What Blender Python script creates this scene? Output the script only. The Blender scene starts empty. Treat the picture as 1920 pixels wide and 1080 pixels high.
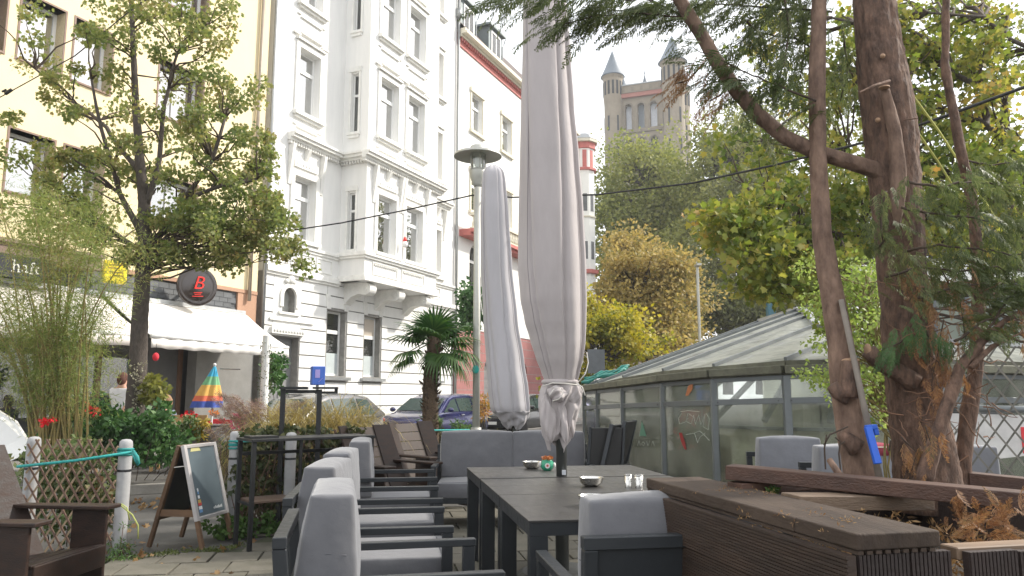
import bpy, math, random
import numpy as np
from mathutils import Vector, Matrix
R = math.radians
random.seed(7); RNG = np.random.default_rng(7)
scene = bpy.context.scene
COL = scene.collection
# ---------------------------------------------------------------- camera
FPX, EYE = 1420.0, 1.35
PITCH = math.atan(202/1420.0)
cam_d = bpy.data.cameras.new('camera'); cam = bpy.data.objects.new('camera', cam_d); COL.objects.link(cam)
cam_d.sensor_width = 36.0; cam_d.lens = FPX/1920*36; cam_d.clip_end = 2000; cam_d.clip_start = 0.05
cam.location = (0, 0, EYE); cam.rotation_euler = (math.pi/2+PITCH, 0, 0)
scene.camera = cam
scene.render.resolution_x = 1024; scene.render.resolution_y = 576
# ---------------------------------------------------------------- sky, sun, exposure
SUN_DIR = Vector((0.74, 0.24, 0.62)).normalized()          # towards the sun
SUN_EL = math.asin(SUN_DIR.z); SUN_AZ = math.atan2(SUN_DIR.x, SUN_DIR.y)
world = bpy.data.worlds.new('World'); scene.world = world; world.use_nodes = True
wn, wl = world.node_tree.nodes, world.node_tree.links
wn.clear()
wo = wn.new('ShaderNodeOutputWorld'); bg = wn.new('ShaderNodeBackground')
sky = wn.new('ShaderNodeTexSky'); sky.sky_type = 'NISHITA'; sky.sun_disc = False
sky.sun_elevation = SUN_EL; sky.sun_rotation = SUN_AZ; sky.air_density = 1.4; sky.dust_density = 3.0
tc = wn.new('ShaderNodeTexCoord'); ns = wn.new('ShaderNodeTexNoise'); ns.inputs['Scale'].default_value = 2.2
ns.inputs['Detail'].default_value = 6
mp = wn.new('ShaderNodeMapping'); mp.inputs['Scale'].default_value = (1, 1, 2.4)
wl.new(tc.outputs['Generated'], mp.inputs[0]); wl.new(mp.outputs[0], ns.inputs['Vector'])
cr = wn.new('ShaderNodeMapRange'); cr.inputs[1].default_value = 0.3; cr.inputs[2].default_value = 0.62
cr.inputs[3].default_value = 0.72; cr.inputs[4].default_value = 0.97
wl.new(ns.outputs[0], cr.inputs[0])
mx = wn.new('ShaderNodeMix'); mx.data_type = 'RGBA'
mx.inputs[7].default_value = (7.4, 7.5, 7.7, 1)              # hazy white cloud layer
wl.new(cr.outputs[0], mx.inputs[0]); wl.new(sky.outputs[0], mx.inputs[6])
wl.new(mx.outputs[2], bg.inputs[0]); bg.inputs[1].default_value = 0.11
wl.new(bg.outputs[0], wo.inputs[0])
sun_d = bpy.data.lights.new('sun', 'SUN'); sun_d.energy = 2.5; sun_d.angle = R(3); sun_d.color = (1, 0.94, 0.85)
sun = bpy.data.objects.new('sun', sun_d); COL.objects.link(sun); sun.location = (10, -8, 20)
sun.rotation_euler = SUN_DIR.to_track_quat('Z', 'Y').to_euler()
scene.view_settings.view_transform = 'Standard'; scene.view_settings.look = 'None'
scene.view_settings.gamma = 1; scene.view_settings.use_curve_mapping = False
scene.view_settings.exposure = 1.15
# ---------------------------------------------------------------- helpers
def ray(px, py):
    u = (px-960)/FPX; v = (540-py)/FPX
    return (u, math.cos(PITCH)-v*math.sin(PITCH), math.sin(PITCH)+v*math.cos(PITCH))
def at(px, py, Y):
    r = ray(px, py); t = Y/r[1]; return Vector((r[0]*t, Y, EYE+r[2]*t))
def atz(px, py, z):
    r = ray(px, py); t = (z-EYE)/r[2]; return Vector((r[0]*t, r[1]*t, z))
def mpp(Y): return Y/FPX                                     # metres per photo pixel at depth Y

class MB:
    def __init__(s): s.v = []; s.f = []
    def add(s, vs, fs):
        n = len(s.v); s.v += [tuple(p) for p in vs]; s.f += [tuple(i+n for i in f) for f in fs]; return s
    def box(s, x0, x1, y0, y1, z0, z1):
        if x0 > x1: x0, x1 = x1, x0
        if y0 > y1: y0, y1 = y1, y0
        if z0 > z1: z0, z1 = z1, z0
        return s.add([(x0,y0,z0),(x1,y0,z0),(x1,y1,z0),(x0,y1,z0),(x0,y0,z1),(x1,y0,z1),(x1,y1,z1),(x0,y1,z1)],
              [(0,3,2,1),(4,5,6,7),(0,1,5,4),(1,2,6,5),(2,3,7,6),(3,0,4,7)])
    def hexa(s, b, t):      # bottom quad, top quad (same winding, ccw from above)
        return s.add(list(b)+list(t), [(0,3,2,1),(4,5,6,7),(0,1,5,4),(1,2,6,5),(2,3,7,6),(3,0,4,7)])
    def beam(s, p, q, w, h, up=(0,0,1)):   # rectangular bar p->q, w sideways, h along up
        p = Vector(p); q = Vector(q); d = (q-p).normalized(); up = Vector(up)
        sd = d.cross(up)
        if sd.length < 1e-4: sd = d.cross(Vector((1,0,0)))
        sd.normalize(); u = sd.cross(d).normalized()
        a = sd*w/2; b = u*h/2
        vs = [p-a-b, p+a-b, p+a+b, p-a+b, q-a-b, q+a-b, q+a+b, q-a+b]
        return s.add(vs, [(0,1,2,3),(7,6,5,4),(0,4,5,1),(1,5,6,2),(2,6,7,3),(3,7,4,0)])
    def tube(s, path, rad, n=8, jit=0.0, cap=True):
        path = [Vector(p) for p in path]; m = len(path)
        if not hasattr(rad, '__len__'): rad = [rad]*m
        base = len(s.v); ref = None
        for i, p in enumerate(path):
            d = (path[min(i+1,m-1)]-path[max(i-1,0)])
            d = d.normalized() if d.length > 1e-9 else Vector((0,0,1))
            if ref is None: ref = Vector((1,0,0)) if abs(d.x) < .8 else Vector((0,1,0))
            a = d.cross(ref).normalized(); b = d.cross(a).normalized(); ref = b.cross(d) if False else ref
            for k in range(n):
                t = 2*math.pi*k/n; r = rad[i]*(1+random.uniform(-jit, jit))
                s.v.append(tuple(p+(a*math.cos(t)+b*math.sin(t))*r))
        for i in range(m-1):
            for k in range(n):
                k2 = (k+1) % n; o = base+i*n
                s.f.append((o+k, o+n+k, o+n+k2, o+k2))
        if cap:
            s.f.append(tuple(base+k for k in range(n))); s.f.append(tuple(base+(m-1)*n+n-1-k for k in range(n)))
        return s
    def lathe(s, prof, n=24, c=(0,0,0), cap=True):
        base = len(s.v); m = len(prof)
        for r, z in prof:
            for k in range(n):
                t = 2*math.pi*k/n; s.v.append((c[0]+r*math.cos(t), c[1]+r*math.sin(t), c[2]+z))
        for i in range(m-1):
            for k in range(n):
                k2 = (k+1) % n; o = base+i*n
                s.f.append((o+k, o+k2, o+n+k2, o+n+k))
        if cap:
            s.f.append(tuple(base+n-1-k for k in range(n))); s.f.append(tuple(base+(m-1)*n+k for k in range(n)))
        return s
    def ell(s, c, r, nu=14, nv=8):
        base = len(s.v)
        for j in range(nv+1):
            ph = math.pi*j/nv
            for k in range(nu):
                t = 2*math.pi*k/nu
                s.v.append((c[0]+r[0]*math.sin(ph)*math.cos(t), c[1]+r[1]*math.sin(ph)*math.sin(t), c[2]-r[2]*math.cos(ph)))
        for j in range(nv):
            for k in range(nu):
                k2 = (k+1) % nu; o = base+j*nu
                s.f.append((o+k, o+k2, o+nu+k2, o+nu+k))
        return s
    def prism(s, poly, vec):           # planar polygon extruded
        poly = [Vector(p) for p in poly]; n = len(poly); vec = Vector(vec)
        vs = poly+[p+vec for p in poly]
        nrm = Vector((0,0,0))
        for i in range(n): nrm += poly[i].cross(poly[(i+1) % n])
        fs = []
        flip = nrm.dot(vec) > 0
        f0 = tuple(range(n)); f1 = tuple(range(n, 2*n))
        if flip: fs += [f0[::-1], f1]
        else: fs += [f0, f1[::-1]]
        for i in range(n):
            j = (i+1) % n
            fs.append((i, j, n+j, n+i) if flip else (i, n+i, n+j, j))
        return s.add(vs, fs)
    def quad(s, a, b, c, d): return s.add([a, b, c, d], [(0,1,2,3)])

def build(name, mb, mat, parent=None, smooth=False, bevel=0, seg=2, kind=None, label=None):
    me = bpy.data.meshes.new(name)
    me.from_pydata(mb.v, [], mb.f); me.update()
    me.materials.append(mat)
    if smooth: me.polygons.foreach_set('use_smooth', [True]*len(me.polygons))
    o = bpy.data.objects.new(name, me); COL.objects.link(o)
    if parent: o.parent = parent
    if bevel:
        b = o.modifiers.new('bevel', 'BEVEL'); b.width = bevel; b.segments = seg; b.limit_method = 'ANGLE'; b.angle_limit = R(40)
        if smooth is None or seg > 1:
            me.polygons.foreach_set('use_smooth', [True]*len(me.polygons)); b.harden_normals = True
    if kind: o['kind'] = kind
    if label: o['label'] = label
    return o
def tag(o, label, cat, group=None):
    o['label'] = label; o['category'] = cat
    if group: o['group'] = group
    return o
def thing(name, label, cat, loc=(0,0,0), rz=0, group=None):
    o = bpy.data.objects.new(name, None); COL.objects.link(o); o.location = loc; o.rotation_euler = (0,0,rz)
    o.empty_display_size = .1
    return tag(o, label, cat, group)
def kids(o): return [c for c in bpy.data.objects if c.parent == o]
def dup(root, loc, rz, label=None, parent=None):
    ch = kids(root); r = root.copy(); COL.objects.link(r)
    if parent is None:
        r.location = loc; r.rotation_euler = (0,0,rz)
        if label: r['label'] = label
    else: r.parent = parent
    for c in ch: dup(c, None, 0, None, r)
    return r
def piece(src, parent, loc=(0,0,0), rot=(0,0,0), sc=(1,1,1)):   # another alike part sharing mesh data
    c = src.copy(); COL.objects.link(c); c.parent = parent; c.location = loc; c.rotation_euler = rot; c.scale = sc
    return c
# ---------------------------------------------------------------- materials
MATS = {}
def mat(name, col, rough=.6, metal=0.0, var=.12, scale=6.0, bump=.0, bscale=None, col2=None, spec=.5, stretch=(1,1,1), detail=6, sheen=0):
    if name in MATS: return MATS[name]
    m = bpy.data.materials.new(name); m.use_nodes = True; nt = m.node_tree; n = nt.nodes; l = nt.links
    b = n['Principled BSDF']; b.inputs['Roughness'].default_value = rough; b.inputs['Metallic'].default_value = metal
    b.inputs['Specular IOR Level'].default_value = spec
    if sheen: b.inputs['Sheen Weight'].default_value = sheen
    tc = n.new('ShaderNodeTexCoord'); mp = n.new('ShaderNodeMapping'); mp.inputs['Scale'].default_value = stretch
    l.new(tc.outputs['Object'], mp.inputs[0])
    t = n.new('ShaderNodeTexNoise'); t.inputs['Scale'].default_value = scale; t.inputs['Detail'].default_value = detail
    t.inputs['Roughness'].default_value = .65
    l.new(mp.outputs[0], t.inputs['Vector'])
    r = n.new('ShaderNodeValToRGB'); c = Vector(col[:3])
    c2 = Vector(col2[:3]) if col2 else c*(1+var)
    c1 = c if col2 else c*(1-var)
    r.color_ramp.elements[0].position = .32; r.color_ramp.elements[1].position = .68
    r.color_ramp.elements[0].color = (*c1, 1); r.color_ramp.elements[1].color = (*c2, 1)
    oi = n.new('ShaderNodeObjectInfo'); hs = n.new('ShaderNodeHueSaturation')
    mr = n.new('ShaderNodeMapRange'); mr.inputs[3].default_value = 1-var*.6; mr.inputs[4].default_value = 1+var*.6
    l.new(oi.outputs['Random'], mr.inputs[0]); l.new(mr.outputs[0], hs.inputs['Value'])
    l.new(t.outputs[0], r.inputs[0]); l.new(r.outputs[0], hs.inputs['Color']); l.new(hs.outputs[0], b.inputs['Base Color'])
    rr_ = n.new('ShaderNodeMapRange'); rr_.inputs[1].default_value = .3; rr_.inputs[2].default_value = .7; rr_.inputs[3].default_value = max(.03, rough-.10*min(1,rough*2)); rr_.inputs[4].default_value = min(1, rough+.10*min(1,rough*2))
    l.new(t.outputs[0], rr_.inputs[0]); l.new(rr_.outputs[0], b.inputs['Roughness'])
    if bump:
        t2 = n.new('ShaderNodeTexNoise'); t2.inputs['Scale'].default_value = bscale or scale*6; t2.inputs['Detail'].default_value = 5
        l.new(mp.outputs[0], t2.inputs['Vector'])
        bp = n.new('ShaderNodeBump'); bp.inputs['Strength'].default_value = bump; bp.inputs['Distance'].default_value = .01
        l.new(t2.outputs[0], bp.inputs['Height']); l.new(bp.outputs[0], b.inputs['Normal'])
    MATS[name] = m; return m
def emat(name, col, strength=1):
    m = bpy.data.materials.new(name); m.use_nodes = True
    b = m.node_tree.nodes['Principled BSDF']; b.inputs['Base Color'].default_value = (*col, 1)
    b.inputs['Emission Color'].default_value = (*col, 1); b.inputs['Emission Strength'].default_value = strength
    return m
def glass_mat(name, tint=(.9,.95,.93), refl=.25, dirt=.1, dirtcol=(.5,.52,.48), rough=.02):
    m = bpy.data.materials.new(name); m.use_nodes = True; nt = m.node_tree; n = nt.nodes; l = nt.links
    n.remove(n['Principled BSDF']); out = n['Material Output']
    tr = n.new('ShaderNodeBsdfTransparent'); tr.inputs[0].default_value = (*tint, 1)
    gl = n.new('ShaderNodeBsdfGlossy'); gl.inputs['Roughness'].default_value = rough
    df = n.new('ShaderNodeBsdfDiffuse'); df.inputs[0].default_value = (*dirtcol, 1)
    m1 = n.new('ShaderNodeMixShader'); m2 = n.new('ShaderNodeMixShader')
    lw = n.new('ShaderNodeFresnel'); lw.inputs[0].default_value = 1.5
    ad = n.new('ShaderNodeMath'); ad.operation = 'ADD'; ad.inputs[1].default_value = refl; ad.use_clamp = True
    l.new(lw.outputs[0], ad.inputs[0]); l.new(ad.outputs[0], m1.inputs[0])
    l.new(tr.outputs[0], m1.inputs[1]); l.new(gl.outputs[0], m1.inputs[2])
    tcn = n.new('ShaderNodeTexCoord'); t = n.new('ShaderNodeTexNoise'); t.inputs['Scale'].default_value = 2.5; t.inputs['Detail'].default_value = 8
    l.new(tcn.outputs['Object'], t.inputs['Vector'])
    mr = n.new('ShaderNodeMapRange'); mr.inputs[1].default_value = .3; mr.inputs[2].default_value = .75
    mr.inputs[3].default_value = dirt*.4; mr.inputs[4].default_value = dirt*1.8
    l.new(t.outputs[0], mr.inputs[0]); l.new(mr.outputs[0], m2.inputs[0])
    tl = n.new('ShaderNodeBsdfTranslucent'); tl.inputs[0].default_value = (*[min(.95,c*1.9) for c in dirtcol], 1); m3 = n.new('ShaderNodeMixShader'); m3.inputs[0].default_value = .5
    l.new(df.outputs[0], m3.inputs[1]); l.new(tl.outputs[0], m3.inputs[2])
    l.new(m1.outputs[0], m2.inputs[1]); l.new(m3.outputs[0], m2.inputs[2]); l.new(m2.outputs[0], out.inputs[0])
    return m
def leaf_mat(name, cols, trans=.35, clump=3.0, rough=.55):
    m = bpy.data.materials.new(name); m.use_nodes = True; nt = m.node_tree; n = nt.nodes; l = nt.links
    b = n['Principled BSDF']; out = n['Material Output']; b.inputs['Roughness'].default_value = rough
    b.inputs['Specular IOR Level'].default_value = .35
    g = n.new('ShaderNodeNewGeometry'); tcn = n.new('ShaderNodeTexCoord')
    t = n.new('ShaderNodeTexNoise'); t.inputs['Scale'].default_value = clump; t.inputs['Detail'].default_value = 2
    l.new(tcn.outputs['Object'], t.inputs['Vector'])
    ad = n.new('ShaderNodeMath'); ad.operation = 'MULTIPLY_ADD'; ad.inputs[1].default_value = .55
    mr = n.new('ShaderNodeMapRange'); mr.inputs[1].default_value = .3; mr.inputs[2].default_value = .7; mr.inputs[3].default_value = 0; mr.inputs[4].default_value = .5
    l.new(t.outputs[0], mr.inputs[0]); l.new(g.outputs['Random Per Island'], ad.inputs[0]); l.new(mr.outputs[0], ad.inputs[2])
    r = n.new('ShaderNodeValToRGB'); e = r.color_ramp.elements
    e[0].color = (*cols[0], 1); e[0].position = 0; e[1].color = (*cols[-1], 1); e[1].position = 1
    for i, c in enumerate(cols[1:-1]):
        x = e.new((i+1)/(len(cols)-1)); x.color = (*c, 1)
    l.new(ad.outputs[0], r.inputs[0]); l.new(r.outputs[0], b.inputs['Base Color'])
    tl = n.new('ShaderNodeBsdfTranslucent'); hs = n.new('ShaderNodeHueSaturation'); hs.inputs['Value'].default_value = 1.5; hs.inputs['Saturation'].default_value = 1.1
    l.new(r.outputs[0], hs.inputs['Color']); l.new(hs.outputs[0], tl.inputs[0])
    mxs = n.new('ShaderNodeMixShader'); mxs.inputs[0].default_value = trans
    l.new(b.outputs[0], mxs.inputs[1]); l.new(tl.outputs[0], mxs.inputs[2]); l.new(mxs.outputs[0], out.inputs[0])
    return m
# ---------------------------------------------------------------- leaf scatter
def np_mesh(name, V, F, mat_, parent=None, smooth=False, kind=None):
    """V (n,3); F (m,k) faces all of k corners"""
    me = bpy.data.meshes.new(name); V = np.ascontiguousarray(V, dtype=np.float32); F = np.ascontiguousarray(F, dtype=np.int32)
    me.vertices.add(len(V)); me.vertices.foreach_set('co', V.ravel())
    me.loops.add(F.size); me.loops.foreach_set('vertex_index', F.ravel())
    me.polygons.add(len(F)); me.polygons.foreach_set('loop_start', np.arange(len(F), dtype=np.int32)*F.shape[1])
    me.update(calc_edges=True); me.materials.append(mat_)
    if smooth: me.polygons.foreach_set('use_smooth', [True]*len(me.polygons))
    o = bpy.data.objects.new(name, me); COL.objects.link(o)
    if parent: o.parent = parent
    if kind: o['kind'] = kind
    return o
def frames(D, up=None, roll=math.pi):
    """per-item 3x3: columns = (side, dir, normal) for direction D"""
    D = D/np.maximum(np.linalg.norm(D, axis=1, keepdims=True), 1e-6)
    up = np.array([0,0,1.0]) if up is None else up
    S = np.cross(D, np.broadcast_to(up, D.shape)); nn = np.linalg.norm(S, axis=1, keepdims=True)
    S = np.where(nn < 1e-3, np.array([1.0,0,0]), S/np.maximum(nn, 1e-6)); N = np.cross(S, D)
    a = RNG.uniform(-roll, roll, len(D))[:, None]
    S2 = S*np.cos(a)+N*np.sin(a); N2 = -S*np.sin(a)+N*np.cos(a)
    return np.stack([S2, D, N2], axis=2)
def scatter(name, tv, tf, P, M, S, mat_, parent=None, kind=None):
    """template verts tv (k,3) in (side, along, normal); P (n,3); M (n,3,3); S (n,)"""
    n = len(P); V = np.einsum('nij,kj->nki', M, tv)*S[:, None, None]+P[:, None, :]
    F = (np.asarray(tf)[None]+(np.arange(n)*len(tv))[:, None, None])
    return np_mesh(name, V.reshape(-1, 3), F.reshape(-1, F.shape[-1]), mat_, parent, kind=kind)
KITE = (np.array([[0,0,0],[.34,.45,.05],[0,1,0],[-.34,.45,.05]]), [[0,1,2,3]])
LONG = (np.array([[0,0,0],[.11,.45,.03],[0,1,-.05],[-.11,.45,.03]]), [[0,1,2,3]])
_st = [(0,0),(.3,.12),(.5,.05),(.34,.35),(.55,.62),(.25,.6),(0,1),(-.25,.6),(-.55,.62),(-.34,.35),(-.5,.05),(-.3,.12)]
STAR = (np.array([[x,y,.12*abs(x)] for x,y in _st]), [list(range(12))])
def clumps(ells):
    """ells: (px,py,rx,ry,Y,dY,count) -> cluster centres"""
    out = []
    for (cx,cy,rx,ry,Y,dY,c) in ells:
        for _ in range(c):
            while True:
                a, b = random.uniform(-1,1), random.uniform(-1,1)
                if a*a+b*b < 1: break
            out.append(at(cx+a*rx, cy+b*ry, Y+random.uniform(-dY, dY)))
    return out
def leaves(name, C, per, rad, size, tmpl, mat_, parent=None, flat=.7, droop=.4, kind=None):
    C = np.array([tuple(c) for c in C]); n = len(C)*per
    base = np.repeat(C, per, axis=0)
    d = RNG.normal(size=(n,3)); d /= np.linalg.norm(d, axis=1, keepdims=True)
    r = rad*np.repeat(RNG.uniform(.55, 1.35, len(C)), per)*RNG.uniform(0, 1, n)**.5
    off = d*r[:, None]; off[:, 2] *= flat
    D = d+RNG.normal(size=(n,3))*.6; D[:, 2] -= droop
    return scatter(name, tmpl[0], tmpl[1], base+off, frames(D), size*RNG.uniform(.6, 1.3, n), mat_, parent, kind)
def jitpath(a, b, n=5, j=.1, sag=0):
    a = Vector(a); b = Vector(b); L = (b-a).length; out = []
    for i in range(n+1):
        t = i/n; p = a.lerp(b, t)
        if 0 < i < n: p += Vector((random.uniform(-j,j), random.uniform(-j,j), random.uniform(-j,j)))*L*.5
        p.z += sag*math.sin(math.pi*t)*L
        out.append(p)
    return out
def branches(mb, skel, C, r0=.03, r1=.006, prob=1.0, n=5):
    """thin limbs from the nearest lower skeleton point to each clump"""
    for c in C:
        if random.random() > prob: continue
        best = min(skel, key=lambda s: (s-c).length+max(0, s.z-c.z+.2)*3)
        pth = jitpath(best, c, 5, .10, .04)
        mb.tube(pth, [r0+(r1-r0)*i/5 for i in range(6)], n, cap=False)
def pxpath(pts, Y): return [at(x, y, Y) for x, y, *_ in pts]
def pxrad(pts, Y): return [p[2]*mpp(Y)/2 for p in pts]
def resample(path, rad, step):
    P = []; Q = []
    for i in range(len(path)-1):
        a, b = path[i], path[i+1]; n = max(1, int((b-a).length/step))
        for k in range(n):
            t = k/n; P.append(a.lerp(b, t)); Q.append(rad[i]+(rad[i+1]-rad[i])*t)
    P.append(path[-1]); Q.append(rad[-1]); return P, Q
def text(name, s, size, mat_, parent, loc, rot, extrude=.01, shear=0, bold=0):
    c = bpy.data.curves.new(name, 'FONT'); c.body = s; c.size = size; c.extrude = extrude; c.align_x = 'CENTER'; c.align_y = 'CENTER'
    c.resolution_u = 3; c.shear = shear; c.offset = bold
    tmp = bpy.data.objects.new(name, c); COL.objects.link(tmp)
    dg = bpy.context.evaluated_depsgraph_get(); dg.update()
    me = bpy.data.meshes.new_from_object(tmp.evaluated_get(dg)); bpy.data.objects.remove(tmp)
    me.materials.clear(); me.materials.append(mat_); me.name = name
    o = bpy.data.objects.new(name, me); COL.objects.link(o); o.parent = parent; o.location = loc; o.rotation_euler = rot
    return o

from mathutils import noise as mnoise
# ---------------------------------------------------------------- hazy air
hz_ = MB(); hz_.box(-330,330,-60,330,-1.2,42)
def haze():
    m = bpy.data.materials.new('haze_air'); m.use_nodes = True; nt = m.node_tree; nt.nodes.clear()
    o = nt.nodes.new('ShaderNodeOutputMaterial'); v = nt.nodes.new('ShaderNodeVolumePrincipled'); v.inputs['Color'].default_value = (.93,.95,.97,1); v.inputs['Density'].default_value = .0010
    v.inputs['Anisotropy'].default_value = .2
    nt.links.new(v.outputs[0], o.inputs['Volume']); build('haze', hz_, m, kind='stuff')
# ================================================================= ground
m_asph = mat('asphalt', (.075,.072,.066), .9, var=.25, scale=2.2, bump=.5, bscale=90)
m_conc = mat('kerb_stone', (.25,.24,.22), .85, var=.2, scale=4, bump=.3)
m_slab = mat('paving', (.085,.080,.058), .85, scale=3.5, bump=.5, bscale=60, col2=(.145,.132,.105), var=.14)
m_joint = mat('paving_joint', (.05,.055,.03), .95, var=.3, scale=8)
m_soil = mat('soil', (.05,.038,.028), .95, var=.4, scale=9, bump=.8, bscale=40)
g = MB(); g.quad((-320,-50,-.03),(320,-50,-.03),(320,320,-.03),(-320,320,-.03))
build('ground', g, m_asph, kind='structure')
haze()
AX = Vector((-.166, .986, 0)); SX = Vector((.986, .166, 0))          # terrace furniture axes
# terrace bedding with slabs laid on it; front-left edge runs along the path
te = MB(); poly = [(-4.2,2.0,-.026),(4.5,2.0,-.026),(4.5,9.6,-.026),(-2.35,9.6,-.026),(-2.45,7.15,-.026),(-3.5,6.55,-.026)]
te.add(poly, [tuple(range(6))])
terr = build('terrace', te, m_joint, kind='structure')
def in_poly(x, y):
    c = False; n = len(poly)
    for i in range(n):
        x0,y0 = poly[i][:2]; x1,y1 = poly[(i+1) % n][:2]
        if (y0 > y) != (y1 > y) and x < (x1-x0)*(y-y0)/(y1-y0)+x0: c = not c
    return c
sl = MB(); sl.box(-.193,.193,-.193,.193,-.022,0)
slab0 = None; slabs = []
TA = math.atan2(-AX.x, AX.y)
for i in range(-14, 16):
    for j in range(0, 30):
        p = SX*(i*.4+(.2 if j % 2 else 0))+AX*(j*.4+2.2)
        if in_poly(p.x, p.y): slabs.append(p)
slabs.sort(key=lambda p: 0 if (p.y > 3 and abs(p.x)/p.y < .7) else 1)
extra = MB(); 
for k, p in enumerate(slabs):
    h = random.uniform(-.004, .004)
    if k < 290:
        if slab0 is None:
            slab0 = build('paving_slab', sl, m_slab, terr, bevel=.004, seg=1); o = slab0
        else: o = piece(slab0, terr)
        o.location = (p.x, p.y, h); o.rotation_euler = (random.uniform(-.008,.008), random.uniform(-.008,.008), TA+random.uniform(-.01,.01))
    else:
        cs, sn = math.cos(TA), math.sin(TA)
        cr = [(p.x+cs*a-sn*b, p.y+sn*a+cs*b) for a, b in ((-.193,-.193),(.193,-.193),(.193,.193),(-.193,.193))]
        extra.hexa([(x,y,-.022+h) for x,y in cr], [(x,y,h) for x,y in cr])
build('paving_slab', extra, m_slab, terr, kind='stuff')
# far kerb across the path and pavement in front of the houses
kb = MB(); a = Vector((-6.2,10.6,0)); b = Vector((-2.6,12.2,0)); kb.beam(a+Vector((0,0,.04)), b+Vector((0,0,.04)), .14, .14)
build('kerb', kb, m_conc, kind='structure', bevel=.01)
FO = Vector((-6.951, 21.0, 0)); FANG = R(65.3)
FA = Vector((math.cos(FANG), math.sin(FANG), 0)); FN = Vector((math.sin(FANG), -math.cos(FANG), 0))
def fw(s, o, z=0): return FO+FA*s+FN*o+Vector((0,0,z))
pv = MB(); q = [fw(-14,0), fw(-14,2.3), fw(34,2.3), fw(34,0)]
pv.hexa([v+Vector((0,0,-.03)) for v in q], [v+Vector((0,0,.09)) for v in q])
build('pavement', pv, m_conc, kind='structure')

# ================================================================= facade kit (x = along street, -y = towards street)
m_white = mat('white_stucco', (.73,.725,.70), .8, var=.04, scale=1.6, bump=.15, bscale=25, col2=(.81,.80,.77), stretch=(2.5,2.5,.35), detail=10)
m_white2 = mat('white_stucco_trim', (.74,.73,.69), .8, var=.10, scale=5, bump=.1)
m_joint_d = mat('stucco_joint', (.28,.27,.25), .9, var=.2)
m_frame = mat('window_frame_white', (.78,.78,.76), .4, var=.03)
m_pane = glass_mat('window_glass', refl=.60, dirt=.05)
m_pane_dk = glass_mat('window_glass_dark', refl=.10, dirt=.04, tint=(.6,.62,.6))
m_curtain = mat('net_curtain', (.72,.72,.70), .9, var=.06, scale=3, stretch=(6,1,.3))
m_dark = mat('dark_room', (.03,.032,.035), .9, var=.2)
m_room = mat('grey_room', (.16,.165,.17), .9, var=.25, scale=1.5)
m_zinc = mat('zinc', (.33,.34,.34), .45, .6, var=.12, scale=4)
m_frost = mat('frosted_film', (.5,.55,.55), .5, var=.06)

def cells(mb, s0, s1, z0, z1, o, th, ops, side=None):
    """wall slab with rectangular openings; ops = (a,b,c,d) = s0,s1,z0,z1"""
    zs = sorted({z0, z1}|{max(z0,min(z1,v)) for q in ops for v in q[2:4]})
    for za, zb in zip(zs, zs[1:]):
        if zb-za < 1e-4: continue
        zm = (za+zb)/2; cuts = sorted([(q[0],q[1]) for q in ops if q[2] < zm < q[3]])
        x = s0
        for a, b in cuts:
            if a > x: mb.box(x, a, -o, -o+th, za, zb)
            x = max(x, b)
        if x < s1: mb.box(x, s1, -o, -o+th, za, zb)
def window(par, s0, s1, z0, z1, o, recess=.2, transom=.7, mull=False, curtain=.75, fmat=None, pmat=None, rot=None, frost=0, blind=False, fw_=.07):
    """casement: frame (bars) > pane; curtain behind"""
    fmat = fmat or m_frame; pmat = pmat or m_pane
    y = -o+recess; f = MB(); zt = z0+(z1-z0)*transom if transom else None
    f.box(s0, s0+fw_, y, y+.06, z0, z1); f.box(s1-fw_, s1, y, y+.06, z0, z1)
    f.box(s0+fw_, s1-fw_, y, y+.06, z0, z0+fw_); f.box(s0+fw_, s1-fw_, y, y+.06, z1-fw_, z1)
    if zt: f.box(s0+fw_, s1-fw_, y-.02, y+.05, zt-.06, zt+.06)
    if mull: f.box((s0+s1)/2-.04, (s0+s1)/2+.04, y-.012, y+.055, z0+fw_, (zt-.06) if zt else z1-fw_)
    fr = build('window_frame', f, fmat, par); parts = [fr]
    p = MB(); p.box(s0+fw_, s1-fw_, y+.025, y+.035, z0+fw_, z1-fw_); parts.append(build('pane', p, pmat, fr))
    d = MB(); d.box(s0-.1, s1+.1, y+.5, y+.52, z0-.1, z1+.1); d.box(s0-.12,s0-.1,y+.08,y+.5,z0-.1,z1+.1); d.box(s1+.1,s1+.12,y+.08,y+.5,z0-.1,z1+.1)
    d.box(s0-.12,s1+.12,y+.08,y+.52,z1+.1,z1+.12); d.box(s0-.12,s1+.12,y+.08,y+.52,z0-.12,z0-.1)
    parts.append(build('room', d, m_room, fr))
    if curtain:
        c = MB(); n = 24; w = (s1-s0-2*fw_)*curtain
        for i in range(n):
            a = s0+fw_+w*i/n; b = s0+fw_+w*(i+1)/n; ya = y+.1+.02*math.sin(i*1.9); yb = y+.1+.02*math.sin((i+1)*1.9)
            c.add([(a,ya,z0+.02),(b,yb,z0+.02),(b,yb,z1-.02),(a,ya,z1-.02)], [(0,1,2,3)])
        parts.append(build('curtain', c, m_curtain, fr))
    if frost:
        c = MB(); c.box(s0+fw_+.01, s1-fw_-.01, y+.015, y+.022, z0+fw_, z0+frost); parts.append(build('frosted_film', c, m_frost, fr))
    if blind:
        c = MB(); c.box(s0+fw_+.01, s1-fw_-.01, y-.004, y+.018, zt+.06, z1-fw_); parts.append(build('blind', c, MATS['blind'], fr))
    return fr
mat('blind', (.55,.48,.40), .8, var=.08, stretch=(1,1,20))
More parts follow.
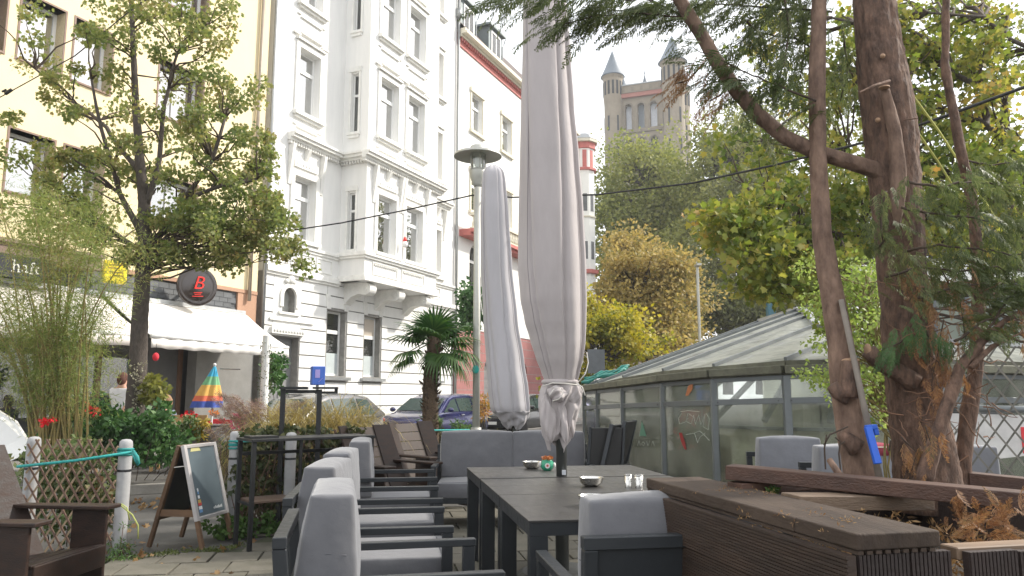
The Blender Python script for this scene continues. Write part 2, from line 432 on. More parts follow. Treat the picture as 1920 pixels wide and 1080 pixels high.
def surround(par, s0, s1, z0, z1, o, w=.16, d=.05, head=True, ears=True, m=None):
    m = m or m_white2; b = MB(); y1 = -o
    b.box(s0-w, s0, y1-d, y1, z0, z1); b.box(s1, s1+w, y1-d, y1, z0, z1); b.box(s0-w, s1+w, y1-d, y1, z1, z1+.18)
    build('window_surround', b, m, par)
    s = MB(); s.box(s0-.2, s1+.2, y1-.16, y1, z0-.12, z0-.002); s.box(s0-.14, s1+.14, y1-.09, y1, z0-.2, z0-.12)
    build('window_sill', s, m, par)
    if head:
        h = MB(); h.box(s0-w-.02, s1+w+.02, y1-.12, y1, z1+.20, z1+.26)
        if ears:
            h.box(s0-.02, s1+.02, y1-.1, y1, z1+.42, z1+.47); h.box(s0-w-.16, s0-.02, y1-.08, y1, z1+.34, z1+.39); h.box(s1+.02, s1+w+.16, y1-.08, y1, z1+.34, z1+.39)
            h.box(s0-.0, s1+.0, y1-.06, y1, z0-.5, z0-.46); h.box(s0-w, s0, y1-.05, y1, z0-.42, z0-.38); h.box(s1, s1+w, y1-.05, y1, z0-.42, z0-.38)
        build('window_head', h, m, par)
def cornice(par, segs, z, m=None, dent=True, name='cornice', big=1.0):
    """segs: list of (s0,s1,o) front runs, plus side runs as ('side', s, o0, o1, sign)"""
    m = m or m_white2; c = MB(); d = MB()
    for sg in segs:
        if sg[0] == 'side':
            _, s, o0, o1, sg_ = sg
            for (pr, za, zb) in ((.32,-.0,.07),(.26,-.09,-.0),(.15,-.17,-.09)):
                a, b = (s-pr*big, s) if sg_ < 0 else (s, s+pr*big)
                c.box(a, b, -o1, -o0, z+za*big, z+zb*big)
            if dent:
                for k in range(int((o1-o0)/.11)):
                    q = o0+.05+k*.11; a, b = (s-.13, s) if sg_ < 0 else (s, s+.13)
                    d.box(a, b, -q-.055, -q, z-.27*big, z-.172*big)
        else:
            s0, s1, o = sg
            for (pr, za, zb) in ((.32,-.0,.07),(.26,-.09,-.0),(.15,-.17,-.09)):
                c.box(s0, s1, -o-pr*big, -o, z+za*big, z+zb*big)
            if dent:
                for k in range(int((s1-s0)/.11)):
                    q = s0+.03+k*.11; d.box(q, q+.055, -o-.13, -o, z-.27*big, z-.172*big)
    o = build(name, c, m, par)
    if dent: build('dentils', d, m, par, kind='stuff')
    return o
def arch_head(mb, x0, x1, zs, zt, y0, y1, n=12):
    """fills above a semicircular arch springing at zs up to zt, between y0 and y1"""
    cx = (x0+x1)/2; r = (x1-x0)/2
    for i in range(n):
        a0 = math.pi-math.pi*i/n; a1 = math.pi-math.pi*(i+1)/n
        xa, za = cx+r*math.cos(a0), zs+r*math.sin(a0); xb, zb = cx+r*math.cos(a1), zs+r*math.sin(a1)
        mb.hexa([(xa,y0,za),(xb,y0,zb),(xb,y1,zb),(xa,y1,za)], [(xa,y0,zt),(xb,y0,zt),(xb,y1,zt),(xa,y1,zt)])
def arch_ring(mb, cx, zs, r0, r1, y0, y1, n=16, full=False):
    for i in range(n):
        a0 = math.pi*i/n; a1 = math.pi*(i+1)/n
        p = [(cx+r*math.cos(a), zs+r*math.sin(a)) for r, a in ((r0,a0),(r0,a1),(r1,a1),(r1,a0))]
        mb.add([(x,y0,z) for x,z in p]+[(x,y1,z) for x,z in p], [(0,1,2,3),(7,6,5,4),(3,2,6,7),(1,0,4,5)])

# ================================================================= white stucco townhouse
WB = thing('white_townhouse', 'white stucco townhouse with a two-window bay on scroll brackets', 'building', FO, FANG)
W0, W1, BS0, BS1, BO = 0.0, 10.95, 3.3, 7.75, 1.0
ops = []
rows = [(5.97,7.9), (9.88,11.95), (13.4,15.35), (17.0,18.9)]
for z0, z1 in rows:
    ops += [(1.05,2.02,z0,z1), (9.15,9.75,z0+.05,z1)]
ops += [(.42,1.56,0,3.04), (2.86,3.78,1.97,4.02), (4.82,5.74,1.97,4.02), (8.9,9.8,1.97,4.02)]
w = MB(); cells(w, W0, W1, 4.85, 20.5, 0, .35, ops+[(BS0,BS1,5.0,20.0)])
build('wall', w, m_white, WB)
w = MB(); cells(w, W0, W1, 0, 4.85, -.03, .32, ops+[(.78,1.32,3.75,4.48)])
arch_head(w, .78, 1.32, 4.21, 4.48, .031, .34)
build('wall', w, m_joint_d, WB)
# rusticated courses: each course its own piece
zc = [0, .62] + [.62+.385*k for k in range(1, 12)]
for za, zb in zip(zc, zc[1:]):
    zb = min(zb, 4.84)
    for (a, b) in ((.02,.40),(1.58,2.8),(3.84,4.76),(5.8,8.84),(9.86,W1-.03),(.40,1.58),(2.8,3.84),(4.76,5.8),(8.84,9.86)):
        opn = any(q[0] < (a+b)/2 < q[1] and q[2]-.02 < (za+zb)/2 < q[3]+.02 for q in ops)
        if opn: continue
        if a == .40 and za > 2.9: continue
        c = MB(); c.box(a+.012, b-.012, 0, .028, za+.018, zb-.018)
        if (a == .40 or a==2.8 or a==4.76 or a==8.84) and za < .5 and a==.40: continue
        build('stone_course', c, m_white, WB, bevel=.006, seg=1)
c = MB(); c.box(.40,1.58,0,.028,3.06,3.5); c.box(.40,.77,0,.028,3.55,4.84); c.box(1.33,1.58,0,.028,3.55,4.84); arch_head(c,.77,1.33,4.2,4.84,0,.028); c.box(.77,1.33,0,.028,3.55,3.74)
build('door_panel_wall', c, m_white, WB)
# door, niche
d = MB(); d.box(.42,1.56,.28,.33,0,3.04); dr = build('door', d, mat('door_grey', (.22,.22,.22), .5, var=.1), WB)
for x in (.55,1.03):
    for z in (.25,1.15,2.1):
        q = MB(); q.box(x,x+.4,.255,.28,z,z+.75); build('door_panel', q, MATS['door_grey'], dr, bevel=.01, seg=1)
n_ = MB(); n_.box(.78,1.32,.25,.3,3.75,4.48); build('niche_back', n_, mat('niche_grey', (.4,.4,.37), .9), WB)
n_ = MB(); arch_ring(n_, 1.05, 4.21, .27, .40, -.05, 0); n_.box(.65,.78,-.05,0,3.9,4.21); n_.box(1.32,1.45,-.05,0,3.9,4.21); n_.box(.6,1.5,-.07,0,3.68,3.75)
n_.ell((1.05,-.05,4.72),(.14,.08,.13)); n_.ell((.9,-.04,4.66),(.09,.05,.07)); n_.ell((1.2,-.04,4.66),(.09,.05,.07))
build('niche_surround', n_, m_white2, WB)
n_ = MB(); n_.box(.3,1.7,-.10,0,3.10,3.28); n_.box(.25,2.15,-.06,0,3.48,3.545)
for k in range(11): n_.ell((.4+k*.12,-.11,3.19),(.04,.03,.05),8,5)
build('door_lintel', n_, m_white2, WB)
# windows of the flat wall
for r_, (z0, z1) in enumerate(rows):
    window(WB, 1.05, 2.02, z0, z1, 0, .22, .70, curtain=.72)
    surround(WB, 1.05, 2.02, z0, z1, 0, head=r_ > 0, ears=r_ > 0)
    window(WB, 9.15, 9.75, z0+.05, z1, 0, .2, .7, curtain=.5)
    surround(WB, 9.15, 9.75, z0+.05, z1, 0, w=.1, head=r_ > 0, ears=False)
window(WB, 2.86,3.78,1.97,4.02,0,.24,.68,curtain=0,pmat=m_pane_dk,frost=.72)
window(WB, 4.82,5.74,1.97,4.02,0,.24,.66,curtain=0,pmat=m_pane_dk,frost=.72,blind=True)
window(WB, 8.9,9.8,1.97,4.02,0,.24,.68,curtain=0,pmat=m_pane_dk)
for a in (2.86,4.82,8.9):
    q = MB(); q.box(a-.2,a+1.12,-.12,0,1.83,1.93); build('window_sill', q, m_zinc, WB)
    q = MB(); q.hexa([(a-.08,-.02,4.05),(a+.12,-.02,4.05),(a+.12,0,4.05),(a-.08,0,4.05)],[(a-.16,-.02,4.5),(a+.06,-.02,4.5),(a+.06,0,4.5),(a-.16,0,4.5)]); build('keystone', q, m_white2, WB)
    q = MB(); q.hexa([(a+.80,-.02,4.05),(a+1.0,-.02,4.05),(a+1.0,0,4.05),(a+.80,0,4.05)],[(a+.86,-.02,4.5),(a+1.08,-.02,4.5),(a+1.08,0,4.5),(a+.86,0,4.5)])
    build('keystone', q, m_white2, WB)
# string courses
for (a,b_) in ((0,BS0),(BS1,W1)):
    for (z_,h1,h2,pr) in ((4.78,.08,.16,.12),(5.64,.08,.08,.10)):
        b = MB(); b.box(a,b_,-pr,0,z_+h1,z_+h1+h2); b.box(a,b_,-pr*.5,0,z_,z_+h1); build('string_course', b, m_white2, WB)
for (a,b_) in ((.25,.85),(1.05,2.02),(2.2,2.95),(8.1,8.7),(9.15,9.75)):
    q = MB(); q.box(a,b_,-.03,0,5.12,5.16); q.box(a,b_,-.03,0,5.54,5.58); q.box(a,a+.04,-.03,0,5.16,5.54); q.box(b_-.04,b_,-.03,0,5.16,5.54)
    build('parapet_panel', q, m_white2, WB)
# first-floor hoods with brackets over the side windows
cornice(WB, [(.68,3.0,0)], 9.05); cornice(WB, [(8.85,10.35,0)], 9.05)
def hood(par, s0, s1, o, z1, zc_):
    q = MB(); q.box(s0-.05,s1+.05,-o-.06,-o,z1+.26,z1+.50); build('relief_panel', q, m_white2, par)
    q = MB()
    for k in range(int((s1-s0)/.13)): q.ell((s0+.08+k*.13,-o-.065,z1+.38),(.045,.02,.06),6,4)
    build('relief_ornament', q, m_white2, par, kind='stuff')
    for x in (s0-.3, s1+.18, (s0+s1)/2-.07):
        mid = abs(x-(s0+s1)/2) < .2
        q = MB(); zb = z1+.52 if mid else z1-.35
        q.hexa([(x,-o-.03,zb),(x+.14,-o-.03,zb),(x+.14,-o,zb),(x,-o,zb)], [(x,-o-.2,zc_-.27),(x+.14,-o-.2,zc_-.27),(x+.14,-o,zc_-.27),(x,-o,zc_-.27)])
        build('bracket', q, m_white2, par, bevel=.01, seg=1)
hood(WB, 1.05, 2.02, 0, 7.9, 9.05); hood(WB, 9.15, 9.75, 0, 7.9, 9.05)
# bay
bw = [(3.92,4.98),(5.62,6.70)]
bops = [(a,b,z0,z1) for a,b in bw for z0,z1 in rows]
w = MB(); cells(w, BS0, BS1, 4.95, 20.3, BO, .25, bops)
# side wall with its narrow window
for (z0,z1),(za,zb) in zip(rows, ((4.95,8.9),(8.9,12.8),(12.8,16.4),(16.4,20.3))):
    for s_, t_ in ((BS0,BS0+.22),(BS1-.22,BS1)):
        w.box(s_,t_,-BO+.25,-.60,za,zb); w.box(s_,t_,-.32,0,za,zb); w.box(s_,t_,-.60,-.32,za,z0); w.box(s_,t_,-.60,-.32,z1-.05,zb)
w.box(BS0,BS1,-BO+.25,0,4.95,5.05)
build('bay_wall', w, m_white, WB)
for z0,z1 in rows:
    q = MB(); q.box(BS0+.1,BS0+.15,-.60,-.56,z0,z1-.05); q.box(BS0+.1,BS0+.15,-.36,-.32,z0,z1-.05); q.box(BS0+.1,BS0+.15,-.56,-.36,z0,z0+.05); q.box(BS0+.1,BS0+.15,-.56,-.36,z1-.1,z1-.05); q.box(BS0+.1,BS0+.15,-.56,-.36,z0+1.25,z0+1.33)
    f_ = build('window_frame', q, m_frame, WB); q = MB(); q.box(BS0+.12,BS0+.13,-.56,-.36,z0+.05,z1-.1); build('pane', q, m_pane_dk, f_)
    q = MB(); q.box(BS0+.18,BS0+.2,-.64,-.28,z0-.05,z1); build('room', q, m_room, f_)
    q = MB(); q.box(BS0-.1,BS0,-.70,-.24,z0-.1,z0-.01); q.box(BS0-.07,BS0,-.66,-.27,z0-.2,z0-.1); q.box(BS0-.05,BS0,-.68,-.61,z0,z1); q.box(BS0-.05,BS0,-.31,-.24,z0,z1); q.box(BS0-.07,BS0,-.7,-.22,z1,z1+.16)
    build('window_surround', q, m_white2, WB)
    for a,b_ in bw:
        window(WB, a, b_, z0, z1, BO, .18, .70, curtain=.66 if z0 > 7 else .25)
        surround(WB, a, b_, z0, z1, BO, head=z0 > 7, ears=z0 > 7)
for a,b_ in bw: hood(WB, a, b_, BO, 7.9, 9.05)
cornice(WB, [(BS0-.3,BS1+.3,BO), ('side',BS0,0,BO,-1), ('side',BS1,0,BO,1)], 9.05)
q = MB()
for (za,zb,pr) in ((5.76,5.88,.14),(5.68,5.76,.08),(4.95,5.06,.12),(5.06,5.13,.07)):
    q.box(BS0-pr,BS1+pr,-BO-pr,-BO,za,zb); q.box(BS0-pr,BS0,-BO,0,za,zb); q.box(BS1,BS1+pr,-BO,0,za,zb)
build('bay_string_course', q, m_white2, WB)
for (a,b_) in bw:
    q = MB(); q.box(a-.2,b_+.2,-BO-.03,-BO,5.20,5.24); q.box(a-.2,b_+.2,-BO-.03,-BO,5.58,5.62); q.box(a-.2,a-.16,-BO-.03,-BO,5.24,5.58); q.box(b_+.16,b_+.2,-BO-.03,-BO,5.24,5.58)
    for k in range(12): q.ell((a-.08+k*.11,-BO-.03,5.53),(.045,.03,.04),6,4)
    build('parapet_panel', q, m_white2, WB)
for x in (3.62,5.32,7.08):     # scroll brackets under the bay
    q = MB(); pr = []
    pts = [(0,4.93),(-.98,4.93)]
    for k in range(13):
        a = math.pi/2-math.pi*1.1*k/12; pts.append((-.85-.2*math.cos(a)*1.0 if False else -.82-.21*math.cos(math.pi/2-a+0)*1.0, 4.72+.21*math.sin(a)))
    pts = [(0,4.94),(-.82,4.94)]+[(-.82-.2*math.sin(math.pi*k/10), 4.74+.2*math.cos(math.pi*k/10)) for k in range(11)]+[(-.55,4.58),(-.28,4.50),(0,4.25)]
    q.prism([(x,y,z) for y,z in pts], (.36,0,0))
    br = build('scroll_bracket', q, m_white2, WB)
    q = MB(); 
    for r_ in (.13,.07): q.add(*(lambda V,F:(V,F))([(x-.02*(2 if r_<.1 else 1),-.82+r_*math.cos(t*math.pi/8),4.74+r_*math.sin(t*math.pi/8)) for t in range(16)]+[(x,-.82+r_*math.cos(t*math.pi/8),4.74+r_*math.sin(t*math.pi/8)) for t in range(16)], [tuple(range(16))]+[(i,(i+1)%16,16+(i+1)%16,16+i) for i in range(16)]))
    build('scroll', q, m_white2, br)
# downpipe
q = MB(); q.tube([(W1-.03,-.1,0),(W1-.03,-.1,20)], .055, 10); q.tube([(W1-.03,-.1,17.6),(W1-.03,-.1,18.0)], .12, 10); build('downpipe', q, m_zinc, WB, smooth=True)
q = MB(); q.tube([(-.1,-.1,0),(-.1,-.1,20)], .055, 10); build('downpipe', q, m_zinc, WB, smooth=True)
q = MB(); q.box(0,W1,-.3,4,20.5,20.6); q.box(-.2,W1+.2,6,6.2,0,20.5); q.box(0,.2,.36,6,0,20.5); q.box(W1-.2,W1,.36,6,0,20.5); build('roof', q, m_zinc, WB)
# red and white ornament by the bay window
sn = thing('window_ornament', 'small red and white figure hanging on the bay window of the white house', 'ornament', fw(5.3, BO+.2, 6.5))
q = MB(); q.lathe([(.0,-.16),(.08,-.15),(.10,-.05),(.07,.05)], 12); build('body', q, mat('orn_white', (.8,.78,.75), .7), sn, smooth=True)
q = MB(); q.lathe([(.075,.05),(.06,.12),(.02,.22),(.0,.25)], 12); build('hat', q, mat('orn_red', (.7,.04,.03), .6), sn, smooth=True)

# ================================================================= yellow house
m_yel = mat('yellow_render', (.80,.68,.43), .85, var=.06, scale=1.2, bump=.2, bscale=30)
m_brown = mat('brown_reveal', (.25,.17,.13), .7, var=.1)
m_brick = mat('orange_clinker', (.44,.26,.17), .8, var=.15, scale=10, stretch=(2,2,9))
m_slate = mat('slate_shingle', (.085,.09,.095), .6, var=.25, scale=7)
YB = thing('yellow_house', 'yellow rendered house with brown window reveals above a cafe front', 'building', FO, FANG)
yops = []
cols = [(-9.6,-8.7),(-8.45,-7.5),(-7.22,-6.3),(-6.06,-5.15),(-3.87,-2.52)]
yr = [(5.35,6.62),(8.09,9.5),(10.98,12.4)]
for r_ in yr:
    for a,b_ in cols: yops.append((a,b_,*r_))
w = MB(); cells(w, -14, -.25, 4.2, 15.5, 0, .35, yops); build('wall', w, m_yel, YB)
w = MB(); w.box(-.95,-.25,0,.35,2.9,4.1); build('brick_pier', w, m_brick, YB)
w = MB(); w.box(-2.2,-.25,.02,.33,0,2.899); build('concrete_pier', w, mat('pier_grey', (.24,.235,.22), .85, var=.15, scale=2), YB)
w = MB(); w.box(-14,-.25,-.02,.35,4.102,4.198); build('brick_band', w, m_brick, YB)
w = MB(); w.box(-14,-.95,1.6,1.8,0,4.1); w.box(-14,-.95,-.0,.3,3.35,3.55); w.box(-14,-.95,.3,1.6,3.3,3.34); build('cafe_back_wall', w, m_room, YB)
# hanging slates above the awning: one piece each row of shingles
sh = MB(); sh.box(-.14,.14,-.018,0,-.072,.072)
sh0 = None
for i, z in enumerate((3.61,3.735,3.86,3.985)):
    for k in range(17):
        x = -5.2+k*.29+(.145 if i % 2 else 0)-.0
        if x > -1.1: continue
        if sh0 is None: o = sh0 = build('shingle', sh, m_slate, YB)
        else: o = piece(sh0, YB)
        o.location = (x, .045, z); o.rotation_euler = (R(-5),0,0)
w = MB(); w.box(-14,-.95,.06,.3,3.55,4.1); build('fascia', w, m_slate, YB)
for (a,b_,z0,z1) in yops:
    q = MB(); y0 = -.015
    q.box(a-.04,a,y0,.30,z0-.04,z1+.04); q.box(b_,b_+.04,y0,.30,z0-.04,z1+.04); q.box(a,b_,y0,.30,z1,z1+.04); q.box(a,b_,y0-.03,.30,z0-.04,z0)
    build('window_reveal', q, m_brown, YB)
    window(YB, a, b_, z0, z1, 0, .28, 0, mull=(b_-a) > 1, curtain=.86)
q = MB(); q.tube([(-.62,-.08,3.9),(-.62,-.08,15)], .05, 10); build('downpipe', q, mat('pipe_brown', (.33,.28,.22), .5, .2), YB, smooth=True)
q = MB(); q.box(-14,-5.3,-.5,0,4.25,4.32); q.box(-14,-5.3,-.42,-.02,4.0,4.25); build('shop_ledge', q, mat('ledge_brown', (.20,.14,.11), .7), YB)
q = MB(); q.box(-14,-.3,0,6,15.5,15.6); q.box(-14,-13.8,.4,6,0,15.5); q.box(-.5,-.3,.36,6,0,15.5); q.box(-14,-.3,6,6.2,0,15.5); build('roof', q, m_slate, YB)
# cafe interior bits: mullions, door frame
for x in (-7.2,-5.9,-4.55,-3.4,-2.3):
    q = MB(); q.box(x,x+.11,.5,.62,0,3.3); build('shopfront_post', q, mat('shop_wood', (.22,.12,.07), .6), YB)
for (a,b_) in ((-7.09,-5.9),(-5.79,-4.55),(-4.44,-3.4),):
    q = MB(); q.box(a,b_,.55,.56,.9,3.25); build('shop_pane', q, m_pane_dk, YB)
q = MB(); q.box(-3.29,-2.3,.56,.6,0,3.3); build('shop_panel', q, mat('panel_grey', (.15,.15,.15), .7), YB)
# sign board with letters
m_black = mat('sign_black', (.015,.016,.018), .35, var=.1)
sg = thing('shop_sign', 'long black shop fascia sign with pale serif letters above the left awning', 'sign', fw(-9.3,.45,3.80), FANG)
q = MB(); q.box(-3,3.05,-.05,0,-.22,.22); build('board', q, m_black, sg)
m_let = mat('letter_cream', (.62,.62,.56), .5)
for x_, ch_ in ((2.14,'h'),(2.31,'a'),(2.44,'f'),(2.545,'t')):
    lt = text('letter', ch_, .32, m_let, sg, (x_,-.055,.0), (R(90),0,0), .006)
for x_, z_ in ((2.08,-.10),(2.195,-.10),(2.43,-.10),(2.07,.11)):
    q = MB(); q.box(x_-.03,x_+.03,-.062,-.055,z_-.009,z_+.009); build('serif', q, m_let, sg)
def round_sign(): 
    t = thing('round_cafe_sign', 'round black shield sign with a red letter B over the white awning', 'sign', fw(-2.85,.55,3.98), FANG-R(0))
    t.rotation_euler = (0,0,FANG-R(22))
    q = MB(); n=40
    prof = [(.0,-.05),(.34,-.045),(.40,-.02),(.47,-.06),(.49,.0),(.47,.05),(.0,.06)]
    q.lathe(prof, n, cap=False); q.v = [(x,z,y) for x,y,z in q.v]; q.f = [f[::-1] for f in q.f]
    build('disc', q, mat('sign_gloss', (.03,.022,.02), .15, spec=.8), t, smooth=True)
    mr_ = mat('sign_red', (.85,.03,.02), .4)
    text('letter', 'B', .46, mr_, t, (0,-.085,.06), (R(90),0,0), .008, .25, -.004)
    for k,(w_,z_) in enumerate(((.20,-.17),(.15,-.21),(.26,-.26))):
        q = MB(); q.hexa([(-w_/2,-.093,z_-.012),(w_/2,-.093,z_+.010),(w_/2,-.078,z_+.010),(-w_/2,-.078,z_-.012)],[(-w_/2,-.093,z_),(w_/2,-.093,z_+.026),(w_/2,-.078,z_+.026),(-w_/2,-.078,z_)]); build('underline', q, mr_, t)
    q = MB(); q.box(-.03,.03,.05,.5,-.03,.03); build('wall_arm', q, m_black, t)
round_sign()
t = thing('yellow_sign', 'small square yellow lightbox sign beside the maple trunk', 'sign', fw(-5.05,.5,4.0), FANG-R(20))
q = MB(); q.box(-.24,.24,-.06,.06,-.25,.25); build('box', q, mat('sign_yellow', (.85,.68,.03), .4), t, bevel=.04, seg=3)
mk = mat('sign_mark', (.35,.22,.03), .6)
for k,(x0,x1,z) in enumerate(((-.14,.15,-.02),(-.05,.16,-.09),(-.16,.04,.07),(-.1,.12,.14))):
    q = MB(); q.box(x0,x1,-.066,-.061,z,z+.025); build('mark', q, mk, t)
q = MB(); q.box(-.02,.02,.06,.45,-.02,.02); build('wall_arm', q, m_black, t)
# awnings
m_aw = mat('awning_white', (.80,.77,.72), .9, var=.03, scale=2); m_aw2 = mat('awning_grey', (.62,.58,.54), .9, var=.05, scale=2)
def awning(label, s0, s1, m, fold=False):
    t = thing('awning', label, 'awning', FO, FANG); O = 1.65
    q = MB(); n = 24; V=[];F=[]
    for i in range(n+1):
        x = s0+(s1-s0)*i/n
        for j in range(9):
            u = j/8; y = -.15-(O-.15)*u; z = 3.52-(3.52-2.60)*u-.05*math.sin(math.pi*u)*(1+.25*math.sin(i*1.7))
            V.append((x,y,z))
    for i in range(n):
        for j in range(8): a=i*9+j; F.append((a,a+1,a+10,a+9))
    q.add(V,F); o = build('canvas', q, m, t, smooth=True); sd=o.modifiers.new('thick','SOLIDIFY'); sd.thickness=.008
    q = MB(); V=[];F=[]
    for i in range(61):
        x = s0+(s1-s0)*i/60; V += [(x,-O-.02+.012*math.sin(i*1.1),2.56),(x,-O-.035+.022*math.sin(i*1.1+.5),2.34+.012*math.sin(i*.7))]
    for i in range(60): a=i*2; F.append((a,a+1,a+3,a+2))
    q.add(V,F); o = build('valance', q, m, t, smooth=True); sd=o.modifiers.new('thick','SOLIDIFY'); sd.thickness=.006
    q = MB(); q.tube([(s0,-O,2.58),(s1,-O,2.58)], .045, 10); build('front_bar', q, mat('bar_white', (.72,.72,.70), .4), t, smooth=True)
    q = MB(); q.box(s0,s1,-.16,-.02,3.5,3.6); build('cassette', q, mat('cassette', (.55,.56,.56), .4, .3), t)
    q = MB(); q.box(s0,s1,-.2,-.04,3.44,3.495); build('black_rail', q, m_black, t)  # plain black rail just below the cassette
    return t
awning('taut white fabric awning over the cafe terrace right of the maple trunk', -4.98, -.8, m_aw)
awning('greyer fabric awning left of the maple trunk with a rolled white front bar', -12.5, -5.12, m_aw2)

# ================================================================= cream house with red frieze
m_wh3 = mat('cream_render', (.80,.79,.75), .85, var=.04, scale=1.5)
m_red = mat('red_paint', (.48,.15,.13), .7, var=.12, scale=4)
m_redst = mat('red_sandstone', (.36,.15,.14), .8, var=.12, scale=3, bump=.2)
m_cream = mat('cream_trim', (.66,.62,.5), .8, var=.08)
m_roof = mat('brown_tiles', (.10,.075,.065), .8, var=.3, scale=12, stretch=(2,2,6), bump=.6)
CB = thing('cream_house', 'cream townhouse with red frieze, red stone base and two roof dormers', 'building', FO, FANG)
cops = []
for z0,z1 in ((9.35,11.1),(13.0,14.75)):
    for a,b_ in ((12.3,13.35),(15.42,16.5),(18.6,19.7),(21.7,22.8)): cops.append((a,b_,z0,z1))
aops = [(12.25,13.45,5.5,7.9),(15.4,16.6,5.5,7.9),(18.6,19.8,5.5,7.9)]
w = MB(); cells(w, 11.0, 25.5, 4.15, 16.4, 0, .3, cops+aops)
for a,b_,z0,z1 in aops: arch_head(w, a, b_, z1-.6, z1, 0, .3)
build('wall', w, m_wh3, CB)
for a,b_,z0,z1 in cops:
    window(CB, a, b_, z0, z1, 0, .16, .68, curtain=.5)
    q = MB(); q.box(a-.12,a,-.05,0,z0,z1); q.box(b_,b_+.12,-.05,0,z0,z1); q.box(a-.16,b_+.16,-.1,0,z1,z1+.2); q.box(a-.18,b_+.18,-.12,0,z0-.14,z0); build('window_surround', q, m_cream, CB)
for a,b_,z0,z1 in aops: window(CB, a, b_, z0, z1, 0, .25, .7, curtain=0, pmat=m_pane_dk)
q = MB(); q.box(11.0,25.5,-.06,.3,16.4,16.98); fz = build('frieze', q, m_red, CB)
q = MB(); q.box(11.0,25.5,-.45,-.06,16.9,17.0); q.box(11.0,25.5,-.38,.3,17.0,17.14); q.box(11.0,25.5,-.2,-.06,16.78,16.9); build('gutter', q, m_cream, CB)
q = MB()
for k in range(70): q.box(11.1+k*.2,11.2+k*.2,-.16,-.06,16.62,16.775)
build('dentils', q, m_red, CB, kind='stuff')
q = MB(); cells(q, 11.0, 25.5, 0, 4.1, .05, .35, [(13.6,14.7,0,3.0),(17.2,18.3,0,3.0),(20.5,21.5,0,3.0)])
for a in (13.6,17.2): arch_head(q, a, a+1.1, 2.45, 3.0, -.05, .3)
build('base_wall', q, m_redst, CB)
for k in range(10):
    q = MB(); q.box(11.0,25.5,-.056,-.051,.4*k+.38,.4*k+.40); build('stone_joint', q, m_joint_d, CB)
for a in (13.6,17.2,20.4): q = MB(); q.box(a,a+1.1,.2,.25,0,3.0); build('gate_door', q, MATS['door_grey'], CB)
q = MB(); q.box(11.3,18.5,-.7,0,8.15,8.3); q.box(11.3,18.5,-.55,0,8.02,8.15); build('balcony_slab', q, m_red, CB)
q = MB(); q.box(11.3,18.5,-.68,-.5,8.3,8.36); q.box(11.3,18.5,-.7,-.5,8.86,8.98); build('balcony_rail', q, m_cream, CB)
bal = MB(); bal.lathe([(.045,0),(.07,.15),(.03,.32),(.05,.5)], 8); b0=None
for k in range(40):
    o = b0 = build('baluster', bal, m_cream, CB, smooth=True) if b0 is None else piece(b0, CB)
    o.location = (11.45+k*.18,-.6,8.36)
q = MB(); q.add([(10.95,-.35,17.14),(25.5,-.35,17.14),(25.5,2.2,20.2),(10.95,2.2,20.2)],[(0,1,2,3)]); q.add([(25.5,-.35,17.14),(25.5,6,17.14),(25.5,2.2,20.2)],[(0,1,2)]); q.box(10.95,25.5,2.2,6,16,20.2); build('roof', q, m_roof, CB)
q = MB(); q.box(11.0,11.2,.35,6,0,17); q.box(25.3,25.5,.35,6,0,17); build('gable_wall', q, m_wh3, CB)
m_dorm = mat('dormer_zinc', (.20,.23,.23), .5, .3, var=.1)
for a,b_ in ((11.35,12.75),(14.1,15.55)):
    q = MB(); q.box(a,b_,.05,2.2,17.14,18.75); d_ = build('dormer', q, m_dorm, CB)
    q = MB(); q.box(a-.14,b_+.14,-.12,2.3,18.75,18.86); build('dormer_roof', q, m_dorm, d_)
    q = MB(); q.box(a+.22,a+.3,0,.045,17.35,18.6); q.box(b_-.3,b_-.22,0,.045,17.35,18.6); q.box(a+.3,b_-.3,0,.045,18.52,18.6); q.box(a+.3,b_-.3,0,.045,17.35,17.43); q.box((a+b_)/2-.04,(a+b_)/2+.04,0,.045,17.43,18.52); build('window_frame', q, m_frame, d_)
    q = MB(); q.box(a+.3,(a+b_)/2-.04,.02,.04,17.43,18.52); q.box((a+b_)/2+.04,b_-.3,.02,.04,17.43,18.52); build('pane', q, m_pane_dk, d_)
    q = MB(); q.tube([(b_+.1,-.1,18.7),(b_+.1,.0,18.4),(b_+.02,.02,18.3),(b_+.02,.02,17.2)], .03, 6); build('drainpipe', q, m_zinc, d_)
# corner turret house
tp = at(1101,742,46.0); tp.z = 0
TB = thing('corner_turret_house', 'pale corner oriel with red bands showing beyond the closed parasols', 'building', tp, FANG)
q = MB(); q.lathe([(.66,0),(.66,17.0)], 8); q.box(-1.0,.3,.3,5,0,17.0); build('wall', q, m_wh3, TB)
for za,zb,r_,m_ in ((16.6,17.0,.75,m_red),(17.0,17.2,.9,m_cream),(15.2,15.35,.8,m_red),(8.7,8.95,.85,m_red),(4.2,4.4,.8,m_red),(12.2,12.3,.74,m_cream)):
    q = MB(); q.lathe([(r_*.94,za),(r_,za+.02),(r_,zb)], 8); build('band', q, m_, TB)
q = MB(); q.lathe([(.92,17.2),(.7,17.5),(.3,17.7),(0.01,17.8)], 8); build('roof', q, m_zinc, TB)
for k in range(8):
    a = (k+.5)*math.pi/4; 
    for z in (15.4,12.6,9.6,5.6):
        q = MB(); c_ = Vector((math.cos(a),math.sin(a),0))*.60; s_ = Vector((-math.sin(a),math.cos(a),0))
        q.beam(c_+Vector((0,0,z)), c_+Vector((0,0,z+1.1)),   .26, .05, up=(math.cos(a),math.sin(a),0)); build('window_pane', q, m_room if z<15 else m_red, TB)

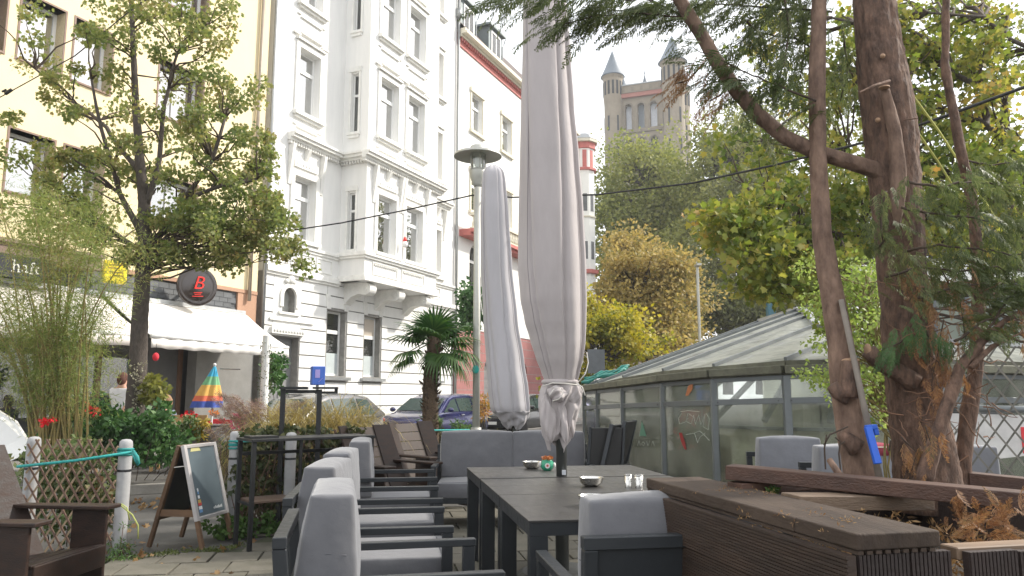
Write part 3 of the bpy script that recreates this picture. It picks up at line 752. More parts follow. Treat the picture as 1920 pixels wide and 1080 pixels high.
# ================================================================= church tower
m_sand = mat('church_sandstone', (.25,.21,.155), .9, var=.14, scale=.7, bump=.3, bscale=5)
m_sand2 = mat('church_trim', (.19,.16,.12), .9, var=.15, scale=2)
m_slate2 = mat('church_slate', (.13,.155,.18), .55, var=.12, scale=3)
cR = at(1262,150,110); cL = at(1149,160,113.2)
dvec = (cR-cL); dvec.z = 0; a_ = dvec.length; cang = math.atan2(dvec.y, dvec.x)
CH = thing('church_tower', 'romanesque sandstone church tower with round corner turrets above the trees', 'tower', (cL.x,cL.y,0), cang)
def zt(py, Y=110): return at(1200,py,Y).z
Zp, Zg = zt(150), zt(172); a2 = 8.2
# front wall with arched belfry openings in two tiers
u0 = a_*.12; aw = []
q = MB(); ar = [(zt(232),zt(185)), (zt(290),zt(250))]
xs = [(a_*.20,a_*.31),(a_*.405,a_*.52),(a_*.61,a_*.73)]
ops_ = [(x0,x1,z0,z1) for x0,x1 in xs for z0,z1 in ar]
cells(q, 0, a_, 0, Zg, 0, .8, ops_)
for x0,x1,z0,z1 in ops_: arch_head(q, x0, x1, z1-(x1-x0)/2, z1, 0, .8, 10)
q.box(0,.8,.8,a2-.8,0,Zg); q.box(0,a_,a2-.8,a2,0,Zg)
# right wall
cells_r = MB(); cells(cells_r, .8, a2-.8, 0, Zg, 0, .8, [(1.5,2.5,*ar[0]),(3.5,4.5,*ar[0]),(5.5,6.5,*ar[0]),(1.5,2.5,*ar[1]),(3.5,4.5,*ar[1]),(5.5,6.5,*ar[1])])
for x0 in (1.5,3.5,5.5):
    for z0,z1 in ar: arch_head(cells_r, x0, x0+1, z1-.5, z1, 0, .8, 8)
cells_r.v = [(a_-y,x,z) for x,y,z in cells_r.v]; q.add(cells_r.v, cells_r.f)
build('wall', q, m_sand, CH)
for x0,x1,z0,z1 in ops_:
    q = MB(); arch_ring(q, (x0+x1)/2, z1-(x1-x0)/2, (x1-x0)/2, (x1-x0)/2+.28, -.15, 0, 12); q.box(x0-.22,x0+.02,-.1,0,z0,z1-(x1-x0)/2); q.box(x1-.02,x1+.22,-.1,0,z0,z1-(x1-x0)/2); build('arch_moulding', q, m_sand2, CH)
    q = MB()
    if z0 > ar[1][1]-.1:
        q.box(x0,x1,.9,1.0,z0,z1)
        build('belfry_panel', q, mat('belfry_light',(.62,.64,.68),.6) if x0 != xs[1][0] else mat('belfry_grey',(.22,.25,.28),.6), CH)
    else:
        for k in range(6): q.box(x0,x1,.3,.6,z0+k*(z1-z0)/6,z0+k*(z1-z0)/6+.12)
        q.box(x0,x1,.62,.7,z0,z1); build('louvre', q, m_dark, CH)
q = MB(); q.box(a_*.14,a_*.8,-.25,0,ar[0][0]-.7,ar[0][0]-.35); build('sill_band', q, m_sand2, CH)
q = MB(); q.box(.6,a_-.3,-.5,0,Zg-.1,Zg+.55); q.box(a_,a_+.5,.5,a2-.8,Zg-.1,Zg+.55); build('red_frieze', q, mat('church_red',(.33,.13,.10),.8), CH)
q = MB(); q.box(0,a_+.4,-.6,a2,Zg+.55,Zg+.8); build('gallery_cornice', q, m_sand2, CH)
q = MB(); q.box(.3,a_,-.3,.1,Zg+.8,Zp); q.box(a_,a_+.3,0,a2,Zg+.8,Zp); q.box(.3,a_,.1,a2,Zg+.8,Zg+.9); build('parapet', q, m_sand, CH)
q = MB()
for k in range(5): q.box(a_*.16+k*a_*.15,a_*.16+k*a_*.15+.45,-.38,-.3,Zg+.9,Zp-.3)
build('parapet_panel', q, m_sand2, CH)
q = MB(); q.box(.2,a_+.2,-.42,a2,Zp,Zp+.18); build('lead_coping', q, m_zinc, CH)
for (x,y,r_,zb) in ((0,0,1.5,zt(129)),(a_,0,1.75,zt(118)),(a_,a2,1.5,zt(130)),(0,a2,1.5,zt(140))):
    q = MB(); q.lathe([(r_*.93,0),(r_*.93,Zg-1),(r_,Zg),(r_,zb-.5),(r_*1.12,zb-.2),(r_*1.12,zb)], 20, (x,y,0)); tr_ = build('turret', q, m_sand, CH, smooth=False)
    q = MB(); q.lathe([(r_*1.28,zb),(r_*1.2,zb+.15),(r_*.8,zb+1.5),(r_*.3,zb+3.4),(0.02,zb+4.5)], 24, (x,y,0)); build('cone_roof', q, m_slate2, tr_, smooth=True)
    for k in range(14):
        a = k*math.pi/7; c_ = Vector((x+math.cos(a)*(r_+.02), y+math.sin(a)*(r_+.02), 0))
        q = MB(); q.beam(c_+Vector((0,0,zb-3.2)), c_+Vector((0,0,zb-1.0)), .32, .05, up=(math.cos(a),math.sin(a),0)); build('slit_window', q, m_dark, tr_)
    for k in range(6):
        a = k*math.pi/3-1.9; c_ = Vector((x+math.cos(a)*(r_*.93+.02), y+math.sin(a)*(r_*.93+.02), 0))
        for zz in (ar[0][0]-.3, ar[1][0]-.3):
            q = MB(); q.beam(c_+Vector((0,0,zz)), c_+Vector((0,0,zz+2.4)), .28, .05, up=(math.cos(a),math.sin(a),0)); build('slit_window', q, m_dark, tr_)
q = MB(); z_ = zt(150); q.lathe([(1.5,z_),(1.1,z_+1.2),(.4,z_+3.0),(.05,z_+4.4),(.12,z_+4.6),(.02,z_+5.2)], 8, (a_*.42,a2*.8,0)); build('spirelet', q, m_slate2, CH)
# ================================================================= furniture
m_alu = mat('anthracite_metal', (.026,.030,.034), .42, .25, var=.06, scale=30, bump=.08, bscale=300)
m_cush = mat('grey_cushion', (.110,.111,.120), .95, var=.10, scale=7, bump=.35, bscale=16, sheen=.3, col2=(.138,.139,.149))
m_cush2 = mat('light_cushion', (.165,.170,.188), .95, var=.08, scale=6, bump=.5, bscale=14, sheen=.3)
m_pipe = mat('cushion_piping', (.10,.102,.115), .95, var=.05)
m_top = mat('table_slate_top', (.040,.038,.036), .42, var=.14, scale=6, bump=.12, bscale=60, stretch=(3,1,1))
m_steel = mat('brushed_steel', (.62,.61,.58), .25, 1.0, var=.06, scale=20, stretch=(1,1,12))
m_dkwood = mat('dark_stained_wood', (.012,.0065,.0045), .55, spec=.35, var=.35, scale=5, bump=.2, bscale=40, stretch=(2,2,5), col2=(.034,.017,.011))
m_dkwood2 = mat('dark_wood_worn', (.085,.055,.04), .6, var=.3, scale=6, bump=.3)
m_greywood = mat('weathered_wood', (.080,.062,.052), .75, var=.2, scale=3, bump=.4, bscale=40, stretch=(1,6,1))

def cushion(name, x0,x1,y0,y1,z0,z1, par, m=None, rot=None, puff=.012, bev=.035, taper=0, lean=0):
    """soft box: subdivided, slightly inflated; taper widens the bottom towards -x, lean shifts the top by x"""
    mb = MB(); nx, ny, nz = 10, 20, 16
    def P(i,j,k):
        u, v, w = i/nx, j/ny, k/nz
        a, b, c = 2*u-1, 2*v-1, 2*w-1
        fx = puff*(1-b*b)*(1-c*c); fy = puff*(1-a*a)*(1-c*c); fz = puff*(1-a*a)*(1-b*b)
        x = x0+(x1-x0)*u+a*fx; y = y0+(y1-y0)*v+b*fy; z = z0+(z1-z0)*w+c*fz
        x += -taper*(1-w)*(1-u)+lean*w
        r = .004*mnoise.noise(Vector((x*9,y*9,z*9+x0*31)))+.0025*mnoise.noise(Vector((x*26,y*26,z*26)))
        return (x+r, y, z+r*.6)
    idx = {}
    def vi(i,j,k):
        if (i,j,k) not in idx: idx[(i,j,k)] = len(mb.v); mb.v.append(P(i,j,k))
        return idx[(i,j,k)]
    for j in range(ny):
        for k in range(nz):
            mb.f.append((vi(0,j,k),vi(0,j,k+1),vi(0,j+1,k+1),vi(0,j+1,k))); mb.f.append((vi(nx,j,k),vi(nx,j+1,k),vi(nx,j+1,k+1),vi(nx,j,k+1)))
    for i in range(nx):
        for k in range(nz):
            mb.f.append((vi(i,0,k),vi(i+1,0,k),vi(i+1,0,k+1),vi(i,0,k+1))); mb.f.append((vi(i,ny,k),vi(i,ny,k+1),vi(i+1,ny,k+1),vi(i+1,ny,k)))
    for i in range(nx):
        for j in range(ny):
            mb.f.append((vi(i,j,0),vi(i,j+1,0),vi(i+1,j+1,0),vi(i+1,j,0))); mb.f.append((vi(i,j,nz),vi(i+1,j,nz),vi(i+1,j+1,nz),vi(i,j+1,nz)))
    o = build(name, mb, m or m_cush, par, smooth=True)
    b = o.modifiers.new('bevel','BEVEL'); b.width = bev; b.segments = 4; b.limit_method = 'ANGLE'; b.angle_limit = R(50)
    # piping cords along the two outlined faces
    def crv(pts): 
        t = MB(); t.tube(pts, .004, 5); return t
    k_ = bev*.32
    for xs_ in (x0+bev*.9, x1-bev*.9):
        u = (xs_-x0)/(x1-x0)
        def q_(y, z): 
            w = (z-z0)/(z1-z0); return (xs_-taper*(1-w)*(1-u)+lean*w, y, z)
        pts = [q_(y0+k_*.1, z0+bev), q_(y0-.003, (z0+z1)/2), q_(y0-.001, z1-bev*1.2), q_(y0+k_, z1-k_*.6), q_(y0+bev*1.2, z1+.001), q_((y0+y1)/2, z1+puff*.35), q_(y1-bev*1.2, z1+.001), q_(y1-k_, z1-k_*.6), q_(y1+.001, z1-bev*1.2), q_(y1+.003,(z0+z1)/2), q_(y1-k_*.1, z0+bev)]
        build('piping', crv(pts), m_pipe, o, smooth=True)
    if z1-z0 > .3:
        for y_ in (y0, y1):
            s_ = -1 if y_ == y0 else 1; t_ = MB(); zc_ = z0+(z1-z0)*.52
            t_.tube([(x0+bev*.7-taper*.48*(1-(bev*.7)/(x1-x0))+lean*.52, y_+s_*puff*.55, zc_), ((x0+x1)/2-taper*.24+lean*.52, y_+s_*(puff*.9+.001), zc_+.006), (x1-bev*.7+lean*.52, y_+s_*puff*.55, zc_-.004)], .003, 5); build('seam', t_, m_pipe, o, smooth=True)
    return o
def armchair(name, label, W=.80, back_top=.80, seats=1, group=None, light=False, panel=False, ctop=.95):
    """front at x=0, chair extends to x=-.98; y across"""
    t = thing(name, label, 'armchair' if seats == 1 else 'sofa', group=group); m = m_cush2 if light else m_cush
    h = W/2; aw = .055
    for s in (-1, 1):
        y0, y1 = (-h, -h+aw) if s < 0 else (h-aw, h)
        a = MB(); a.box(-.86,0,y0,y1,.595,.63); build('armrest', a, m_alu, t, bevel=.003, seg=1)
        a = MB(); a.box(-.065,-.005,y0+.002,y1-.002,0,.594); build('leg', a, m_alu, t, bevel=.003, seg=1)
        a = MB(); a.hexa([(-.86,y0+.002,0),(-.80,y0+.002,0),(-.80,y1-.002,0),(-.86,y1-.002,0)], [(-.93,y0+.002,back_top-.046),(-.875,y0+.002,back_top-.046),(-.875,y1-.002,back_top-.046),(-.93,y1-.002,back_top-.046)]); build('leg', a, m_alu, t, bevel=.003, seg=1)
        a = MB(); a.box(-.82,-.066,y0+.004,y1-.004,.24,.31); build('side_rail', a, m_alu, t, bevel=.003, seg=1)
    a = MB(); a.box(-.93,-.875,-h,h,back_top-.045,back_top+.0); build('back_rail', a, m_alu, t, bevel=.003, seg=1)
    if panel:
        a = MB(); a.hexa([(-.86,-h+aw,.30),(-.84,-h+aw,.30),(-.84,h-aw,.30),(-.86,h-aw,.30)],[(-.915,-h+aw,back_top-.046),(-.885,-h+aw,back_top-.046),(-.885,h-aw,back_top-.046),(-.915,h-aw,back_top-.046)]); build('back_panel', a, m_alu, t)
    else:
        a = MB(); a.box(-.885,-.855,-h+aw,h-aw,.50,.545); build('back_slat', a, m_alu, t, bevel=.003, seg=1)
    a = MB(); a.box(-.84,-.02,-h+aw+.002,h-aw-.002,.25,.30); build('seat_frame', a, m_alu, t, bevel=.003, seg=1)
    w = (W-2*aw-.02)/seats
    for k in range(seats):
        y0 = -h+aw+.01+k*w
        cushion('seat_cushion', -.80,-.02,y0+.004,y0+w-.004,.302,.455, t, m, puff=.016, bev=.04)
        cushion('back_cushion', -.735,-.56,y0+.002,y0+w-.002,.462,ctop, t, m, puff=.022, bev=.055, taper=.10, lean=-.03)
    return t
def rot_of(v): return math.atan2(v.y, v.x)
base = armchair('lounge_armchair', 'x', group='grey cushioned armchairs at the dining tables')
rowc = [((-.11,3.65),12,'nearest grey armchair of the left row, its back cushion in the foreground'),
        ((-.385,4.755),9,'second grey cushioned armchair from the camera in the left row, pushed back from the table'),
        ((-.54,5.91),8,'third grey cushioned armchair in the left row, beside the dark table leg'),
        ((-.72,7.32),8,'farthest grey cushioned armchair of the left row, in front of the brown slatted chair')]
for i, (p, a, lb) in enumerate(rowc):
    if i == 0: o = base; o.location = (p[0],p[1],0); o.rotation_euler = (0,0,R(a)); o['label'] = lb
    else: o = dup(base, (p[0],p[1],0), R(a), lb)
    bc = [c for c in kids(o) if c.name.startswith('back_cushion')][0]
    bc.location = ((-.03,0,0),(-.05,.02,.0),(-.07,-.01,-.01),(-.02,.0,-.005))[i]; bc.rotation_euler = (0,0,R((0,-5,-3,1)[i]))
o = armchair('lounge_armchair', 'grey armchair seen from behind, its panel back against the plank planter', W=.82, back_top=.85, panel=True, ctop=.955, group='grey cushioned armchairs at the dining tables')
o.location = (.515,3.77,0); o.rotation_euler = (0,0,R(99))
o = armchair('lounge_sofa', 'two-seat grey sofa facing the camera beyond the far table', W=1.72, seats=2)
o.location = (.02,8.0,0); o.rotation_euler = (0,0,R(-90+1))
o = armchair('lounge_armchair', 'light grey armchair turned to the glass pavilion behind the loose planks', W=.70, light=True)
q_ = at(1440,830,7.6); o.location = (q_.x+.06,6.75,0); o.rotation_euler = (0,0,R(-96))
o = armchair('lounge_sofa', 'light grey sofa half hidden behind the conifer trunks', W=1.52, seats=2, light=True)
q_ = at(1700,850,6.3); o.location = (q_.x-.1,5.55,0); o.rotation_euler = (0,0,R(-93))

def table(label, c, L=1.44, D=.92):
    t = thing('dining_table', label, 'table', (c.x,c.y,0), TA, 'dark dining tables pushed end to end')
    h = .75
    for k in range(2):        # top of two boards
        q = MB(); a = -L/2+.003+k*L/2; q.box(-L/2, L/2, (-D/2 if k == 0 else .0015), (-.0015 if k == 0 else D/2), h-.012, h); build('top_board', q, m_top, t, bevel=.002, seg=1)
    q = MB(); e = .004; q.box(-L/2+e,L/2-e,-D/2+e,-D/2+.03,h-.075,h-.0125); q.box(-L/2+e,L/2-e,D/2-.03,D/2-e,h-.075,h-.0125); q.box(-L/2+e,-L/2+.03,-D/2+.03,D/2-.03,h-.075,h-.0125); q.box(L/2-.03,L/2-e,-D/2+.03,D/2-.03,h-.075,h-.0125)
    build('apron', q, m_alu, t)
    for sx in (-1,1):
        for sy in (-1,1):
            q = MB(); x = sx*(L/2-.052); y = sy*(D/2-.04); q.box(x-.045,x+.045,y-.036,y+.036,0,h-.076); build('leg', q, m_alu, t, bevel=.003, seg=1)
    return t
# corner of the near table and steps along the row axis
P0 = Vector((.082,3.79,0)); Dt = (.98,.90,.90)
y = 0; TC = []
for k, d in enumerate(Dt):
    c = P0+AX*(y+d/2)+SX*.72; TC.append(c)
    table(('near dark slate-topped dining table in front, its corner towards the camera','middle dark dining table behind the parasol pole','far dark dining table carrying the green flower pot')[k], c, 1.44, d-.012 if k != 1 else d-.012)
    y += d+(.03 if k == 1 else .004)
def on_table(px, py): return atz(px, py, .75)
# bowls, tumblers, pot
def bowl(label, px, py, r=.085, tilt=0):
    p = on_table(px, py); t = thing('steel_bowl', label, 'bowl', p, 0, 'steel bowls on the tables')
    q = MB(); q.lathe([(r*.45,0),(r*.62,.006),(r*.88,r*.30),(r,r*.72),(r*1.02,r*.74),(r*.96,r*.70),(r*.84,r*.32),(r*.5,.012),(0.001,.011)], 36, cap=False)
    build('bowl', q, m_steel, t, smooth=True)
    q = MB(); q.lathe([(r*.44,-.0),(r*.44,.004)], 24); build('foot', q, m_steel, t)
    q = MB()
    for k in range(7):
        a = random.uniform(0,6.3); rr = random.uniform(0,r*.5); q.tube([(rr*math.cos(a),rr*math.sin(a),.02),(rr*math.cos(a)+.02*math.cos(a*3),rr*math.sin(a)+.02,.03)], .004, 5)
    build('scraps', q, mat('bowl_scraps', (.25,.17,.10), .9, var=.4), t, kind='stuff')
    return t
bowl('steel ash bowl on the far table beside the green pot', 998, 879, .082)
bowl('steel bowl standing at the middle of the table right of the pole', 1109, 912, .082)
bowl('steel bowl partly hidden by the chair back cushion near the table edge', 1111, 949, .080)
def cup(label, px, py, h, r):
    t = thing('steel_tumbler', label, 'tumbler', on_table(px,py), 0, 'steel tumblers')
    q = MB(); q.lathe([(r*.8,0),(r,h),(r*.97,h),(r*.77,.004),(0.001,.004)], 28, cap=False); build('cup', q, m_steel, t, smooth=True)
    q = MB(); q.lathe([(r*1.03,h-.004),(r*1.05,h),(r*1.03,h+.003),(r*.96,h+.002)], 28, cap=False); build('rim', q, m_steel, t, smooth=True)
cup('left steel tumbler with a dark stripe beside the plank planter', 1178, 915, .085, .026)
cup('right shiny steel tumbler touching the planter end', 1198, 915, .083, .031)
t = thing('flower_pot', 'small round green pot with white flower badge and orange dried blossoms', 'pot', on_table(1026,882))
q = MB(); q.lathe([(.028,0),(.045,.012),(.056,.035),(.054,.06),(.040,.078),(.042,.084),(.036,.082),(.034,.07),(.001,.07)], 32, cap=False); build('pot', q, mat('green_glaze', (.03,.30,.17), .3, var=.1), t, smooth=True)
q = MB(); q.lathe([(.001,-.0),(.021,.0),(.021,.003),(.001,.003)], 20, cap=False); f_ = build('badge', q, mat('badge_white', (.75,.72,.7), .5), t); f_.location = (0,-.055,.042); f_.rotation_euler = (R(90),0,0)
q = MB(); q.lathe([(.001,0),(.009,0),(.009,.003),(.001,.003)], 12, cap=False); f2 = build('badge_centre', q, mat('badge_red', (.5,.08,.06), .5), t); f2.location = (0,-.058,.042); f2.rotation_euler = (R(90),0,0)
m_orfl = leaf_mat('orange_blossom', [(.25,.07,.02),(.42,.14,.04),(.5,.25,.1)], .2)
leaves('blossoms', [Vector((random.uniform(-.035,.035),random.uniform(-.03,.03),.09+random.uniform(0,.015))) for _ in range(10)], 16, .016, .016, KITE, m_orfl, t)
q = MB(); q.ell((.058,-.02,.045),(.012,.014,.02)); q.ell((-.058,-.02,.055),(.012,.012,.02)); build('side_shell', q, MATS['badge_white'], t, smooth=True)

# ---------------------------------------------------------------- parasols
m_cover = mat('parasol_cover', (.37,.335,.33), .85, var=.06, scale=1.6, bump=.8, bscale=5, col2=(.45,.41,.405), stretch=(2.4,2.4,.7), sheen=.2)
m_cover2 = mat('parasol_cover_pale', (.385,.37,.38), .85, var=.05, scale=1.6, bump=.8, bscale=4, col2=(.44,.425,.445), stretch=(2.4,2.4,.6), sheen=.2)
m_pole = mat('parasol_pole', (.06,.065,.062), .4, .3, var=.08, scale=10)
m_cord = mat('white_cord', (.62,.60,.55), .8)
def cover(name, prof, Y, folds, m, par, seed, amp=.06, nth=180, nz=110):
    """prof: (py, left, right) silhouette samples -> draped closed canopy at depth Y"""
    rs = random.Random(seed); V = []; F = []
    prof = sorted(prof); ph = [rs.uniform(0,6.28) for _ in range(6)]
    def sample(py):
        for a, b in zip(prof, prof[1:]):
            if a[0] <= py <= b[0]:
                t = (py-a[0])/(b[0]-a[0]); t2 = t*t*(3-2*t)*.5+t*.5
                return a[1]+(b[1]-a[1])*t2, a[2]+(b[2]-a[2])*t2
        return prof[-1][1], prof[-1][2]
    py0, py1 = prof[0][0], prof[-1][0]
    for j in range(nz+1):
        py = py0+(py1-py0)*j/nz; l, r = sample(py); cl = at((l+r)/2, py, Y); rad = max(.001, (r-l)/2*mpp(Y)*ray((l+r)/2,py)[1]**-1*1.0)
        for k in range(nth):
            th = 2*math.pi*k/nth; zz = cl.z
            f = 0
            f += .55*math.sin(folds*th*.5*2/2+ph[0]+.5*zz)
            f += .30*math.sin((folds-2)*th+ph[1]+.8*zz)+.14*math.sin((folds+3)*th+ph[2]-.6*zz)*math.sin(1.3*zz+ph[4])
            for (tc_, w_, a_) in ((-.50+.05*math.sin(.9*zz), .022, -2.6), (-.38+.05*math.sin(.9*zz), .05, 1.0), (-1.05+.10*zz-.2, .10, .7), (-1.30+.10*zz-.2, .03, -1.2), (-2.1-.12*zz+.4, .12, .6), (-2.35-.12*zz+.4, .035, -1.0), (1.2,.1,.8), (2.4,.1,.8)):
                f += a_*math.exp(-((math.sin((th-tc_)/2)/w_)**2))
            tw = amp*(f-.4)
            rr = rad*(1+tw-amp*.3)
            V.append((cl.x-0+rr*math.cos(th), cl.y+rr*.92*math.sin(th), cl.z+.004*math.sin(9*th)))
    for j in range(nz):
        for k in range(nth):
            k2 = (k+1) % nth; F.append((j*nth+k, (j+1)*nth+k, (j+1)*nth+k2, j*nth+k2))
    mb = MB(); mb.v = V; mb.f = F
    o = build(name, mb, m, par, smooth=True)
    ctr = [at(sum(sample(py0+(py1-py0)*j/nz))/2, py0+(py1-py0)*j/nz, Y) for j in range(nz+1)]
    for f_ in (.17,.42,.62,.90):       # stitched panel seams
        k = int(nth*f_); pts = []
        for j in range(nz+1):
            v = Vector(V[j*nth+k]); d = (v-ctr[j]); d.z = 0; pts.append(v+d.normalized()*.0005)
        s_ = MB(); s_.tube(pts, .0032, 4, cap=False); build('seam', s_, m_seam, par, smooth=True)
    return o
m_seam = mat('cover_seam', (.25,.23,.235), .9)
UY = 5.84
ub = at(1053,895,UY); ub.z = 0
U1 = thing('closed_parasol', 'huge closed pinkish-grey parasol cover knotted round its pole over the tables', 'parasol', (0,0,0))
prof = [(-260,992,1030),(-200,984,1040),(-100,980,1052),(0,976,1062),(100,974,1072),(200,971,1080),(300,969,1090),(400,967,1098),(500,966,1103),(560,971,1104),(600,979,1103),(640,991,1101),(670,1001,1097),(700,1013,1089),(712,1018,1086),(718,1020,1084)]
cover('cover', prof, UY, 5, m_cover, U1, 3, .085, 260, 120)
q = MB(); z_ = at(1050,716,UY)
q.lathe([(.128,-.018),(.142,-.008),(.142,.008),(.128,.018)], 30, (z_.x,z_.y,z_.z)); build('tie_band', q, m_cover, U1, smooth=True)
# gathered knot and skirt: crumpled lobes below the band
def crumple(name, prof, Y, m, par, seed, folds, amp, notch=0, nth=200, nz=60):
    rs = random.Random(seed); V = []; F = []; ph = [rs.uniform(0,6.28) for _ in range(8)]
    prof = sorted(prof); py0, py1 = prof[0][0], prof[-1][0]
    def sample(py):
        for a, b in zip(prof, prof[1:]):
            if a[0] <= py <= b[0]:
                t = (py-a[0])/(b[0]-a[0]); return a[1]+(b[1]-a[1])*t, a[2]+(b[2]-a[2])*t
        return prof[-1][1], prof[-1][2]
    for j in range(nz+1):
        u = j/nz; py = py0+(py1-py0)*u; l, r = sample(py)
        for k in range(nth):
            th = 2*math.pi*k/nth
            pyk = py+notch*u**3*(math.sin(3*th+ph[5])+.5*math.sin(7*th+ph[6])); l2, r2 = l, r
            cl = at((l2+r2)/2, pyk, Y); rad = (r2-l2)/2*mpp(Y)
            sh = 1.6*u
            f = .55*math.sin(folds*th+ph[0]+sh*1.5)+.30*math.sin((folds+3)*th+ph[1]-sh*2)+.3*math.sin(3*th+ph[2]+4*u)+.14*math.sin(5*th-7*u+ph[4])
            f = 1-2*abs(f)**.8 if f < 0 else 1-1.2*f
            rr = rad*(1+amp*(f-.7)*min(1,u*5+.15))
            V.append((cl.x+rr*math.cos(th), cl.y+rr*.9*math.sin(th), cl.z+.012*math.sin(4*th+14*u)))
    for j in range(nz):
        for k in range(nth):
            k2 = (k+1) % nth; F.append((j*nth+k, (j+1)*nth+k, (j+1)*nth+k2, j*nth+k2))
    mb = MB(); mb.v = V; mb.f = F; o = build(name, mb, m, par, smooth=True)
    s = o.modifiers.new('thick','SOLIDIFY'); s.thickness = .004; return o
crumple('gathered_skirt', [(718,1020,1084),(735,1013,1090),(760,1012,1086),(790,1014,1079),(812,1018,1074),(832,1026,1064)], UY, m_cover, U1, 11, 5, .26, 9)
# knotted bulges
def blob(name, px, py, dY, rx, rz, par, m, seed, ry=None, rot=0):
    rs = random.Random(seed); mb = MB(); n1, n2 = 40, 26; c = at(px,py,UY+dY); ph = [rs.uniform(0,6.28) for _ in range(6)]
    for j in range(n2+1):
        a = math.pi*j/n2
        for k in range(n1):
            t = 2*math.pi*k/n1
            f = 1+.13*math.sin(3*t+ph[0]+3*a)+.07*math.sin(6*t-4*a+ph[1])-.16*math.exp(-(math.sin((t-a*.6+ph[2])/2)/.15)**2)
            x = rx*math.sin(a)*math.cos(t)*f; y = (ry or rx)*math.sin(a)*math.sin(t)*f; z = -rz*math.cos(a)*(1+.1*math.sin(4*t+ph[3]))
            cs, sn = math.cos(rot), math.sin(rot)
            mb.v.append((c.x+x*cs-z*sn, c.y+y, c.z+x*sn+z*cs))
    for j in range(n2):
        for k in range(n1):
            k2 = (k+1) % n1; mb.f.append((j*n1+k, j*n1+k2, (j+1)*n1+k2, (j+1)*n1+k))
    return build(name, mb, m, par, smooth=True)
blob('knot', 1046, 738, -.12, .075, .055, U1, m_cover, 4, rot=-.5)
blob('knot_fold', 1074, 742, -.05, .055, .085, U1, m_cover, 5, rot=-.25)
blob('hanging_fold', 1028, 785, -.10, .055, .165, U1, m_cover, 6, rot=.08)
blob('hanging_fold', 1056, 790, -.09, .038, .15, U1, m_cover, 8, rot=.12)
blob('hanging_fold', 1068, 778, -.03, .040, .16, U1, m_cover, 9, rot=.10)
q = MB(); cx = at(1053,895,UY).x
q.tube([(cx,UY,.0),(cx,UY,4.9)], .040, 20); build('pole', q, m_pole, U1, smooth=True)
q = MB(); q.lathe([(.34,0),(.34,.05),(.30,.07),(.05,.08),(.05,.4)], 28, (cx,UY,0)); build('base', q, m_pole, U1, smooth=False)
q = MB(); q.box(cx-.0,cx+.03,UY-.052,UY-.036,.765,.80); build('clip', q, mat('clip_grey', (.5,.52,.55), .4), U1)
q = MB()
def apx(x,y,dy=0): return at(x,y,UY+dy)
q.tube([apx(1085,716,-.1),apx(1098,700,-.08),apx(1103,680,-.05),apx(1100,660,-.05)], .004, 6); q.tube([apx(1080,718,-.12),apx(1092,726,-.12),apx(1097,742,-.12)], .004, 6); q.tube([apx(1018,724,-.12),apx(1036,718,-.16),apx(1060,719,-.16),apx(1084,722,-.12)], .004, 6)
q.tube([apx(1030,742,-.22),apx(1038,730,-.22),apx(1050,728,-.22),apx(1056,738,-.22),apx(1048,748,-.22),apx(1036,752,-.2)], .004, 6)
build('drawstring', q, m_cord, U1, smooth=True, kind='stuff')
# second parasol, leaning a little, behind the sofa
U2 = thing('closed_parasol', 'smaller closed grey parasol leaning behind the sofa, left of the big one', 'parasol', (0,0,0))
Y2 = 9.7
prof2 = [(310,920,928),(314,911,938),(325,904,946),(345,902,949),(400,899,954),(500,900,961),(600,904,972),(680,909,985),(730,912,993),(765,916,996),(772,921,994)]
cover('cover', prof2, Y2, 5, m_cover2, U2, 12, .075, 140, 80)
crumple('gathered_skirt', [(770,921,994),(782,932,990),(795,944,984),(803,952,976)], Y2, m_cover2, U2, 17, 4, .16, 3, 120, 24)
q = MB(); q.tube([at(924,312,Y2), at(966,815,Y2), (at(972,880,Y2).x, Y2, 0)], .032, 14); build('pole', q, m_pole, U2, smooth=True)
q = MB(); q.lathe([(.30,0),(.30,.05),(.05,.08),(.05,.3)], 24, (at(972,880,Y2).x,Y2,0)); build('base', q, m_pole, U2)
q = MB(); q.tube([at(900,520,Y2-.3),at(901,560,Y2-.3),at(905,590,Y2-.32)], .006, 6); build('strap', q, m_cord, U2)

# ---------------------------------------------------------------- street lamp
LP = at(893,742,11.0); LP.z = 0
t = thing('street_lamp', 'grey steel street lamp with a round flat hat and glass cylinder', 'street lamp', LP)
zt_ = lambda py: at(893,py,11.0).z
m_lamp = mat('lamp_grey', (.44,.44,.40), .5, .3, var=.08, scale=8)
q = MB(); q.tube([(0,0,0),(0,0,zt_(345))], .052, 18); q.tube([(0,0,0),(0,0,.9)], .075, 18); build('pole', q, m_lamp, t, smooth=True)
q = MB(); q.lathe([(.05,zt_(352)),(.075,zt_(345)),(.115,zt_(333)),(.125,zt_(325)),(.125,zt_(318))], 24); build('socket', q, m_lamp, t, smooth=True)
q = MB(); q.lathe([(.105,zt_(318)),(.115,zt_(300)),(.12,zt_(284))], 24, cap=False); build('glass_cylinder', q, glass_mat('lamp_glass', refl=.12, dirt=.15), t, smooth=True)
for k in range(5):
    a = k*1.2566; q = MB(); q.tube([(.118*math.cos(a),.118*math.sin(a),zt_(318)),(.124*math.cos(a),.124*math.sin(a),zt_(284))], .008, 6); build('cage_bar', q, m_lamp, t)
q = MB(); q.lathe([(.36,zt_(294)),(.35,zt_(290)),(.13,zt_(283)),(.11,zt_(275)),(.07,zt_(272)),(.001,zt_(271.5))], 40, cap=False); q.lathe([(.36,zt_(294)),(.12,zt_(289)),(.001,zt_(289))], 40, cap=False); build('hat', q, m_lamp, t, smooth=False)
q = MB(); q.lathe([(.03,zt_(316)),(.05,zt_(308)),(.045,zt_(295))], 16); build('bulb', q, mat('bulb_white', (.75,.74,.68), .3), t, smooth=True)
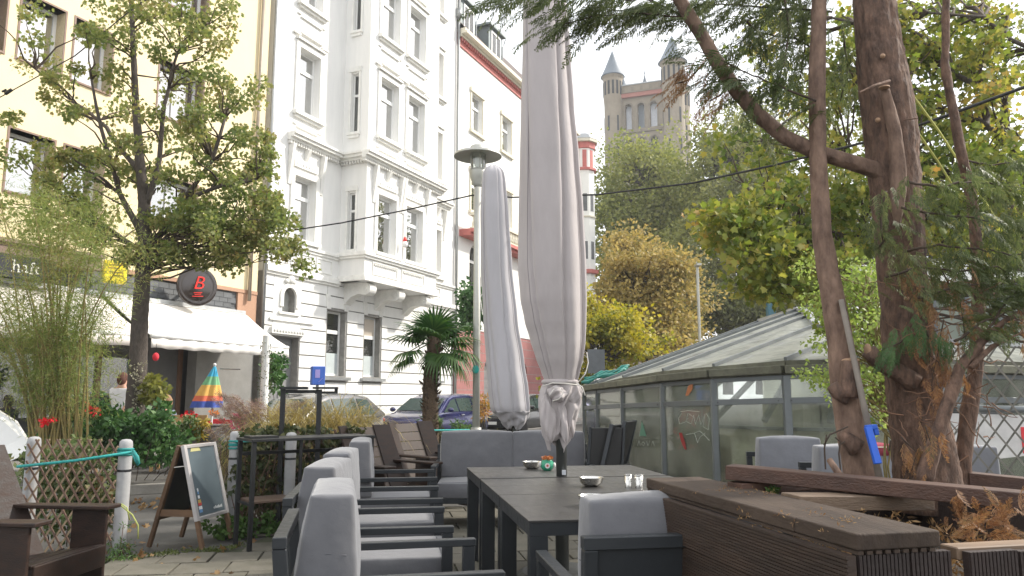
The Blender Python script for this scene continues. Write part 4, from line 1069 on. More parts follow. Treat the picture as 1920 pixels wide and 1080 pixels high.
q = MB(); q.ell((-.01,-.055,zt_(693)),(.05,.01,.06)); build('sticker', q, mat('sticker_turq', (.03,.45,.42), .5), t, smooth=True)

# ---------------------------------------------------------------- brown slatted armchairs (adirondack style)
def wood_chair(name, label, loc, rz, grp='dark brown wooden garden chairs', back_h=1.02, W=.74):
    t = thing(name, label, 'wooden chair', loc, rz, grp); h = W/2
    # faces +x ; seat boards
    for k in range(4):
        x1 = -.0-k*.145; z1 = .39-k*.022
        q = MB(); q.hexa([(x1-.135,-h+.04,z1-.045),(x1,-h+.04,z1-.023),(x1,h-.04,z1-.023),(x1-.135,h-.04,z1-.045)],[(x1-.135,-h+.04,z1-.022),(x1,-h+.04,z1),(x1,h-.04,z1),(x1-.135,h-.04,z1-.022)]); build('seat_board', q, m_dkwood, t, bevel=.004, seg=1)
    q = MB(); q.box(0.002,.024,-h+.04,h-.04,.25,.385); build('front_apron', q, m_dkwood, t, bevel=.004, seg=1)
    for s in (-1,1):
        y = s*(h-.012)
        q = MB(); q.box(-.24,.0,y-.013,y+.013,0,.612); build('leg', q, m_dkwood, t, bevel=.004, seg=1)
        q = MB(); q.beam((-.245,y-s*.028,.30),(-.80,y-s*.028,.05), .024, .13); build('leg', q, m_dkwood, t, bevel=.004, seg=1)
        q = MB(); e0 = y-s*.10; e1 = y+s*.055; q.hexa([(-.72,min(e0,e1)+.03,.613),(.06,min(e0,e1),.613),(.06,max(e0,e1),.613),(-.72,max(e0,e1)-.03,.613)],[(-.72,min(e0,e1)+.03,.638),(.06,min(e0,e1),.638),(.06,max(e0,e1),.638),(-.72,max(e0,e1)-.03,.638)]); build('armrest', q, m_dkwood, t, bevel=.005, seg=1)
        # wide winged side boards of the back
        yi = y-s*.17; f0, f1 = -.50, -.41; b0, b1 = f0-.5*(back_h-.3), f1-.5*(back_h-.3)
        bot = [(f0,yi,.30),(f1,y,.30),(f1-.02,y+s*.008,.30),(f0-.022,yi+s*.0,.30)]; top = [(b0,yi,back_h),(b1,y,back_h),(b1-.02,y+s*.008,back_h),(b0-.022,yi,back_h)]
        if s < 0: bot = bot[::-1]; top = top[::-1]
        q = MB(); q.hexa(bot, top); build('side_board', q, m_dkwood, t)
    n = 6
    for k in range(n):
        z0 = .34+k*(back_h-.36)/n; z1 = z0+(back_h-.36)/n-.006
        xa = -.52-(z0-.30)*.5; xb = -.52-(z1-.30)*.5
        q = MB(); q.hexa([(xa-.02,-h+.175,z0),(xa,-h+.175,z0),(xa,h-.175,z0),(xa-.02,h-.175,z0)],[(xb-.02,-h+.175,z1),(xb,-h+.175,z1),(xb,h-.175,z1),(xb-.02,h-.175,z1)]); build('back_board', q, m_greywood, t, bevel=.003, seg=1)
    return t
wood_chair('garden_chair', 'dark brown wooden chair cut off by the left edge of the picture', (-2.71,4.82,0), R(-5))
q_ = at(722,797,8.6)
wood_chair('garden_chair', 'brown slatted wooden chair right of the bar table under the golden grass', (q_.x+.36,8.15,0), R(-40))
q_ = at(806,797,9.9)
wood_chair('garden_chair', 'brown slatted wooden chair in front of the potted palm trunk', (q_.x+.33,9.35,0), R(-42))
# black folding chairs stacked against the pavilion
m_blk = mat('black_textilene', (.018,.018,.018), .6, var=.2, scale=20)
for k,(px,py,rz) in enumerate(((1138,802,6),(1160,796,62),(1181,790,66))):
    p = at(px,py,8.3+.12*k); t = thing('stacked_chair', ('front black chair leaning with its flat back towards the sofa','middle black chair of the leaning group by the pavilion','rearmost black chair leaning nearest the pavilion glass')[k], 'chair', (p.x,p.y,0), R(rz), 'black chairs leaning by the pavilion')
    top = p.z; w = .17 if k == 0 else .20; ln = .14 if k else 0
    sd = Vector((math.cos(R(-rz)),math.sin(R(-rz)),0))*(-.30 if k else -.08)     # foot offset: the chairs lean to the right
    def S_(x,y,z): u = 1-z/top; return (x+sd.x*u, y+sd.y*u, z)
    q = MB(); q.hexa([S_(-w,-.02,.30),S_(w,-.02,.30),S_(w,.02,.30),S_(-w,.02,.30)],[S_(-w,-.02,top),S_(w,-.02,top),S_(w,.02,top),S_(-w,.02,top)]); build('back', q, m_blk, t, bevel=.008, seg=2)
    for s_ in (-1,1):
        q = MB(); q.beam(S_(s_*(w+.015),-.05,0),S_(s_*(w+.015),.0,top+.01), .028, .045, up=(0,1,0)); build('leg', q, m_alu, t, bevel=.004)
        q = MB(); q.beam(S_(s_*w*.9,-.16,0),S_(s_*w*.9,-.03,.62), .028, .03, up=(0,1,0)); build('leg', q, m_alu, t)
    q = MB(); q.hexa([S_(-w,-.14,.16),S_(w,-.14,.16),S_(w,-.10,.16),S_(-w,-.10,.16)],[S_(-w,-.08,.60),S_(w,-.08,.60),S_(w,-.04,.60),S_(-w,-.04,.60)]); build('seat', q, m_blk, t, bevel=.006)
# ---------------------------------------------------------------- bar table and tall frame
m_bar = mat('black_steel', (.022,.023,.024), .5, .4, var=.1)
ba = Vector((-2.42,7.05,0)); bd = (Vector((-1.5,7.75,0))-ba)
t = thing('bar_table', 'tall black metal bar table in front of the ivy trellis', 'table', (ba+bd*.5), rot_of(bd))
L = bd.length/2
q = MB(); q.box(-L-.03,L+.03,-.22,.22,.94,.965); build('top', q, m_bar, t, bevel=.003, seg=1)
for sx in (-1,1):
    for sy in (-1,1): q = MB(); q.box(sx*L-.018,sx*L+.018,sy*.19-.018,sy*.19+.018,0,.939); build('leg', q, m_bar, t)
q = MB(); q.box(-L+.02,-L+.42,-.17,.17,.395,.42); build('shelf', q, mat('shelf_brown', (.10,.065,.045), .6), t, bevel=.004, seg=1)
q = MB(); q.box(-L+.02,L-.02,.175,.2,.80,.83); q.box(-L-.01,-L+.01,-.17,.17,.38,.40); q.box(-L+.41,-L+.43,-.18,.18,.38,.395); build('crossbar', q, m_bar, t)
q = MB(); q.box(-L+.43,-L+.455,-.19,-.165,0,.939); build('leg', q, m_bar, t)
q = MB(); q.box(-L,-L+.25,-.12,.1,.966,.985); build('tray', q, m_bar, t)
fp = at(565,742,8.0); fp.z = 0
t = thing('display_stand', 'black steel stand of two posts rising behind the bar table', 'stand', fp, R(8))
hz = at(565,722,8.0).z
for x in (-.185,.185): q = MB(); q.box(x-.024,x+.024,-.024,.024,0,hz-.045); build('post', q, m_bar, t)
q = MB(); q.box(-.21,.06,-.08,.08,hz-.045,hz-.018); build('top_plate', q, m_bar, t)
q = MB(); q.box(.12,.37,-.08,.08,hz-.04,hz-.02); build('top_plate', q, m_bar, t); q = MB(); q.box(.14,.36,-.02,.02,hz-.09,hz-.065); q.box(.34,.37,-.03,.03,hz-.09,hz-.04); build('bracket', q, m_bar, t)
q = MB(); q.box(-.161,.161,-.015,.015,hz-.085,hz-.05); build('crossbar', q, m_bar, t)
# ---------------------------------------------------------------- sandwich board
sp = at(370,1003,6.95); 
A0 = atz(310,1003,0); A1 = atz(393,1004,0); B0 = atz(422,985,0)
t = thing('sandwich_board', 'wooden A-frame chalkboard standing open on the asphalt path', 'sign board', (-2.98,7.3,0), R(81))
m_bwood = mat('board_wood', (.12,.068,.036), .7, var=.2, scale=5, bump=.2, stretch=(1,1,4)); m_bgrey = mat('board_frame_grey', (.42,.40,.39), .6, var=.08)
m_slt = mat('chalk_slate', (.085,.115,.13), .5, var=.15, scale=3)
H = .90; sp_ = .26; hw = .25
for s,(fm) in ((-1,m_bgrey),(1,m_bwood)):
    yb = s*sp_; yt = s*.02
    def P_(x,u,d=0): 
        y = yb+(yt-yb)*u; nrm = Vector((0, s*H, (sp_-.02))).normalized(); return Vector((x, y, H*u))+nrm*d
    par = build('leaf_frame', MB().beam(P_(-hw,.26),P_(-hw,1),.035,.045,up=(1,0,0)).beam(P_(hw,.26),P_(hw,1),.035,.045,up=(1,0,0)).beam(P_(-hw+.018,.985),P_(hw-.018,.985),.04,.03,up=(0,0,1)).beam(P_(-hw+.018,.28),P_(hw-.018,.28),.04,.03,up=(0,0,1)), fm, t, bevel=.003, seg=1)
    build('board', MB().add([P_(-hw+.02,.30,.004),P_(hw-.02,.30,.004),P_(hw-.02,.97,.004),P_(-hw+.02,.97,.004),P_(-hw+.02,.30,-.006),P_(hw-.02,.30,-.006),P_(hw-.02,.97,-.006),P_(-hw+.02,.97,-.006)],[(0,1,2,3),(7,6,5,4),(0,4,5,1),(1,5,6,2),(2,6,7,3),(3,7,4,0)]), m_slt if s < 0 else m_black, par)
    for x in (-hw,hw): build('leg', MB().beam(P_(x,0),P_(x,.258),.035,.04,up=(1,0,0)), m_bwood, t, bevel=.003, seg=1)
    if s < 0:
        m_w = mat('chalk_white', (.6,.62,.62), .7)
        bt = [(.0,-.17,.03,m_w),(.03,-.165,.035,m_w),(.07,-.155,.045,mat('bottle_blue',(.12,.25,.45),.5)),(.13,-.15,.06,mat('bottle_red',(.55,.06,.05),.5)),(.165,-.15,.055,m_w),(.2,-.145,.05,MATS['bottle_blue'])]
        for k,(dz,x,w_,mm) in enumerate(((.02,-.17,.05,MATS['bottle_blue']),(.05,-.17,.055,m_w),(.085,-.17,.055,MATS['bottle_red']),(.11,-.17,.05,mat('bottle_gold',(.45,.30,.08),.5)),(.15,-.17,.03,m_w),(.19,-.17,.022,MATS['bottle_blue']),(.215,-.17,.02,m_w))):
            u0 = .31+dz*1.05; u1 = u0+.03
            build('bottle_print', MB().add([P_(x-w_/2,u0,.0055+.0005*k),P_(x+w_/2,u0,.0055+.0005*k),P_(x+w_/2,u1,.0055+.0005*k),P_(x-w_/2,u1,.0055+.0005*k)],[(0,1,2,3)]), mm, par)
        for k in range(9):
            x = .04+k*.017; build('lettering', MB().add([P_(x,.335,.006),P_(x+.012,.335,.006),P_(x+.012,.335+.018*(1+(k*7%3)*.3),.006),P_(x,.335+.018*(1+(k*7%3)*.3),.006)],[(0,1,2,3)]), m_w, par)
        build('smudge', MB().add([P_(-.17,.93,.006),P_(.0,.93,.006),P_(-.02,.965,.006),P_(-.15,.965,.006)],[(0,1,2,3)]), mat('chalk_yellow',(.5,.47,.22),.9), par)
build('spreader_bar', MB().beam((hw-.5,-.18,.30),(hw-.5,.18,.30),.02,.06,up=(0,0,1)), m_bwood, t); build('hinge_cord', MB().tube([(-hw-.01,-.08,.72),(-hw-.01,.09,.70)],.004,6), m_cord, t)
# ---------------------------------------------------------------- posts, rope
m_post = mat('concrete_post', (.30,.30,.30), .75, var=.14, scale=6, bump=.2)
def post(label, x, y, h, r=.055):
    t = thing('bollard_post', label, 'post', (x,y,0), 0, 'round grey rope posts')
    q = MB(); q.lathe([(r,0),(r,h-.05),(r*.92,h-.02),(r*.6,h-.004),(.001,h)], 24, cap=False); build('shaft', q, m_post, t, smooth=True)
    q = MB(); q.lathe([(r*1.03,h*.72),(r*1.05,h*.73),(r*1.03,h*.74)], 24, cap=False); build('cable_tie', q, m_black, t); return t
PA = (-3.33,6.66); PB = (-4.15,6.7); PC = (-2.78,7.75); PD = (-2.15,8.1)
post('grey post with turquoise rope knotted round its top, right of the brown chair', *PA, .98)
post('grey post behind the back of the brown chair at the left edge', *PB, 1.0)
post('grey post wrapped in turquoise rope behind the chalkboard', *PC, 1.0)
q_ = at(547,800,7.9); post('grey post standing behind the bar table in the ivy', q_.x, 7.9, .98)
q_ = at(371,880,11.5); post('small grey post under the red flower bush', q_.x, 11.5, .55, .04)
q_ = at(378,820,12.5); post('short grey post behind the chalkboard near the flower tubs', q_.x-.0, 12.2, .75, .045)
m_rope = mat('turquoise_rope', (.02,.27,.25), .7, var=.3, scale=60)
t = thing('rope', 'turquoise rope strung between the grey posts', 'rope', (0,0,0))
q = MB(); a = at(32,875,6.55); b = at(248,848,6.55)
q.tube([a, a.lerp(b,.5)+Vector((0,0,-.01)), b], .012, 8); build('strand', q, m_rope, t, smooth=True)
q = MB()
for k in range(3): q.lathe([(.058,.84+k*.022),(.07,.85+k*.022),(.058,.862+k*.022)], 20, (*PA,0), cap=False)
for k in range(4): q.lathe([(.056,.86+k*.03-(.1 if k>1 else 0)),(.068,.87+k*.03-(.1 if k>1 else 0)),(.056,.88+k*.03-(.1 if k>1 else 0))], 20, (*PC,0), cap=False)
build('coil', q, m_rope, t, smooth=True)
q = MB(); q.tube([at(250,846,6.55),at(258,858,6.5),at(260,870,6.5)], .014, 8); q.tube([at(248,848,6.55),at(254,862,6.5),at(259,872,6.52)], .011, 8); build('tail', q, m_rope, t, smooth=True)
q = MB(); q.tube([at(440,828,7.7),at(486,827,7.6)], .010, 6); q.tube([at(740,808,9.9),at(880,806,10.9)], .012, 6); q.tube([at(676,806,9.4),at(740,808,9.9)], .012, 6); build('strand', q, m_rope, t, smooth=True)
t = thing('hanging_string', 'thin yellow-green cord hanging from the grey post by the brown chair', 'cord', (0,0,0))
q = MB(); q.tube([at(222,944,6.5),at(235,955,6.48),at(248,965,6.48),at(259,985,6.48),at(259,1010,6.5)], .006, 6); q.tube([at(220,950,6.5),at(228,945,6.48),at(238,952,6.48),at(243,975,6.5)], .006, 6); build('cord', q, mat('cord_green', (.35,.38,.10), .7), t, smooth=True)
# ---------------------------------------------------------------- blue box on a post
p = at(595,722,13); t = thing('blue_box', 'small blue metal bin on a thin post in front of the white house', 'bin', (p.x,p.y,0), FANG-R(40))
z0, z1 = at(595,722,13).z, at(595,687,13).z
q = MB(); q.box(-.11,.11,-.09,.09,z0,z1); build('box', q, mat('bin_blue', (.06,.15,.55), .45, var=.08), t, bevel=.012, seg=2)
q = MB(); q.box(-.06,.02,-.094,-.091,z0+.12,z0+.26); q.tube([(-.0,-.093,z0+.05),(.07,-.093,z0+.12)],.004,5); build('marking', q, mat('bin_mark', (.35,.30,.65), .5), t)
q = MB(); q.tube([(0,0,0),(0,0,z0)], .025, 8); build('post', q, m_zinc, t)

# ---------------------------------------------------------------- planter of deck boards
CA = Vector((.855,1.96,0)); CB_ = Vector((.566,3.23,0)); pd = (CB_-CA).normalized(); pr_ = Vector((pd.y,-pd.x,0))   # pr_: to the right
PT = thing('plank_planter', 'raised planter of dark ribbed deck boards in the right foreground', 'planter', CA, rot_of(pd)-math.pi/2)
# local: y along pd (away), x to the right
LEN = (CB_-CA).length
m_deck = mat('ribbed_deck', (.015,.009,.006), .65, var=.35, scale=5, bump=.5, bscale=50, stretch=(1,.3,1), col2=(.050,.028,.017))
m_deckg = mat('deck_grey', (.022,.014,.010), .8, spec=.3, var=.25, scale=4, bump=.5, bscale=60, stretch=(1.5,.4,1), col2=(.075,.054,.040))
m_deckr = mat('deck_reddish', (.022,.013,.011), .65, var=.3, scale=4, bump=.4, bscale=60)
def ribbed(x0, x1, y0, y1, z0, z1, axis, n):
    """board with grooves on one face; axis 'L': left face ribs along y; 'F': front face vertical ribs"""
    mb = MB()
    if axis == 'L':
        mb.box(x0+.004, x1, y0, y1, z0, z1)
        for k in range(n):
            a = z0+(z1-z0)*(k+.12)/n; b = z0+(z1-z0)*(k+.88)/n
            mb.box(x0, x0+.0039, y0, y1, a, b)
    else:
        mb.box(x0, x1, y0+.005, y1, z0, z1)
        for k in range(n):
            a = x0+(x1-x0)*(k+.14)/n; b = x0+(x1-x0)*(k+.86)/n
            mb.box(a, b, y0, y0+.0049, z0, z1)
    return mb
zt0 = .958
for k in range(6):
    z1 = zt0-k*.150; z0 = z1-.146
    build('deck_board', ribbed(-.035+.006*(k % 2), -.008, -.012, LEN+.03, z0, z1, 'L', 15), m_deck, PT, bevel=.0)
for k, (x0,x1) in enumerate(((-.0,.146),(.150,.27))):
    build('deck_board', ribbed(x0, x1, -.012, .014, .30, zt0-.0, 'F', 13 if k == 0 else 10), m_deckr, PT)
for k in range(5):
    x0 = .31+k*.152; build('deck_board', ribbed(x0, x0+.146, -.03, -.004, .30, .955-.004*k, 'F', 13), m_deckr, PT)
q = MB(); q.box(.30,1.15,-.0,.06,.93,.962); build('rim_board', q, mat('rim_wood', (.17,.115,.075), .7, var=.25, scale=5, stretch=(.4,3,1)), PT, bevel=.003, seg=1)
# cap of two boards, underside scalloped
for (y0,y1) in ((-.02,.245),(.248,LEN+.0)):
    q = MB(); q.box(0-.01,.235,y0,y1,.970,1.012); cb = build('cap_board', q, m_deckg, PT, bevel=.006, seg=2)
q = MB()
for k in range(9): q.box(-.004+k*.026, .012+k*.026, -.016, LEN, .960, .969)
build('cap_ribs', q, m_deckg, PT, kind='stuff')
for (x0,x1,y0,y1,m_) in ((.24,1.2,LEN-.02,LEN+.02,m_deckr),(1.16,1.2,0,LEN-.02,m_deckr)):
    q = MB(); q.box(x0,x1,y0,y1,.3,.955); build('deck_board', q, m_, PT)
q = MB(); q.box(0,1.16,.02,LEN-.02,0,.78); so = build('soil', q, m_soil, PT)
# loose planks
def loose(label, px0, py0, px1, py1, z, Y0, Y1, w, h, m, dz=0):
    a = at(px0,py0,Y0); b = at(px1,py1,Y1); t = thing('loose_plank', label, 'plank', a, 0)
    q = MB(); q.beam(Vector((0,0,0)), b-a, w, h); build('plank', q, m, t, bevel=.004, seg=2); return t
m_plank = mat('plank_brown', (.036,.016,.010), .6, var=.25, scale=4, bump=.4, bscale=50, stretch=(.5,3,3), col2=(.085,.043,.028))
m_plank2 = mat('plank_tan', (.13,.09,.06), .65, var=.25, scale=4, bump=.4, bscale=50, stretch=(.5,3,3))
loose('long reddish brown plank lying across the planter towards the right edge', 1367,884, 2050,950, 0, 2.95, 2.35, .10, .052, m_plank)
loose('short weathered plank resting under the long plank, its sawn end towards the left', 1482,940, 1730,940, 0, 2.62, 2.75, .11, .048, m_plank2)
loose('dark short plank lying flat left of the small weed', 1377,915, 1530,905, 0, 2.9, 3.0, .10, .04, m_plank)
loose('thick beam crossing behind the trunks at the right edge', 1815,900, 2050,925, 0, 3.4, 3.2, .10, .07, m_plank)
# ================================================================= glass pavilion
m_pfr = mat('pavilion_steel', (.150,.165,.170), .5, .3, var=.1, scale=8)
m_pgl = glass_mat('dirty_glass', tint=(.90,.93,.90), refl=.07, dirt=.17, dirtcol=(.42,.44,.38), rough=.03)
m_proof = glass_mat('pavilion_roof_panel', tint=(.8,.85,.8), refl=.14, dirt=.72, dirtcol=(.44,.45,.42), rough=.2)
m_gut = mat('gutter_mossy', (.125,.125,.09), .8, var=.35, scale=6, bump=.5)
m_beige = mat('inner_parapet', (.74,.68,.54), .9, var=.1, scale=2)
PV = thing('glass_pavilion', 'low grey steel and glass pavilion with ribbed sloping roof and scratched panes', 'pavilion', (0,0,0))
posts = [(1096,14.2,736,730,765),(1121,13.2,733,724,763),(1168,12.0,728,714,761),(1243,10.75,719,702,758),(1338,9.75,711,694,755),(1473,9.0,704,683,751),(1610,8.7,701,680,749),(1760,8.9,702,681,749),(1930,9.6,705,686,751)]
E_ = [at(p[0],p[2],p[1]) for p in posts]; G_ = [at(p[0],p[3],p[1]) for p in posts]; Ra = [at(p[0],p[4],p[1]) for p in posts]
def zz(v, z): return Vector((v.x, v.y, z))
for i, e in enumerate(E_):
    q = MB(); q.beam(zz(e,0), e, .085, .085, up=(0,1,0)); build('post', q, m_pfr, PV, bevel=.006, seg=1)
for i in range(len(E_)-1):
    a, b = E_[i], E_[i+1]; ra, rb = Ra[i], Ra[i+1]; d = (b-a); d.z = 0; n = Vector((d.y,-d.x,0)).normalized()
    if n.y > 0: n = -n
    q = MB(); q.beam(ra, rb, .05, .07); build('rail', q, m_pfr, PV, bevel=.004, seg=1)
    q = MB(); q.beam(a-Vector((0,0,.02)), b-Vector((0,0,.02)), .06, .05); build('head_rail', q, m_pfr, PV)
    q = MB(); q.beam(zz(a,.17), zz(b,.17), .06, .08); build('sill_rail', q, m_pfr, PV)
    q = MB(); q.beam(a+n*.05+Vector((0,0,.07)), b+n*.05+Vector((0,0,.07)), .12, .10); build('gutter', q, m_gut, PV, bevel=.01, seg=1)
    q = MB(); q.prism([a+Vector((0,0,-.01)),b+Vector((0,0,-.01)),G_[i+1]+Vector((0,0,.045)),G_[i]+Vector((0,0,.045))], n*.02); build('fascia', q, m_gut, PV)
    for (lo1,lo2,hi1,hi2) in ((zz(a,.2),zz(b,.2),ra-Vector((0,0,.036)),rb-Vector((0,0,.036))),(ra+Vector((0,0,.036)),rb+Vector((0,0,.036)),a-Vector((0,0,.046)),b-Vector((0,0,.046)))):
        q = MB(); q.prism([lo1,lo2,hi2,hi1], n*.008); build('pane', q, m_pgl, PV)
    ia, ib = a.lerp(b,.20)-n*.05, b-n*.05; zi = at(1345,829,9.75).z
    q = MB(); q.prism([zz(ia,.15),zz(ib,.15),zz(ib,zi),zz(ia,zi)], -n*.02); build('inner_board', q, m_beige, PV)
    for t_ in (.08,.92):      # bolts on the rail
        p = ra.lerp(rb,t_)+n*.028; q = MB(); q.lathe([(.008,0),(.008,.006)], 8); o = build('bolt', q, m_black, PV); o.location = p; o.rotation_euler = (R(90),0,0)
tops = [(1425,604,16.2),(1498,581,15.2),(1508,586,14.4),(1517,593,13.4),(1532,611,12.2),(1590,628,11.2),(1690,640,10.8),(1820,645,10.9),(1950,655,11.4)]
T_ = [at(*t) for t in tops]
for i in range(len(G_)-1):
    a, b, c, d = G_[i]+Vector((0,0,.04)), G_[i+1]+Vector((0,0,.04)), T_[i+1], T_[i]
    n = (b-a).cross(c-a).normalized(); n = n if n.z > 0 else -n
    q = MB(); q.add([a,b,c,d,a-n*.02,b-n*.02,c-n*.02,d-n*.02],[(0,1,2,3),(7,6,5,4),(0,4,5,1),(1,5,6,2),(2,6,7,3),(3,7,4,0)]); build('roof_panel', q, m_proof, PV)
for i in range(len(G_)):
    q = MB(); q.beam(G_[i]+Vector((0,0,.06)), T_[i]+Vector((0,0,.025)), .035, .05); build('roof_seam', q, m_pfr, PV)
for i in range(len(T_)-1):
    q = MB(); q.beam(T_[i]+Vector((0,0,.03)), T_[i+1]+Vector((0,0,.03)), .14, .06); build('ridge_cap', q, m_zinc, PV)
    q = MB(); q.prism([zz(T_[i],1.2),zz(T_[i+1],1.2),T_[i+1]-Vector((0,0,.1)),T_[i]-Vector((0,0,.1))], (0,.02,0)); build('rear_pane', q, m_pgl, PV)
    q = MB(); q.prism([zz(T_[i],0),zz(T_[i+1],0),zz(T_[i+1],1.2),zz(T_[i],1.2)], (0,.1,0)); build('rear_wall', q, mat('pavilion_rear', (.30,.31,.26), .8, var=.3, scale=1.2), PV)
off = Vector((.22,.32,0))
for i in range(len(E_)-1):
    a, b = zz(E_[i],0)+off, zz(E_[i+1],0)+off
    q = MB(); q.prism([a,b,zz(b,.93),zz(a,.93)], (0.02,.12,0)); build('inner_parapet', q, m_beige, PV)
    q = MB(); q.beam(zz(a,.93+.02), zz(b,.93+.02), .2, .04); build('parapet_cap', q, m_pfr, PV)
    q = MB(); q.beam(zz(a,.98)+Vector((.9,1.2,0)), T_[i]-Vector((.3,.4,.25)), .07,.07); build('inner_strut', q, m_pfr, PV)
    for h_ in (.35,): q = MB(); q.beam(zz(a,1.25)+Vector((1.2,1.6,0)), zz(b,1.25)+Vector((1.2,1.6,0)), .05, .06); build('handrail', q, m_zinc, PV)
# scratches and stickers on the glass
m_scr = mat('paint_white', (.50,.52,.48), .8)
def on_pane(px, py, i, d=-.025):   # point on the plane of bay i, hit by the line of sight
    a, b = E_[i], E_[i+1]; dd = b-a; dd.z = 0; n = Vector((dd.y,-dd.x,0)).normalized(); n = -n if n.y > 0 else n
    r = Vector(ray(px,py)); o = Vector((0,0,EYE)); t = ((a+n*.018-o).dot(n))/r.dot(n); return o+r*t
gf = thing('graffiti', 'white scrawled graffiti tag on the pavilion pane behind the tumblers', 'graffiti', (0,0,0))
strokes = [[(1278,775),(1272,785),(1274,795),(1284,792),(1290,784)],[(1290,775),(1286,790),(1296,795),(1300,782),(1292,776)],[(1300,778),(1304,796),(1310,778),(1314,797),(1322,776)],[(1322,776),(1318,800),(1328,806),(1330,785),(1324,775)],[(1286,815),(1302,812),(1312,808),(1320,815),(1330,826)],[(1302,812),(1308,830),(1312,820),(1322,812)],[(1276,772),(1290,770),(1310,772)]]
for st in strokes: q = MB(); q.tube([on_pane(x,y,3) for x,y in st], .0032, 4); build('stroke', q, m_scr, gf)
st = thing('etched_letters', 'faint etched letters AOVA low on the pavilion pane beside the black chairs', 'lettering', (0,0,0))
for k, stk in enumerate(([(1195,836),(1198,826),(1201,836)],[(1206,828),(1203,832),(1206,836),(1209,832),(1206,828)],[(1212,827),(1215,836),(1218,827)],[(1221,836),(1224,827),(1227,836)])):
    q = MB(); q.tube([on_pane(x,y,2) for x,y in stk], .002, 4); build('letter', q, m_scr, st)
def sticker(label, pts, i, col):
    t = thing('sticker', label, 'sticker', (0,0,0)); P = [on_pane(x,y,i) for x,y in pts]
    q = MB(); q.prism(P, (0,-.004,0)); build('film', q, mat('stk_%d' % len(MATS), col, .5, var=.2, scale=30), t); return t
t = sticker('narrow red sticker streak on the pavilion pane under the graffiti', [(1273,812),(1278,811),(1284,828),(1287,843),(1283,842),(1277,828)], 3, (.30,.03,.03))
t = sticker('green and white triangular sticker on the pavilion pane above the black chairs', [(1203,789),(1206,797),(1212,818),(1199,817),(1202,800)], 2, (.06,.18,.12))
t = sticker('orange leaf-shaped sticker on an upper pavilion pane', [(1290,724),(1299,718),(1298,730),(1290,742),(1285,742)], 3, (.42,.15,.06))
# rolled teal tarp on the roof
t = thing('teal_tarp', 'crumpled teal tarpaulin lying on the left end of the pavilion roof', 'tarpaulin', (0,0,0))
q = MB()
for k in range(5):
    pts = [at(1090+j*13+k*3, 717-j*3.6-k*2.2+3*math.sin(j*1.7+k*2), 13.6+.25*k) for j in range(7)]; q.tube(pts, [.025+.015*math.sin(j*2+k) for j in range(7)], 7)
build('sheet', q, mat('tarp_teal', (.015,.17,.14), .5, var=.35, scale=5), t, smooth=True)

# rear glazed hall and the barrier at the right edge
RH = thing('glass_hall', 'pale glazed hall with grey posts behind the conifers at the right edge', 'building', (0,0,0))
for k in range(6):
    a = at(1690+k*62,640,12.5-.15*k); b = at(1690+(k+1)*62,640,12.5-.15*(k+1)); zt_a = at(1700,545,12.5).z; zb_ = at(1700,742,12.5).z
    q = MB(); q.prism([zz(a,.0),zz(b,.0),zz(b,zt_a),zz(a,zt_a)], (0,.02,0)); build('pane', q, mat('hall_glass', (.30,.34,.29), .25, var=.2, scale=.8, spec=.7), RH)
    q = MB(); q.beam(zz(a,0), zz(a,zt_a), .09, .12, up=(0,1,0)); build('post', q, m_pfr, RH); 
    for z_ in (zt_a, 1.9): q = MB(); q.beam(zz(a,z_)-Vector((0,.03,0)), zz(b,z_)-Vector((0,.03,0)), .1, .08); build('rail', q, m_pfr, RH)
    q = MB(); q.prism([zz(a,zt_a+.04),zz(b,zt_a+.04),zz(b,zt_a+.8)+Vector((0,2.5,0)),zz(a,zt_a+.8)+Vector((0,2.5,0))], (0,.02,.04)); build('roof_panel', q, m_proof, RH)
BR = thing('white_banner', 'white banner with red print hung on a grey rail behind the diamond trellis', 'banner', (0,0,0))
a, b = at(1765,765,7.6), at(2010,770,6.9)
q = MB(); q.tube([a,b], .035, 10); build('rail', q, m_pfr, BR, smooth=True)
q = MB(); q.prism([a-Vector((0,0,.05)), b-Vector((0,0,.05)), at(2010,845,6.9), at(1765,872,7.6)], (0,.02,0)); build('sheet', q, mat('banner_white', (.62,.61,.60), .7), BR)
p0 = a.lerp(b,.60)
for k,(dx,z0_,z1_) in enumerate(((.0,.16,.40),(.07,.12,.42),(.15,.2,.36))):
    c_ = a.lerp(b,.60)+Vector((dx,-.03,0)); q = MB(); q.box(c_.x,c_.x+.05,c_.y-.01,c_.y,c_.z-z1_,c_.z-z0_); build('print', q, mat('print_red', (.6,.04,.05), .6), BR)
for x in (a,b): q = MB(); q.tube([zz(x,0),x], .03, 8); build('post', q, m_pfr, BR)
q = MB(); c_=at(1800,795,7.8); q.box(c_.x-.3,c_.x+.3,c_.y-.25,c_.y-.1,c_.z-.14,c_.z+.16); t=thing('equipment_box','dark grey box behind the diamond trellis next to the conifer stems','box',(0,0,0)); build('box', q, mat('box_dk', (.06,.065,.07), .6), t, bevel=.03); q=MB(); q.box(c_.x-.2,c_.x+.2,c_.y-.27,c_.y-.251,c_.z-.04,c_.z+.02); build('lid', q, m_pfr, t)
q = MB(); c_ = at(1680,835,5.9); t = thing('red_cushion', 'dark red cushion lying behind the pale sofa', 'cushion', c_); q.box(-.12,.10,.2,.45,-.1,.0); build('cover', q, mat('cushion_red', (.22,.03,.05), .9, var=.2), t, bevel=.05, seg=3)
q = MB(); q.box(-.10,.08,.195,.199,-.03,-.022); build('trim', q, m_cream, t)

